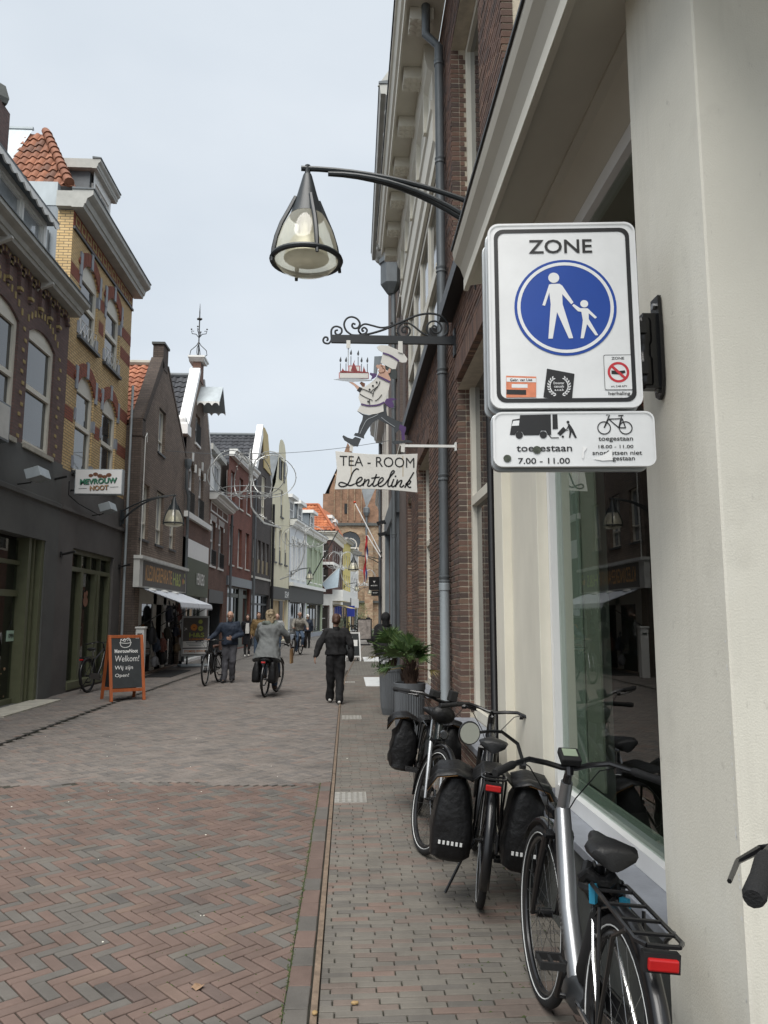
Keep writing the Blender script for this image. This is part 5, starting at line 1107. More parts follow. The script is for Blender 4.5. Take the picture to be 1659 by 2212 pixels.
wn_ = [hole(Z(-.9), Z(1.5), 5, 11, 2.2)]
wall(fc, [(0, 0, 12.5), (14.2, 0, 12.5)], wn_, .6).build('nave_wall', 'brick_church2', ct)
w = window(fc, ct, wn_[0], .5, .15, 'offwhite', 'pane', (.25, .5, .75), (.3, .6), arch_fill=False)
mb = MB(); s_ = [_hspan(wn_[0], 11 + 2.2 * k) for k in (0, .3, .55, .75, .9, 1)]; mb.poly([fc.p(a[0], -.52, 11 + 2.2 * k) for a, k in zip(s_, (0, .3, .55, .75, .9, 1))] + [fc.p(a[1], -.52, 11 + 2.2 * k) for a, k in list(zip(s_, (0, .3, .55, .75, .9, 1)))[::-1]]); mb.build('arch_pane', 'pane', w)
mb = MB(); mb.torus(fc.p(Z(.3), -.45, 11.3), .9, .09, (0, 1, 0), 20, 5); mb.build('tracery', 'offwhite', w)
mb = MB()
for k in range(5): x = -1.9 + k * .93; mb.box(x - .06, x + .06, 104.8, 105, 14.6, 19.8)
for k in range(4):
    x = -1.9 + k * .93
    for sgn in (0, 1):
        pts = [(x + (.93 * q if not sgn else .93 * (1 - q)) * .5, 104.9, 19.8 + 1.3 * math.sin(math.pi / 2 * q)) for q in (0, .3, .6, .85, 1)]; mb.tube(pts, .09, 5)
mb.build('blind_arch', 'brick_church2', ct, split=True)
mb = MB(); mb.fbox(fc, 0, 12.5, 0, .25, 13.95, 14.3); mb.fbox(fc, 0, 12.5, 0, .3, 3.4, 3.7); mb.build('string_course', 'dark_stone', ct, split=True)
mb = MB()
for x in (2.3, 8.5): mb.prism([fc.p(Z(x), 0, 0), fc.p(Z(x + 1.1), 0, 0), fc.p(Z(x + 1.1), 0, 12.5), fc.p(Z(x), 0, 12.5)], fc.n * 1.1)
mb.build('buttress', 'brick_church2', ct, split=True)
mb = MB(); mb.fbox(fc, Z(-.5), Z(-.05), .0, .1, 15.6, 17); mb.build('slit_window', 'black', ct)
mb = MB(); mb.tube([(2.53, 104.7, 16), (2.53, 104.7, 5)], .14, 8); mb.lathe([(.2, 15.2), (.45, 15.7), (.45, 16.3), (.1, 16.6)], (2.53, 104.6, 0), 6); mb.build('rain_spout', 'lead', ct, kind='stuff')
mb = MB(); mb.add([(2.53, 105.5, 16.2), (6.5, 105.5, 24.8), (6.5, 130, 24.8), (2.53, 130, 16.2)], [(0, 1, 2, 3)]); mb.add([(2.53, 105.5, 16.2), (-.1, 105.5, 25.4), (-.1, 130, 25.4), (2.53, 130, 16.2)], [(0, 1, 2, 3)]); mb.add([(-3.4, 105.5, 18), (-.1, 105.5, 25.4), (-.1, 130, 25.4), (-3.4, 130, 18)], [(0, 1, 2, 3)]); mb.build('slate_roof', 'slate', ct)
mb = MB(); mb.add([(-1, 107, 15), (6.5, 107, 15), (6.5, 116, 24.5), (-1, 116, 24.5)], [(0, 1, 2, 3)]); mb.build('nave_roof', 'slate', ct)
mb = MB(); mb.fbox(fc, 0, 12.5, -25, -.9, 0, 16); mb.build('core', 'interior', ct)  # closing box added behind the church front against light and sky
# ================================================================ tea-room side: brick building and plastered shopfront
BR = [(2, (.158, .098, .078)), (2, (.130, .086, .071)), (1.4, (.182, .110, .083)), (1, (.102, .074, .065)), (.5, (.205, .134, .10))]
K('mortar', (.52, .465, .375), .9, var=.18, vs=8, bump=.3, bs=70)
fR = Fr((1.25, 0), (1.25, 16.4), (-1, 0))
tr = thing('brick_building', 'red brick building with pale mortar joints and a cream bracketed cornice', 'building', (1.25, 9, 0))
hg = [hole(6.45, 8.6, .55, 4.38), hole(11.7, 13.6, .50, 4.38), hole(15.05, 16.0, .1, 4.0)]
hu = [hole(6.83, 8.78, 5.36, 8.72), hole(3.6, 5.77, 5.36, 8.72), hole(10.35, 15.7, 5.62, 8.0)]
big = lambda h, e: hole(h['a0'] - e, h['a1'] + e, h['z0'] - e, h['z1'] + e)
wall(fR, [(0, 5.92, 16.4), (4.25, 5.92, 16.4)], [big(h, .008) for h in hg], .2, b=-.009).build('mortar_bed', 'mortar', tr)
wall(fR, [(4.25, 0, 16.4), (9.8, 0, 16.4)], [big(h, .008) for h in hu] + [hole(6.442, 8.608, 4.25, 4.388), hole(11.69, 13.61, 4.25, 4.388)], .2, b=-.009).build('mortar_bed', 'mortar', tr)
ms, mf = piece('wall_brick', BR, True, .9, .8, 70, .3), piece('wall_brick_field', BR, False, .9, .8, 70, .3)
bl_, fld = [], MB()
def brick_run(s, e, z, off, deep=0):
    a = s - off
    while a < e - .012:
        p, q = max(a, s), min(a + .213, e)
        if q - p > .02: bl_.append((p, q, z))
        a += .224
COURSE = .0655
for j in range(int(9.7 / COURSE)):
    z = .02 + j * COURSE; zt = z + .0515; base = 5.93 if z < 4.2 else .2
    iv = [(base, 16.38)]
    for h in hg + hu:
        if zt > h['z0'] and z < h['z1']:
            nv = []
            for s, e in iv:
                if h['a1'] <= s or h['a0'] >= e: nv.append((s, e)); continue
                if h['a0'] - s > .03: nv.append((s, h['a0']))
                if e - h['a1'] > .03: nv.append((h['a1'], e))
            iv = nv
    for s, e in iv: brick_run(s, e, z, (.112 if j % 2 else 0) + random.uniform(-.006, .006))
def brk(mb, a0, a1, b0, b1, z0, z1):
    """a brick with softened arrises: front face a touch smaller than the body"""
    c = .003; f = fR.p
    mb.add([f(a0, b0, z0), f(a1, b0, z0), f(a1, b0, z1), f(a0, b0, z1), f(a0, b1 - c, z0), f(a1, b1 - c, z0), f(a1, b1 - c, z1), f(a0, b1 - c, z1), f(a0 + c, b1, z0 + c), f(a1 - c, b1, z0 + c), f(a1 - c, b1, z1 - c), f(a0 + c, b1, z1 - c)],
           [(8, 9, 10, 11), (4, 5, 9, 8), (5, 6, 10, 9), (6, 7, 11, 10), (7, 4, 8, 11), (0, 1, 5, 4), (1, 2, 6, 5), (2, 3, 7, 6), (3, 0, 4, 7)])
cand = sorted(bl_, key=lambda p: ((p[0] + p[1]) / 2) ** 2 + (p[2] - 1.65) ** 2 * .6 + (40 if (p[2] > 4 and p[0] < 5.2) else 0) - (12 if abs(p[0] - 8.6) < .05 else 0))
cand = [p for p in cand if not (p[2] < .5 and p[0] < 9)]
sing = set(cand[:200])
def one_brick(a0, a1, b0, b1, z0, z1):
    q = MB(); brk(q, a0, a1, b0, b1, z0, z1); q.build('brick', ms, tr, norm=False)
for p in bl_:
    d = random.uniform(-.002, .003)
    if p in sing: one_brick(p[0], p[1], -.1, d, p[2], p[2] + .0515)
    else: brk(fld, p[0], p[1], -.1, d, p[2], p[2] + .0515)
n_rev = 0
for h in hg[:2] + hu[:1]:   # bricks turned into the far reveals
    j0 = int((h['z0'] - .02) / COURSE) + 1
    for j in range(j0, int((h['z1'] - .02) / COURSE)):
        z = .02 + j * COURSE; w = .055 if j % 2 else .085
        for (b0, b1) in ((-.105 - w, -.108),):
            q = (h['a1'] - random.uniform(0, .003), h['a1'] + .1)
            if h is hg[0] and n_rev < 60: one_brick(*q, b0, b1, z, z + .0515); n_rev += 1
            else: brk(fld, *q, b0, b1, z, z + .0515)
fld.build('brick_field', mf, tr, kind='stuff')
# soldier lintels
for h in hg[:2]:
    mb = MB(); a = h['a0'] - .1
    while a < h['a1'] + .1: mb.fbox(fR, a, a + .055, -.15, .006, h['z1'] - .0, h['z1'] + .215); a += .064
    mb.build('soldier_brick', ms, tr, split=True)
def rwin(h, ver, hor, fm='cream', pm='pane', d=.16, fw=.10, sill=None): return window(fR, tr, h, d, fw, fm, pm, ver, hor, sill, 'stone_sill', .07)
rwin(hg[0], (.45,), (.62,), pm='pane', sill=(.02, .06, .06)); rwin(hg[1], (), (.62,), sill=(.02, .06, .06)); rwin(hg[2], (), (.6,))
rwin(hu[0], (.5,), (.35,), d=.2); rwin(hu[1], (.5,), (.35,), d=.2)
wb = window(fR, tr, hu[2], .02, .13, 'cream', 'pane', (.25, .5, .75), (.42,), None, bar=.13)
for (a0, a1, z0, z1, pr, nm) in ((6.7, 8.95, 5.2, 5.36, .16, 'black_sill'), (10.2, 15.9, 5.45, 5.62, .14, 'black_sill'), (3.5, 5.9, 5.2, 5.36, .16, 'black_sill')):
    mb = MB(); mb.fbox(fR, a0, a1, -.1, pr, z0, z1); mb.build(nm, 'black', tr)
mb = MB()   # low railing behind the canopy edge
for k in range(14): y_ = 4.4 + .12 * k; mb.tube([fR.p(y_, .22, 4.3), fR.p(y_, .22, 4.95)], .008, 4)
for z in (4.35, 4.95): mb.tube([fR.p(4.4, .22, z), fR.p(5.96, .22, z)], .012, 5)
mb.build('railing', 'black', tr)
# cream frieze and bracketed cornice
mb = MB(); mb.prof(fR, 10.0, 16.38, [(0, 8.0), (.05, 8.02), (.05, 8.25), (.09, 8.3), (.09, 8.75), (.12, 8.78), (.12, 8.9), (.09, 8.92), (.09, 9.35), (.16, 9.42), (.2, 9.6), (.2, 9.8), (0, 9.8)]); fz = mb.build('frieze', 'cream', tr)
mb = MB(); mb.prof(fR, 5.5, 16.4, [(0, 9.78), (.50, 9.78), (.50, 9.72), (.535, 9.72), (.54, 9.84), (.575, 9.86), (.61, 9.98), (.64, 10.0), (.64, 10.08), (0, 10.08)]); cn = mb.build('cornice', 'cream', tr)
mb = MB(); mb.prof(fR, 5.45, 16.45, [(0, 10.08), (.66, 10.08), (.66, 10.12), (0, 10.2)]); mb.build('lead_gutter', 'black', cn)
mod = None
for k in range(9):
    a = 7.2 + 1.14 * k
    if mod is None:
        mb = MB(); mb.fbox(fR, a - .16, a + .16, .14, .46, 9.60, 9.775)
        for i in range(3):
            for j in range(3):
                c = fR.p(a - .11 + .11 * i, .21 + .1 * j, 9.60); mb.lathe([(.03, -.014), (.045, -.008), (.05, .0)], c, 8)
        m0 = mb.build('modillion', 'cream', cn, smooth=30); mod = m0.data; y0m = a
    else: inst('modillion', mod, cn, Matrix.Translation((0, a - y0m, 0)))
mb = MB()
for k in range(5): a = 10.6 + 1.25 * k; mb.fbox(fR, a - .05, a + .05, .05, .16, 8.78, 9.42)
mb.build('frieze_bracket', 'cream', fz, split=True)
mb = MB(); mb.box(1.5, 9, 5.98, 16.38, 0, 9.7); mb.box(2.6, 9, 0, 5.97, 4.3, 9.7); mb.build('core', 'interior', tr, kind='stuff')  # closing boxes added behind the wall, stop light and sky
# ---- plastered shopfront in front of it
K('panel_sage', (.36, .39, .34), .7, var=.04); K('panel_beige', (.33, .325, .27), .7, var=.04)
ts = thing('plaster_shopfront', 'beige plastered shopfront with a thick corner pillar and deep canopy', 'shopfront', (1.2, 3.5, 0)); fS = Fr((1.22, 0), (1.22, 6), (-1, 0))
mb = MB(); X0, X1, Y0, Y1 = 1.05, 3.2, 2.1, 2.62
nz_ = 46; vs = []; fs = []   # pillar with a slightly worn near arris
for i in range(nz_ + 1):
    z = 5.2 * i / nz_; ch = .006 + (.010 * max(0, noise.noise(V((z * 9, 3.1, 0)))) if z < 1.3 else .0)
    vs += [(X0, Y1, z), (X0, Y0 + ch, z), (X0 + ch, Y0, z), (X1, Y0, z), (X1, Y1, z)]
for i in range(nz_):
    for k in range(5): fs.append((i * 5 + k, i * 5 + (k + 1) % 5, i * 5 + 5 + (k + 1) % 5, i * 5 + 5 + k))
mb.add(vs, fs + [tuple(range(5)), tuple(nz_ * 5 + k for k in range(5))]); pil = mb.build('pillar', 'plaster_pillar', ts)
K('bare_plaster', (.78, .77, .74), .9, var=.1, vs=60)
mb = MB()   # chipped paint along the arris
for i in range(26):
    z = min(1.8, max(.1, random.choice((.35, .62, .95, 1.0, 1.3, 1.55)) + random.gauss(0, .07))); h_ = random.uniform(.004, .018) * (1 if random.random() < .8 else 1.8); w_ = random.uniform(.0015, .004)
    e = Y0 + .004 + random.uniform(-.002, .004)
    e += .014; w_ *= 2; mb.add([(X0 - .0006, e, z), (X0 - .0006, e + w_, z + h_ * .4), (X0 - .0006, e + w_ * .6, z + h_), (X0 - .0006, e - w_ * .3, z + h_ * .7)], [(0, 1, 2, 3)])
mb.build('chipped_paint', 'bare_plaster', pil, kind='stuff', norm=False)
def sbox(name, mt, *a, parent=None, bev=.004):
    mb = MB(); mb.box(*a); return mb.build(name, mt, parent or ts, bev=bev)
sbox('pilaster_edge', 'plaster', 1.15, 1.6, 5.66, 5.96, 0, 4.0); sbox('pilaster', 'plaster', 1.215, 1.6, 4.92, 5.66, 0, 4.0); sbox('pilaster_strip', 'plaster', 1.195, 1.6, 4.782, 4.92, .62, 4.0); sbox('pilaster_foot', 'stone_sill', 1.185, 1.6, 4.782, 4.92, .572, .62)
# window: white frame, pane, stone sill, dark plinth
mb = MB(); mb.box(1.262, 1.36, 2.625, 4.78, .572, .655); mb.box(1.262, 1.36, 4.72, 4.78, .655, 3.86); mb.box(1.262, 1.36, 2.625, 2.68, .655, 3.86); mb.box(1.262, 1.36, 2.68, 4.72, 3.78, 3.86); wf = mb.build('shop_window', 'bright_white', ts)
mb = MB(); mb.box(1.302, 1.312, 2.68, 4.72, .655, 3.78); mb.build('pane', 'bigglass', wf)
mb = MB(); mb.box(1.314, 1.33, 2.68, 4.72, .655, .73); mb.build('inner_frame', 'panel_sage', wf); mb = MB(); mb.box(1.334, 1.346, 4.38, 4.72, .73, 3.78); mb.build('pale_panel', 'panel_sage', wf); mb = MB(); mb.box(1.35, 1.362, 4.12, 4.38, .73, 3.78); mb.build('pale_panel', 'panel_beige', wf)  # two pale upright panels added close behind the glass for its pale band
sbox('window_sill', 'stone_sill', 1.105, 1.30, 2.625, 4.9, .525, .57, parent=wf); sbox('plinth', 'dark_stone', 1.14, 1.5, 2.63, 4.92, 0, .522); sbox('plinth_foot', 'dark_stone', 1.125, 1.5, 4.93, 5.3, 0, .16)
sbox('brick_building_sill', 'stone_sill', 1.08, 1.4, 6.4, 8.62, .49, .545, parent=None)
# room behind the glass
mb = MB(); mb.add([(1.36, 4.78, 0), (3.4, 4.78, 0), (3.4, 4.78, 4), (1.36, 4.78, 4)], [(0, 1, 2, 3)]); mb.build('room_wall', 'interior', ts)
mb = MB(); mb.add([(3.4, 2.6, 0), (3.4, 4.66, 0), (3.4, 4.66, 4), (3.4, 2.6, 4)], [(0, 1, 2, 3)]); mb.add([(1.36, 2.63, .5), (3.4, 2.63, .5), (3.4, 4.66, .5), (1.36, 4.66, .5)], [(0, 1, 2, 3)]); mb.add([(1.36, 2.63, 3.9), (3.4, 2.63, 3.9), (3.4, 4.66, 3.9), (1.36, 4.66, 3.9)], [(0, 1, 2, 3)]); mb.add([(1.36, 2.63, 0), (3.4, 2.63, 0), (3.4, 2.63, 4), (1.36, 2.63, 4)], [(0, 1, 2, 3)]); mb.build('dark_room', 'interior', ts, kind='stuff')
mb = MB(); mb.box(1.37, 1.54, 4.50, 4.76, .5, 3.9); mb.build('inner_column', 'white', ts)
# canopy
mb = MB(); pf = [(.725, 4.165), (.735, 4.12), (.775, 4.07), (.80, 4.0), (.805, 3.985), (.805, 3.905), (.83, 3.905), (.83, 3.945), (1.10, 3.99), (1.10, 3.975), (1.15, 3.975), (1.27, 3.86), (1.6, 3.86), (1.6, 4.2), (.725, 4.2)]
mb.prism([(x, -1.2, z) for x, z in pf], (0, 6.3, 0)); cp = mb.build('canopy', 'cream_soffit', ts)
sbox('canopy_lead', 'black', .712, 1.3, -1.2, 5.115, 4.2, 4.225, parent=cp); sbox('canopy_fascia', 'cream', .799, .8042, -1.2, 5.098, 3.908, 3.985, parent=cp, bev=0)
mb = MB(); mb.box(.826, .834, -1.2, 5.09, 3.925, 3.944); mb.build('soffit_bead', 'offwhite', cp)
# black rain pipe and grey downpipes
pipe('slim black downpipe beside the plastered shopfront', [(1.19, 6.28, 3.9), (1.19, 6.28, .62), (1.14, 6.1, .40), (1.14, 6.1, .02)], .033, 'black')
pipe('tall zinc downpipe on the brick building behind the chef sign', [(1.0, 9.3, 9.79), (1.0, 9.3, 9.35), (1.17, 9.3, 9.18), (1.17, 9.3, 2.05), (1.17, 9.3, .02)], .058, 'pipe_grey', [(1.17, 9.3, z) for z in (8.95, 7.55, 6.05, 4.7, 3.35, 2.1)])
mb = MB(); mb.tube([(1.17, 9.3, .02), (1.17, 9.3, 1.98)], .0595, 12); mb.lathe([(.06, 0), (.069, .01), (.069, .09), (.06, .1)], (1.17, 9.3, 1.95), 12); lp = thing('standpipe', 'pale galvanised foot of the tall zinc downpipe', 'pipe', (1.17, 9.3, 0)); mb.build('pipe', 'zinc_light', lp, smooth=True)
p2 = pipe('zinc downpipe with box hopper beyond the brick building', [(1.10, 18.6, 10.0), (1.12, 18.6, 9.5), (1.12, 18.6, .1)], .058, 'pipe_grey', [(1.12, 18.6, z) for z in (8.6, 6.8, 5.2, 3.6)])
mb = MB(); mb.lathe([(.1, 9.75), (.24, 9.95), (.27, 10.0), (.27, 10.55), (.31, 10.56), (.31, 10.68), (.2, 10.7)], (1.06, 18.6, 0), 6); mb.build('hopper', 'pipe_grey', p2)
pipe('thin downpipe at the far corner of the tea room side', [(1.28, 30.6, 8.6), (1.28, 30.6, .1)], .058, 'pipe_grey', [(1.28, 30.6, z) for z in (6.8, 5.3, 3.8, 2.4)])
# ---- R3 taller house, R4 next
M['brick_r3'] = brickwall('brick_r3', (.13, .10, .09), (.17, .125, .11), (.16, .14, .12))
f3r = Fr((1.25, 16.42), (1.32, 24.9), (-1, 0)); t = house('tall_cornice_house', 'tall house with grey brick foot and high studded cornice', f3r)
hr = [hole(.9, 2.1, 5.6, 8.2), hole(3.2, 4.4, 5.6, 8.2), hole(5.6, 6.8, 5.6, 8.2), hole(.9, 2.1, 9.2, 11.6), hole(3.2, 4.4, 9.2, 11.6), hole(5.6, 6.8, 9.2, 11.6)]; sr = [hole(2.7, 8.0, .1, 4.2)]
wall(f3r, [(0, 0, f3r.L), (13.4, 0, f3r.L)], hr + sr, .15).build('brick_wall', 'brick_r3', t)
for h in hr: window(f3r, t, h, .1, .1, 'cream', 'pane', (), (.5,), (.05, .08, .08), 'offwhite')
window(f3r, t, sr[0], .1, .15, 'zinc', 'pane', (.3, .6), (.7,), None, name='shopfront', bar=.12)
mb = MB(); mb.prof(f3r, 0, f3r.L, [(0, 12.9), (.1, 12.95), (.1, 13.3), (.45, 13.7), (.55, 13.7), (.58, 13.95), (0, 13.95)]); cn3 = mb.build('cornice', 'trim', t)
mb = MB(); mb.prof(f3r, -.02, f3r.L, [(0, 13.95), (.6, 13.95), (.6, 14.0), (0, 14.1)]); mb.build('lead_gutter', 'lead', cn3)
mb = MB()
for k in range(10): mb.ball(f3r.p(.4 + .85 * k, .36, 13.5), .1, 8)
mb.build('stud', 'trim', cn3, smooth=True, split=True)
mb = MB(); mb.prism([f3r.p(.0, .3, 13.95), f3r.p(.0, .62, 13.9), f3r.p(.0, .1, 14.7)], f3r.u * .05); mb.build('gable_peak', 'trim', cn3)
mb = MB(); mb.fbox(f3r, 2.4, 8.4, .0, .14, 4.2, 4.75); mb.build('fascia', 'zinc', t); mb = MB(); mb.fbox(f3r, 2.5, 2.7, 0, .1, 0, 4.2); mb.fbox(f3r, 5.0, 5.2, 0, .1, 0, 4.2); mb.fbox(f3r, 8.0, 8.3, 0, .12, 0, 4.2); mb.build('steel_post', 'zinc', t, split=True)
body(t, f3r, f3r.L, 7, 13.3)
f4r = Fr((1.33, 24.95), (1.40, 31.0), (-1, 0)); t = house('white_pilaster_house', 'house with white pilasters beyond the tall cornice house', f4r)
hr = [hole(.8, 1.9, 4.4, 6.6), hole(2.6, 3.7, 4.4, 6.6), hole(4.4, 5.5, 4.4, 6.6)]
wall(f4r, [(0, 0, f4r.L), (8.8, 0, f4r.L)], hr + [hole(.5, 5.4, .2, 3.2)], .15).build('brick_wall', 'brick_l6', t)
for h in hr: window(f4r, t, h, .1, .1, 'cream', 'pane', (), (.5,))
window(f4r, t, hole(.5, 5.4, .2, 3.2), .1, .1, 'zinc', 'pane', (.33, .66), (), None, name='shopfront')
mb = MB()
for a in (.05, 2.05, 3.9, 5.7): mb.fbox(f4r, a, a + .35, 0, .07, .8, 8.6)
mb.build('pilaster', 'offwhite', t, split=True); cornice(f4r, t, 0, f4r.L, 8.7, .5, .5, 'white'); body(t, f4r, f4r.L, 7, 8.7)
f5r = Fr((1.72, 31.1), (2.05, 46), (-1, 0)); t = house('far_brick_house', 'far brick house at the bend on the tea room side', f5r)
hr = rows(f5r, t, (2, 4.5, 7, 9.5, 12), 4.4, 6.4, 1.1); wall(f5r, [(0, 0, f5r.L), (8, 0, f5r.L)], hr, .15).build('brick_wall', 'brick_l5', t)
for h in hr: window(f5r, t, h, .1, .1, 'cream', 'pane', (), (.5,))
body(t, f5r, f5r.L, 6, 7.9); cornice(f5r, t, 0, f5r.L, 8, .4, .4, 'white')
mb = MB(); mb.box(1.42, 1.72, 31.02, 31.08, 0, 8); mb.build('corner_wall', 'brick_l5', t)
lamp('hanging lamp on the far tea room side above the poster stand', (1.80, 40, 4.35), (.30, 40, 4.75), (-1, 0, 0))
# ---- near lamp
lamp('large hanging street lamp bracketed over the shop canopy', (1.24, 5.62, 4.57), (-.332, 5.62, 5.07), (-1, 0, 0))
# ---- hanging black sign, flood lamps, flagpoles
mo = thing('hanging_sign', 'black two part hanging sign with white MODIFY lettering', 'sign', (1.2, 30.2, 3)); mb = MB(); mb.box(.83, 1.25, 30.2, 30.24, 2.65, 3.17); mb.box(.93, 1.25, 30.2, 30.24, 2.43, 2.64); mb.build('panel', 'black', mo, split=True)
text('MODIFY', 'lettering', 'white_paint', mo, (1.04, 30.195, 2.83), (1, 0, 0), (0, 0, 1), .26, .045, bold=.02); text('MODIFY', 'lettering', 'white_paint', mo, (1.09, 30.195, 2.55), (1, 0, 0), (0, 0, 1), .2, .035, bold=.02)
mb = MB(); flat(mb, [(-.045, .04), (.045, .04), (0, -.045)], (1.04, 30.195, 2.97), (1, 0, 0), (0, 0, 1)); mb.build('triangle_logo', 'white_paint', mo)
K('red_ball', (.55, .08, .03), .4)
for (a, b, ball, lb) in (((1.27, 30.0, 4.12), (.26, 30.4, 6.15), True, 'white flagpole with red ball leaning from the tea room side'), ((1.25, 29.0, 3.85), (.74, 29.2, 4.7), False, 'short white flagpole below the red balled pole')):
    fp = thing('flagpole', lb, 'flagpole', a, group='white flagpoles'); mb = MB(); mb.tube([a, b], .022, 8); mb.build('pole', 'bright_white', fp, smooth=True); mb = MB(); mb.tube([V(a) + V((.1, 0, -.02)), V(a)], .035, 8); mb.build('socket', 'black', fp)
    if ball: mb = MB(); mb.ball(b, .055, 10); mb.build('ball', 'red_ball', fp, smooth=True)
K('flag_red', (.42, .03, .035), .8); K('flag_white', (.72, .72, .72), .8); K('flag_blue', (.03, .06, .25), .8)
fl = thing('flag', 'furled red white and blue flag hanging from the short pole', 'flag', (.72, 29.1, 4.6))
for i, m_ in enumerate(('flag_red', 'flag_white', 'flag_blue')):
    mb = MB(); n = 16; vs = []
    for k in range(n + 1):
        z = 4.68 - 1.75 * k / n; x = .73 - .08 * k / n + .02 * math.sin(k * .9 + i); y_ = 29.15 + .03 * i + .03 * math.sin(k * 1.3)
        w = .028 + .014 * math.sin(k * .7 + i * 2); dx = (i - 1) * .026
        vs += [(x + dx - w, y_, z), (x + dx + w, y_ + .02, z), (x + dx + w, y_ + .05, z), (x + dx - w, y_ + .03, z)]
    mb.add(vs, [(4 * k + j, 4 * k + (j + 1) % 4, 4 * k + 4 + (j + 1) % 4, 4 * k + 4 + j) for k in range(n) for j in range(4)]); mb.build('stripe', m_, fl, smooth=True)
for (y_, z_, lb) in ((23.5, 4.5, 'upper black floodlight on the tea room side wall'), (22.6, 4.05, 'lower black floodlight on the tea room side wall')):
    q = thing('spotlight', lb, 'floodlight', (1.3, y_, z_), group='black floodlights'); mb = MB(); mb.obox((1.02, y_, z_), (.12, 0, .03), (0, .12, 0), (-.02, 0, .04)); mb.build('housing', 'black', q); mb = MB(); mb.tube([(1.3, y_, z_ - .05), (1.1, y_, z_ - .03)], .015, 5); mb.build('arm', 'black', q)
dp = thing('flagpole', 'dark bare flagpole leaning from the green painted house', 'flagpole', (-3.3, 61, 4)); mb = MB(); mb.tube([(-3.15, 60.6, 4.0), (-.75, 60.6, 8.4)], .045, 7); mb.build('pole', 'black', dp)
bn = thing('banner', 'pale blue banner hanging from the dark brick corner house', 'banner', (-1.4, 70, 5)); K('banner_blue', (.52, .62, .70), .8, var=.08); mb = MB(); mb.prism([(-2.3, 69.2, 4.5), (-.7, 69.0, 6.0), (-.85, 69.0, 4.2), (-1.95, 69.2, 4.0)], (0, .04, 0)); mb.build('cloth', 'banner_blue', bn); mb = MB(); mb.tube([(-2.6, 69.2, 4.2), (-.6, 69.0, 6.15)], .03, 5); mb.build('pole', 'white', bn)
# ================================================================ signs and street furniture
K('sign_white', (.72, .73, .73), .35, var=.05, vs=9); K('sign_black', (.007, .007, .0075), .45, var=.1); K('sign_blue', (.009, .055, .30), .35, var=.06, vs=6); K('sign_red', (.50, .025, .035), .4); K('sticker_orange', (.62, .20, .10), .5, var=.15, vs=30); K('alu', (.40, .42, .43), .4, metal=.6, var=.1)
zs_ = thing('zone_sign', 'white pedestrian zone sign with blue disc on the plaster pillar', 'sign', (1.05, 2.36, 2.5))
UX = V((math.cos(R(-1.5)), math.sin(R(-5)), math.sin(R(-.2)))).normalized(); UY = V((.042, .02, 1)).normalized(); UY = (UY - UX * UY.dot(UX)).normalized(); NN = UX.cross(UY)
OC = V((.688, 2.335, 2.612)); PW, PH = .478, .628
def plate(o, w, h, r, th, nm, mt, par=zs_):
    mb = MB(); mb.prism([o + UX * a + UY * b for a, b in rrect(w, h, r)], NN * -th); return mb.build(nm, mt, par, bev=.003)
pl = plate(OC, PW, PH, .035, .012, 'zone_plate', 'sign_white')
plate(OC - NN * .03 - UX * .006 - UY * .01, PW, PH, .035, .02, 'back_frame', 'alu'); plate(OC - NN * .075 - UX * .012 - UY * .02, PW, PH - .02, .03, .012, 'rear_plate', 'alu')
def ringflat(mb, w, h, r, t, o, lift):
    A = rrect(w, h, r); B = rrect(w - 2 * t, h - 2 * t, r - t * .6); n = len(A)
    mb.add([o + UX * a + UY * b + NN * lift for a, b in A + B], [(i, (i + 1) % n, n + (i + 1) % n, n + i) for i in range(n)]); return mb
mb = ringflat(MB(), PW - .04, PH - .04, .03, .013, OC, .0016); mb.build('border', 'sign_black', pl)
mb = ringflat(MB(), PW - .002, PH - .002, .034, .006, OC, .004); mb.build('rim', 'sign_white', pl)
text('ZONE', 'lettering', 'sign_black', pl, OC + UX * -.004 + UY * .232, UX, UY, .205, .048, bold=.012, ext=.002)
cc = OC + UX * .006 + UY * .022; k = .00042
mb = MB(); disc(mb, (0, 0), .163, cc, UX, UY, .0015, 56); mb.build('blue_disc', 'sign_blue', pl)
mb = MB(); disc(mb, (0, 0), .154, cc, UX, UY, .0022, 56, .1435); mb.build('white_ring', 'sign_white', pl)
P = lambda pts: [((x - 787) * k, (760 - y) * k) for x, y in pts]
mb = MB(); flat(mb, P([(668, 575), (612, 742), (632, 748), (668, 640), (676, 735), (650, 1012), (683, 1012), (722, 800), (805, 1012), (837, 1010), (766, 735), (766, 655), (832, 738), (849, 722), (768, 585), (748, 570), (688, 570)])[::-1], cc, UX, UY, .0028); disc(mb, P([(705, 520)])[0], 42 * k, cc, UX, UY, .0028, 24); mb.build('adult_pictogram', 'sign_white', pl)
mb = MB(); flat(mb, P([(850, 735), (838, 748), (880, 795), (906, 800), (915, 868), (893, 1012), (917, 1012), (945, 900), (1005, 990), (1026, 988), (960, 858), (961, 812), (1008, 857), (1022, 845), (955, 772), (898, 770)])[::-1], cc, UX, UY, .0028); disc(mb, P([(930, 735)])[0], 30 * k, cc, UX, UY, .0028, 20); mb.build('child_pictogram', 'sign_white', pl)
def at_(x, y): # picture position on the plate
    t = (y - 75) / 1470; xl, xr = 155 + 85 * t, 1270 + 140 * t; return OC + UX * (((x - xl) / (xr - xl) - .5) * PW) + UY * ((.5 - t) * PH)
o_ = at_(1205, 1272); mb = MB(); flat(mb, rrect(.092, .118, .006), o_, UX, UY, .0014); st = mb.build('small_zone_panel', 'sign_white', pl)
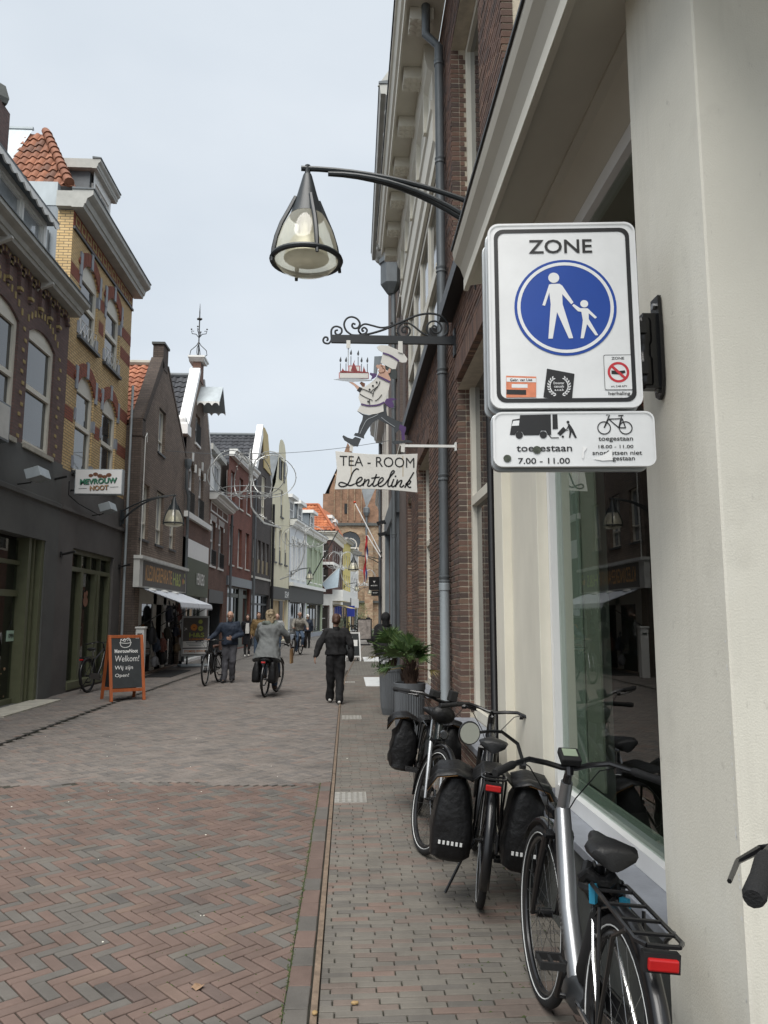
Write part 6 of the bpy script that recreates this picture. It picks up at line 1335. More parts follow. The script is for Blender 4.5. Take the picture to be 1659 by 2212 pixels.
mb = ringflat(MB(), .090, .116, .006, .0016, o_, .002); mb.build('border', 'sign_black', st); mb = MB(); disc(mb, (0, .0), .034, o_, UX, UY, .002, 30, .026); flat(mb, [(-.024, .018), (-.018, .024), (.024, -.018), (.018, -.024)], o_, UX, UY, .0026); mb.build('red_ring', 'sign_red', st)
mb = MB(); flat(mb, [(-.022, -.006), (.005, -.008), (.022, -.002), (.02, .006), (.0, .004), (-.022, .006)], o_, UX, UY, .0022); mb.build('bottle_drawing', 'sign_black', st)
text('ZONE', 'lettering', 'sign_black', st, o_ + UY * .046, UX, UY, .04, .009, bold=.02, ext=.002); text('art. 2:48 APV', 'lettering', 'sign_black', st, o_ - UY * .046, UX, UY, .05, .007, bold=.01, ext=.002); text('herhaling', 'lettering', 'sign_black', st, o_ - UY * .071, UX, UY, .068, .015, bold=.015, ext=.002)
o_ = at_(468, 1375); mb = MB(); flat(mb, [(-.047, .036), (.048, .032), (.046, -.036), (-.048, -.036)][::-1], o_, UX, UY, .0016); s1 = mb.build('orange_sticker', 'sticker_orange', pl); mb = MB(); flat(mb, [(-.046, .030), (.047, .026), (.047, .013), (-.046, .016)][::-1], o_, UX, UY, .002); flat(mb, [(-.030, .008), (.02, .007), (.02, -.005), (-.030, -.004)][::-1], o_, UX, UY, .0019); mb.build('white_strip', 'sign_white', s1, kind='stuff'); mb = MB(); flat(mb, [(-.047, -.010), (.015, -.012), (.015, -.028), (-.047, -.026)][::-1], o_, UX, UY, .002); mb.build('black_strip', 'sign_black', s1)
text('Gebr. van Lies', 'lettering', 'sign_black', s1, o_ + UY * .0215, UX, UY, .07, .009, bold=.02, ext=.0026)
o_ = at_(757, 1375); mb = MB(); flat(mb, [(-.036, .058), (.05, .04), (.038, -.052), (-.05, -.036)][::-1], o_, UX, UY, .0018); s2 = mb.build('black_sticker', 'sign_black', pl); mb = MB()
for sg in (-1, 1):
    for i in range(9):
        a = R(-90 + sg * (18 + 15 * i)); c = V((.031 * math.cos(a), .031 * math.sin(a))); d = V((-math.sin(a), math.cos(a))) * sg
        for q in (.55, -.55): e = V((d.x * math.cos(q) - d.y * math.sin(q), d.x * math.sin(q) + d.y * math.cos(q))); f_ = V((-e.y, e.x)); flat(mb, [tuple(c), tuple(c + e * .006 + f_ * .0022), tuple(c + e * .011), tuple(c + e * .006 - f_ * .0022)], o_, UX, UY, .0024)
mb.build('laurel_wreath', 'sign_white', s2, kind='stuff')
for i, w_ in enumerate(('Deventer', 'casuals', 'a.c.a.b')): text(w_, 'lettering', 'sign_white', s2, o_ + UY * (.010 - .011 * i), UX, UY, .034 - .003 * i, .008, bold=.01, ext=.0024)
# lower plate
OS = V((.697, 2.30, 2.193)); SW, SH = .498, .176; UXs = UX; sp2 = plate(OS, SW, SH, .028, .012, 'lower_plate', 'sign_white'); plate(OS - NN * .035 - UX * .008, SW - .01, SH + .012, .028, .02, 'lower_back_frame', 'alu'); mb = ringflat(MB(), SW - .002, SH - .002, .027, .005, OS, .004); mb.build('rim', 'sign_white', sp2)
kk = SW / 1225.
def Q(pts): return [((x - 835 - (y - 1800) * .05) * kk, ((1788 - y) + (x - 835) * -.035) * kk) for x, y in pts]
mb = MB(); flat(mb, Q([(348, 1770), (365, 1650), (420, 1640), (422, 1612), (655, 1600), (662, 1760), (635, 1762), (620, 1728), (585, 1728), (570, 1765), (455, 1770), (440, 1742), (405, 1740), (385, 1770)])[::-1], OS, UX, UY, .0016); disc(mb, Q([(420, 1770)])[0], 28 * kk, OS, UX, UY, .002, 18); disc(mb, Q([(602, 1762)])[0], 28 * kk, OS, UX, UY, .002, 18); flat(mb, Q([(668, 1600), (705, 1597), (712, 1712), (672, 1716)])[::-1], OS, UX, UY, .0016); stroke(mb, Q([(645, 1762), (665, 1785), (720, 1782)]), 7 * kk, OS, UX, UY, smooth=False); mb.build('truck_pictogram', 'sign_black', sp2)
mb = MB(); flat(mb, Q([(360, 1700), (372, 1660), (418, 1655), (415, 1695)])[::-1], OS, UX, UY, .0022); mb.build('cab_window', 'sign_white', sp2)
mb = MB(); disc(mb, Q([(787, 1657)])[0], 11 * kk, OS, UX, UY, .002, 12); flat(mb, Q([(785, 1672), (800, 1672), (828, 1715), (856, 1778), (842, 1780), (815, 1735), (806, 1780), (796, 1780), (800, 1730), (790, 1700)])[::-1], OS, UX, UY, .0018); flat(mb, Q([(707, 1748), (752, 1695), (776, 1720), (732, 1766)])[::-1], OS, UX, UY, .0018); stroke(mb, Q([(790, 1690), (772, 1725), (790, 1722)]), 7 * kk, OS, UX, UY, smooth=False); disc(mb, Q([(750, 1772)])[0], 9 * kk, OS, UX, UY, .002, 10); mb.build('porter_pictogram', 'sign_black', sp2, kind='stuff')
mb = MB()
for c in ((1060, 1695), (1222, 1690)): disc(mb, Q([c])[0], 52 * kk, OS, UX, UY, .0018, 24, 44 * kk)
for pts in (((1060, 1695), (1095, 1625), (1170, 1690), (1222, 1690)), ((1095, 1625), (1195, 1618), (1170, 1690)), ((1195, 1618), (1222, 1690)), ((1060, 1695), (1100, 1590), (1075, 1595)), ((1190, 1600), (1170, 1690)), ((1165, 1597), (1205, 1592))): stroke(mb, Q(pts), 9 * kk, OS, UX, UY, smooth=False, lift=.002)
mb.build('bicycle_pictogram', 'sign_black', sp2, kind='stuff')
for s_, c, w, h_ in (('toegestaan', (612, 1878), 420, 62), ('7.00 - 11.00', (612, 1965), 390, 46), ('toegestaan', (1148, 1783), 260, 40), ('18.00 - 11.00', (1150, 1838), 262, 26), ('snorfietsen niet', (1160, 1885), 372, 34), ('toegestaan', (1170, 1936), 245, 40)):
    a, b = Q([c])[0]; text(s_, 'lettering', 'sign_black', sp2, OS + UX * a + UY * b, UX, UY, w * kk, h_ * kk, bold=.012, ext=.0018)
K('sticker_dark', (.05, .06, .04), .5, var=.6, vs=90)
for c, r in (((557, 1882), 32), ((335, 1955), 30)): mb = MB(); a = Q([c])[0]; disc(mb, a, r * kk, OS, UX, UY, .003, 14, sy=.95); mb.build('round_sticker', 'sticker_dark', sp2)
mb = MB(); flat(mb, Q([(980, 1940), (1060, 1905), (1120, 1860), (1125, 1945), (1050, 1952)])[::-1], OS, UX, UY, .003); flat(mb, Q([(900, 1845), (935, 1850), (912, 1890), (908, 1940), (898, 1935)])[::-1], OS, UX, UY, .003); mb.build('torn_sticker', 'bright_white', sp2, split=True)
# bracket on the pillar
mb = MB(); mb.prism([(1.046, 2.45 + a, 2.53 + b) for a, b in ((-.03, .19), (.03, .19), (.036, .08), (.036, -.10), (.025, -.15), (.0, -.165), (-.025, -.15), (-.036, -.10), (-.036, .08))], (-.012, 0, 0)); br = mb.build('wall_plate', 'black_gloss', zs_)
mb = MB(); mb.lathe([(.032, -.12), (.035, -.11), (.035, -.03), (.03, -.02), (.03, .02), (.035, .03), (.035, .10), (.032, .11)], (.985, 2.45, 2.53), 16); mb.box(.985, 1.04, 2.43, 2.47, 2.40, 2.66); mb.box(.92, .985, 2.40, 2.45, 2.44, 2.48); mb.box(.92, .985, 2.40, 2.45, 2.58, 2.62); mb.build('clamp', 'black_gloss', br, smooth=True)
mb = MB(); mb.box(.5, .95, 2.415, 2.44, 2.44, 2.48); mb.box(.5, .95, 2.415, 2.44, 2.58, 2.62); mb.build('rail', 'alu', zs_, split=True)
mb = MB()
for z in (2.69, 2.65, 2.40): mb.lathe([(.011, -.004), (.011, .004)], (1.03, 2.45, z), 6, 'x')
mb.build('bolt', 'steel', br, split=True)
# ---------------------------------------------------------------- chef sign of the tea room
YC = 8.65; ce = thing('chef_sign', 'hanging tea room sign with a cut out baker carrying a birthday cake', 'sign', (1.25, YC, 4.9)); cX = lambda x: -.412 + x * .001073; cZ = lambda y: 5.318 - y * .0011
def cp(pts, nm, mt, lift, th=.006, par=ce):
    mb = MB(); mb.prism([(cX(x), YC - lift, cZ(y)) for x, y in pts], (0, th, 0)); return mb.build(nm, mt, par)
def cst(strokes, nm, mt, lift, w, par=ce, sm=True):
    mb = MB()
    for s_ in strokes: stroke(mb, [(cX(x), cZ(y)) for x, y in s_], w, (0, YC - lift, 0), (1, 0, 0), (0, 0, 1), lift=0, smooth=sm)
    return mb.build(nm, mt, par)
K('iron', (.013, .016, .019), .5, var=.15); K('chef_white', (.64, .63, .59), .5, var=.05, vs=8); K('chef_grey', (.040, .046, .052), .5, var=.12, vs=9); K('chef_purple', (.075, .035, .13), .5, var=.15); K('chef_skin', (.52, .32, .24), .6, var=.06); K('chef_hair', (.035, .045, .045), .6); K('cake_red', (.24, .035, .035), .5, var=.2, vs=40); K('cake_pink', (.45, .18, .19), .5); K('rust', (.42, .33, .20), .8)
mb = MB(); mb.box(cX(190), 1.235, YC - .01, YC + .03, cZ(460), cZ(375)); bm_ = mb.build('beam', 'iron', ce)
def iron(pts, r=.0115):
    # smooth the scroll points
    p = [V((cX(x), YC + .01, cZ(y))) for x, y in pts]; q = []
    for i in range(len(p) - 1):
        a, b, c, d = p[max(i - 1, 0)], p[i], p[i + 1], p[min(i + 2, len(p) - 1)]
        for kx in range(5): t = kx / 5; q.append(.5 * ((2 * b) + (c - a) * t + (2 * a - 5 * b + 4 * c - d) * t * t + (3 * b - a - 3 * c + d) * t ** 3))
    q.append(p[-1]); mb = MB(); mb.tube(q, r, 6); mb.build('iron_scroll', 'iron', ce, smooth=True)
iron([(190, 380), (190, 320), (215, 285), (255, 278), (298, 300), (300, 345), (265, 370), (235, 355), (235, 325), (262, 318)]); iron([(190, 378), (190, 430), (160, 468), (115, 460), (102, 430), (118, 400), (145, 402), (152, 425), (138, 438)])
iron([(405, 365), (350, 320), (328, 250), (355, 190), (410, 168), (470, 190), (500, 240), (480, 285), (440, 295), (415, 270), (425, 242), (452, 252)]); iron([(490, 300), (515, 265), (560, 245), (640, 262), (730, 282), (810, 272), (850, 250), (855, 228), (835, 226)]); iron([(525, 368), (490, 330), (488, 285)]); iron([(490, 330), (520, 358), (565, 345), (578, 310), (550, 285), (525, 300), (530, 325), (545, 318)])
iron([(405, 370), (480, 372), (600, 355), (760, 305), (900, 240), (1010, 190), (1140, 135), (1280, 115), (1400, 145), (1465, 230), (1455, 330), (1400, 375)], .0135); iron([(1280, 375), (1180, 330), (1070, 245), (1000, 222), (940, 250), (912, 310), (935, 365), (985, 382), (1040, 350), (1048, 295), (1010, 262), (965, 285), (968, 325), (1000, 330), (995, 308)]); iron([(1290, 380), (1240, 310), (1248, 235), (1310, 198), (1375, 222), (1398, 280), (1370, 325), (1315, 328), (1290, 285), (1310, 252), (1340, 262), (1330, 290)])
mb = MB(); mb.obox((1.24, YC + .01, cZ(440)), (.012, 0, 0), (0, .06, 0), (0, 0, .16)); mb.prism([(1.235, YC - .012, cZ(360)), (1.235, YC - .012, cZ(460)), (1.12, YC - .012, cZ(385))], (0, .04, 0)); mb.build('wall_plate', 'iron', ce)
cp([(355, 435), (398, 435), (398, 522), (355, 522)], 'hanger_tab', 'chef_white', .012); cp([(918, 440), (965, 440), (968, 575), (915, 560)], 'hanger_tab', 'chef_white', .024)
cp([(370, 520), (382, 520), (382, 720), (370, 720)], 'hanger_rod', 'alu', .0)
# figure: dark backing and painted areas, each cut from its own sheet
cp([(685, 505), (720, 483), (800, 485), (900, 525), (985, 580), (1020, 630), (1005, 668), (960, 672), (915, 655), (890, 745), (855, 745), (727, 675), (752, 565), (700, 535)], 'hat', 'chef_white', .012)
cst([[(750, 572), (810, 590), (870, 620), (925, 658)]], 'hat_band', 'chef_purple', .0205, .020)
cp([(775, 695), (890, 748), (905, 775), (900, 850), (850, 850), (815, 805), (800, 760), (775, 745)], 'hair', 'chef_hair', .008)
cp([(725, 690), (775, 712), (778, 745), (805, 780), (815, 810), (838, 860), (825, 890), (760, 860), (690, 820), (712, 780), (698, 765), (715, 745), (690, 740), (675, 715), (690, 698), (712, 705)], 'face', 'chef_skin', .014)
cp([(800, 770), (820, 738), (838, 750), (830, 785), (812, 795)], 'ear', 'chef_skin', .017); cst([[(728, 712), (745, 715), (748, 730)], [(705, 775), (725, 790), (750, 782)], [(745, 735), (765, 745), (770, 770), (750, 788)]], 'face_lines', 'nut_brown', .0185, .008)
cp([(690, 830), (760, 862), (828, 892), (815, 970), (780, 1060), (760, 1110), (640, 1145), (515, 1130), (488, 1060), (500, 1000), (470, 975), (510, 945), (560, 940), (640, 880)], 'jacket', 'chef_white', .010)
cp([(515, 1135), (640, 1150), (755, 1120), (760, 1205), (690, 1230), (600, 1245), (540, 1232), (475, 1205)], 'apron', 'chef_white', .012)
cst([[(515, 1130), (600, 1148), (700, 1138), (765, 1108)]], 'belt', 'chef_purple', .0185, .020); cst([[(690, 822), (760, 855), (828, 888)]], 'scarf_band', 'chef_purple', .019, .022)
cp([(612, 790), (640, 795), (690, 800), (680, 830), (655, 850), (620, 868), (635, 830), (610, 808)], 'scarf_knot', 'chef_purple', .02)
cp([(765, 1110), (790, 1070), (850, 1060), (910, 1072), (850, 1090), (870, 1130), (865, 1165), (820, 1165), (790, 1140)], 'apron_bow', 'chef_purple', .016)
cst([[(520, 965), (580, 985), (640, 1015)], [(500, 1020), (560, 1055), (640, 1090)], [(720, 880), (700, 930), (650, 970), (615, 1005)], [(695, 940), (655, 990), (640, 1050)], [(740, 1025), (700, 1075), (665, 1095)], [(605, 1075), (608, 1135)]], 'jacket_lines', 'sign_black', .0175, .009)
mb = MB()
for x, y in ((683, 893), (643, 932), (608, 972), (592, 1103)): disc(mb, (cX(x), cZ(y)), .012, (0, YC - .0178, 0), (1, 0, 0), (0, 0, 1), 0, 10)
mb.build('jacket_button', 'sign_black', ce, split=True)
cp([(540, 1235), (600, 1248), (690, 1232), (762, 1205), (745, 1160), (720, 1150), (780, 1130), (800, 1250), (900, 1300), (962, 1320), (960, 1360), (890, 1440), (870, 1380), (800, 1340), (700, 1290), (640, 1330), (590, 1400), (550, 1470), (552, 1500), (440, 1465), (455, 1440), (485, 1440), (500, 1370), (530, 1300)], 'trousers', 'chef_grey', .006)
cp([(475, 1205), (540, 1235), (545, 1260), (500, 1215)], 'apron_edge', 'chef_grey', .004)
cst([[(700, 1240), (650, 1265), (580, 1300), (540, 1370), (505, 1450)], [(735, 1270), (800, 1320), (880, 1370)]], 'trouser_lines', 'alu', .0128, .006)
cp([(455, 1480), (520, 1500), (495, 1560), (485, 1585), (440, 1580), (395, 1555), (340, 1520), (318, 1480), (330, 1465), (375, 1490), (425, 1505)], 'shoe', 'chef_grey', .008); cp([(935, 1340), (1000, 1370), (1000, 1400), (985, 1440), (990, 1510), (955, 1510), (950, 1420), (925, 1390)], 'sock', 'chef_purple', .008); cp([(845, 1530), (880, 1515), (960, 1520), (1020, 1508), (1072, 1525), (1060, 1540), (1000, 1535), (930, 1550), (870, 1558)], 'shoe', 'chef_grey', .010)
cp([(380, 890), (430, 895), (500, 945), (478, 975), (440, 930)], 'hand', 'chef_skin', .012); cp([(520, 885), (560, 905), (555, 945), (530, 940), (500, 900)], 'hand', 'nut_brown', .006); cp([(470, 985), (500, 945), (530, 960), (500, 1005)], 'cuff', 'sign_black', .016)
cp([(220, 868), (300, 855), (480, 852), (640, 870), (600, 880), (500, 885), (420, 890), (320, 882)], 'tray', 'alu', .016)
cp([(275, 790), (600, 790), (600, 855), (275, 855)], 'cake', 'cake_pink', .014); cp([(285, 798), (592, 796), (592, 848), (285, 852)], 'cake_icing', 'chef_white', .019); cp([(375, 712), (508, 712), (508, 790), (375, 790)], 'cake_top', 'cake_pink', .013); cp([(388, 725), (495, 725), (495, 780), (388, 780)], 'cake_top_icing', 'chef_white', .017)
for pts in ([(405, 770), (425, 700), (450, 650), (440, 690), (462, 740), (475, 775)], [(300, 790), (320, 735), (318, 750), (345, 790)], [(530, 790), (545, 715), (550, 740), (570, 790)]): cp(pts, 'fruit', 'cake_red', .022)
cp([(290, 780), (320, 770), (400, 780), (480, 772), (540, 782), (595, 785), (595, 795), (285, 795)], 'fruit', 'cake_red', .021)
for x, y in ((292, 690), (352, 690), (405, 610), (483, 615), (520, 690), (583, 690)): cp([(x - 4, y), (x + 4, y), (x + 4, 785 if x not in (405, 483) else 712), (x - 4, 785 if x not in (405, 483) else 712)], 'candle', 'chef_grey', .012); cp([(x - 10, y - 20), (x - 12, y - 35), (x + 4, y - 75), (x + 12, y - 30), (x + 4, y - 10)], 'flame', 'chef_grey', .014)
cp([(660, 595), (750, 590), (740, 690), (700, 700), (690, 790), (650, 800)], 'rear_plate', 'zinc', -.03)
# name board, its straps and the white stay
bd = thing('name_board', 'cream board reading TEA ROOM in black below the baker sign', 'sign', (.33, YC, 3.4))
tl = [(245, 1635)] + [(245 + 880 * t, 1635 + 20 * t + 22 * math.sin(math.pi * t)) for t in (.2, .4, .6, .8)] + [(1125, 1655), (1108, 1850), (1120, 2065)] + [(1120 - 878 * t, 2065 - 25 * t - 20 * math.sin(math.pi * t)) for t in (.2, .4, .6, .8)] + [(242, 2040), (265, 1850)]
mb = MB(); mb.prism([(cX(x), YC - .012, cZ(y)) for x, y in tl], (0, .012, 0)); mb.build('board', 'chef_white', bd, bev=.002)
text('TEA - ROOM', 'lettering', 'sign_black', bd, (cX(690), YC - .0125, cZ(1745)), (1, 0, -.022), (0, 0, 1), .855, .118, bold=0, ext=.002)
LS = [[(495, 1832), (470, 1822), (430, 1862), (395, 1955), (360, 2000), (312, 2010), (284, 1990), (302, 1966), (346, 1974), (400, 1998), (452, 1980)], [(455, 1978), (500, 1960), (530, 1930), (520, 1910), (490, 1925), (470, 1965), (482, 1996), (512, 2000), (548, 1972)], [(562, 1925), (552, 1960), (540, 2002)], [(543, 1985), (575, 1945), (602, 1935), (600, 1960), (590, 1994), (608, 2003), (645, 1972)], [(684, 1875), (665, 1930), (645, 1985), (660, 2003), (695, 1982)], [(628, 1919), (718, 1907)], [(695, 1982), (732, 1960), (756, 1930), (743, 1912), (716, 1935), (700, 1975), (713, 2003), (742, 2000), (778, 1974)], [(778, 1974), (832, 1900), (872, 1852), (864, 1838), (840, 1860), (805, 1970), (816, 2006), (852, 1984)], [(868, 1925), (845, 1990), (860, 2008), (893, 1984)], [(908, 1930), (897, 1965), (885, 2010)], [(890, 1992), (925, 1950), (952, 1940), (947, 1965), (933, 1998), (950, 2010), (978, 1988)], [(1082, 1853), (1035, 1930), (1000, 1985), (985, 2018)], [(992, 1985), (1030, 1945), (1048, 1950), (1032, 1975), (1008, 1985), (1032, 2012), (1052, 2008)]]
cst(LS, 'script_lettering', 'sign_black', .0145, .0165, bd); mb = MB(); disc(mb, (cX(886), cZ(1897)), .011, (0, YC - .0145, 0), (1, 0, 0), (0, 0, 1), 0, 10); mb.build('script_dot', 'sign_black', bd)
for x in (413, 965): cst([[(x, 1680), (x + 1, 1780), (x, 1900)]], 'rust_streak', 'rust', .0134, .008, bd)
cp([(400, 1560), (435, 1560), (432, 1635), (395, 1632)], 'strap', 'chef_white', .004, par=bd); cp([(948, 1545), (988, 1545), (985, 1640), (945, 1635)], 'strap', 'chef_white', .004, par=bd)
for x in (413, 965): mb = MB(); mb.torus((cX(x), YC - .003, cZ(1658)), .016, .004, (0, 1, 0), 12, 5); mb.build('shackle', 'steel', bd)
mb = MB(); mb.box(cX(985), 1.235, YC - .002, YC + .02, cZ(1582), cZ(1555)); mb.box(1.225, 1.245, YC - .03, YC + .05, cZ(1620), cZ(1530)); mb.build('stay', 'white', bd)
# ---------------------------------------------------------------- pots and fan palms
K('pot_grey', (.125, .135, .145), .55, metal=.2, var=.16, vs=7, stretch=(1, 1, .2)); K('soil', (.03, .02, .014), .95, var=.4, vs=30); K('palm_trunk', (.045, .025, .016), .9, var=.5, vs=25, bump=.8, bs=50)
def leafmat(name, c1, c2):
    m = piece(name, [(1, c1), (1, tuple((a + b) / 2 for a, b in zip(c1, c2))), (1, c2)], False, .5, .1, 60, .25); return m
M['palm_leaf'] = leafmat('palm_leaf', (.042, .085, .026), (.10, .155, .05)); M['palm_dry'] = leafmat('palm_dry', (.20, .17, .055), (.26, .20, .09)); M['petal'] = mat('petal', (.75, .76, .78), .6, var=.05)
def pot(label, x, y, r, h):
    t = thing('plant_pot', label, 'pot', (x, y, 0), group='tall ribbed grey pots'); mb = MB(); n = 72
    mb.lathe([(r * .70, 0), (r * .74, .03), (r * .84, h * .14), (r * .90, h * .3), (r * .95, h * .6), (r * .99, h * .9)], (x, y, 0), n, flute=.045); mb.build('ribbed_body', 'pot_grey', t)
    mb = MB(); mb.lathe([(r * 1.0, h * .9), (r * 1.03, h * .905), (r * 1.04, h), (r * .93, h + .005), (r * .9, h - .05), (.01, h - .06)], (x, y, 0), 48); mb.build('rim', 'pot_grey', t, smooth=True)
    mb = MB(); mb.lathe([(r * .9, h - .055), (r * .5, h - .03), (.01, h - .02)], (x, y, 0), 20); mb.build('soil', 'soil', t)
pot('nearer tall ribbed grey pot with a fan palm by the downpipe', .80, 10.05, .20, .80); pot('farther tall ribbed grey pot with a fan palm and flowers', .745, 13.35, .20, .80)
def fan(mb, base, d, L, rad, n, droop, spread=2.5):
    """fan leaf: petiole then a pleated half disc of pointed segments"""
    d = V(d).normalized(); side = d.cross(V((0, 0, 1)));
    if side.length < .05: side = V((1, 0, 0))
    side.normalize(); upv = side.cross(d).normalized(); hub = base + d * L
    mid = base + d * L * .5 + V((0, 0, .03)); mb.tube([base, mid, hub], [.008, .006, .005], 5)
    tilt = random.uniform(-.35, .35); side2 = (side * math.cos(tilt) + upv * math.sin(tilt)); nrm = side2.cross(d).normalized()
    for i in range(n):
        a = (i / (n - 1) - .5) * spread; l = rad * (1 - .22 * abs(a) / (spread / 2)) * random.uniform(.78, 1.12)
        dr = d * math.cos(a) + side2 * math.sin(a); w = .0125 * rad / .3
        tip = hub + dr * l + V((0, 0, -droop * l * random.uniform(.5, 1.3))); m1 = hub + dr * l * .55 + V((0, 0, -droop * l * .18)) ; sd = nrm.cross(dr).normalized(); z = nrm * .006
        mb.add([hub - sd * .002, hub + sd * .002, m1 + sd * w + z, m1 - sd * w + z, m1, tip, hub.lerp(m1, .5) ], [(0, 4, 3), (4, 1, 2), (3, 4, 5), (4, 2, 5)])
def palm(label, x, y, z0, hgt, nl, seed):
    random.seed(seed); t = thing('fan_palm', label, 'palm', (x, y, z0), group='fan palms in pots')
    mb = MB(); pts = [V((x + .02 * math.sin(k), y, z0 - .05 + hgt * k / 7)) for k in range(8)]; mb.tube(pts, [.10, .105, .085, .08, .075, .07, .065, .05], 10)
    for k in range(150):
        q = random.random(); a = random.uniform(0, 6.28); c = V((x, y, z0 + hgt * q)); dd = V((math.cos(a), math.sin(a), .9)); r0 = .1 - .045 * q; mb.add([c + dd * r0 * .8 + V((0, 0, -.02)), c + dd * (r0 + .035) + V((0, 0, .05)), c + V((math.cos(a + .25), math.sin(a + .25), .5)) * r0], [(0, 1, 2)])
    mb.build('trunk', 'palm_trunk', t); top = V((x, y, z0 + hgt)); mb = MB(); dry = MB()
    for k in range(nl):
        a = 2.399 * k + random.uniform(-.3, .3); el = R(random.choice((60, 50, 40, 30, 20, 10, 0))) if k > 2 else R(70)
        d = V((math.cos(a) * math.cos(el), math.sin(a) * math.cos(el), math.sin(el))); fan(mb, top + V((0, 0, -.06 + .04 * (k % 3))), d, random.uniform(.14, .26), random.uniform(.25, .37), 24, random.uniform(.1, .35))
    for k in range(2):
        a = (-.4, 2.6)[k]; fan(dry, top - V((0, 0, .1)), (math.cos(a), math.sin(a) * .4, .05), .25, .2, 18, .45)
    mb.build('fronds', 'palm_leaf', t, kind='stuff', norm=False); dry.build('dry_fronds', 'palm_dry', t, kind='stuff', norm=False); random.seed(99)
palm('green fan palm in the nearer grey pot', .80, 10.05, .77, .28, 15, 5); palm('green fan palm with white flowers in the farther grey pot', .74, 13.35, .77, .28, 14, 9)
fw = thing('white_flowers', 'small white flowers at the rim of the farther grey pot', 'flowers', (.62, 13.22, .8)); mb = MB()
for k in range(26):
    c = V((.62 + random.gauss(0, .05), 13.22 + random.gauss(0, .04), .86 + random.uniform(-.02, .12)));
    for i in range(5): a = i * 1.2566; mb.add([c, c + V((math.cos(a), -.4, math.sin(a))) * .02, c + V((math.cos(a + .7), -.5, math.sin(a + .7))) * .024], [(0, 1, 2)])
mb.build('petals', 'petal', fw, kind='stuff', norm=False); mb = MB()
for k in range(60): c = V((.63, 13.24, .79)) + V((random.gauss(0, .08), random.gauss(0, .06), 0)); d = V((random.gauss(0, .06), random.gauss(0, .05), random.uniform(.06, .16))); s_ = V((.008, .003, 0)); mb.add([c - s_, c + s_, c + d], [(0, 1, 2)])
mb.build('leaves', 'palm_leaf', fw, kind='stuff', norm=False)
# ---------------------------------------------------------------- boards on the pavement
def a_board(label, x, y, w, h, rz, fm, pm, group='folding pavement boards', fw_=.055, spread=.5):
    mw = Matrix.Translation((x, y, 0)) @ Matrix.Rotation(rz, 4, 'Z'); t = thing('folding_board', label, 'board', mw=mw, group=group)
    L = spread / 2; out = []
    for sg in (-1, 1):
        P = lambda a, z, d=0: V((a, sg * (L * (1 - z / h) + .012 + d), z))
        mb = MB()
        for a in (-w / 2 + fw_ / 2, w / 2 - fw_ / 2): mb.bar(P(a, 0), P(a, h), fw_, .03, up=(0, 1, 0))
        mb.bar(P(-w / 2 + fw_, h - fw_ / 2), P(w / 2 - fw_, h - fw_ / 2), .028, fw_ ); mb.bar(P(-w / 2 + fw_, h * .16), P(w / 2 - fw_, h * .16), .028, fw_)
        fr = mb.build('frame', fm, t, world=False, bev=.003); z0, z1 = h * .16 + fw_ / 2, h - fw_; d = (V((0, sg * L, 0)) - V((0, 0, h))).normalized()
        mb = MB(); c = P(0, (z0 + z1) / 2); upd = (P(0, h) - P(0, 0)).normalized(); mb.obox(c, (w / 2 - fw_, 0, 0), upd * ((z1 - z0) / 2), V((1, 0, 0)).cross(upd) * .006); mb.build('panel', pm, fr, world=False)
        out.append((fr, c, upd))
    return t, out[0]
tb, (fr, c, upd) = a_board('orange wooden blackboard reading Welkom wij zijn open in chalk', -4.47, 15.95, .70, 1.27, R(33), 'wood_orange', 'chalkboard', fw_=.06, spread=.62)
nb = V((1, 0, 0)).cross(upd); oo = c + nb * .008
K('chalk', (.70, .70, .68), .9, var=.15, vs=60)
def chalk(strokes, w, par): 
    mb = MB()
    for s_ in strokes: stroke(mb, s_, w, oo, (1, 0, 0), upd, lift=.0)
    mb.build('chalk_drawing', 'chalk', par, world=False)
text('MevrouwNoot', 'lettering', 'chalk', fr, oo + upd * .24, (1, 0, 0), upd, .46, .075, bold=.02, ext=0, world=False)
text('Welkom!', 'lettering', 'chalk', fr, oo + upd * .09 + V((.01, 0, 0)), (1, 0, 0), upd, .48, .12, bold=-.006, ext=0, world=False, shear=.12)
text('Wij zijn', 'lettering', 'chalk', fr, oo - upd * .10 + V((-.06, 0, 0)), (1, 0, 0), upd, .36, .10, ext=0, world=False, shear=.12); text('Open!', 'lettering', 'chalk', fr, oo - upd * .25 + V((-.1, 0, 0)), (1, 0, 0), upd, .27, .085, ext=0, world=False, shear=.12)
chalk([[(-.12, .42), (-.10, .34), (-.02, .31), (.07, .34), (.1, .42)], [(-.13, .41), (0, .395), (.11, .41)], [(-.11, .42), (-.10, .48), (-.07, .45), (-.03, .49), (0, .47), (.04, .5), (.08, .47), (.09, .42)]], .011, fr); chalk([[(-.05, .45), (-.03, .47), (-.01, .45), (-.03, .425), (-.05, .45)], [(.02, .44), (.05, .47), (.07, .44)]], .008, fr)
tw, (fr2, c2, up2) = a_board('black and white menu board at the kerb beside the woman', .16, 29.0, .62, 1.05, R(12), 'bright_white', 'chalkboard', fw_=.05); mb = MB(); o2 = c2 + V((1, 0, 0)).cross(up2) * .008
for (a, b, w, h_) in ((-.1, .25, .12, .04), (.05, .15, .16, .03), (0, -.05, .2, .2)): flat(mb, [(a, b), (a + w, b), (a + w, b + h_), (a, b + h_)], o2, (1, 0, 0), up2, 0)
mb.build('white_print', 'white_paint', fr2, world=False, kind='stuff')
tw, (fr3, c3, up3) = a_board('white framed pale notice board by the green painted house', -2.15, 70.3, .75, 1.25, R(15), 'bright_white', 'dirty_white')
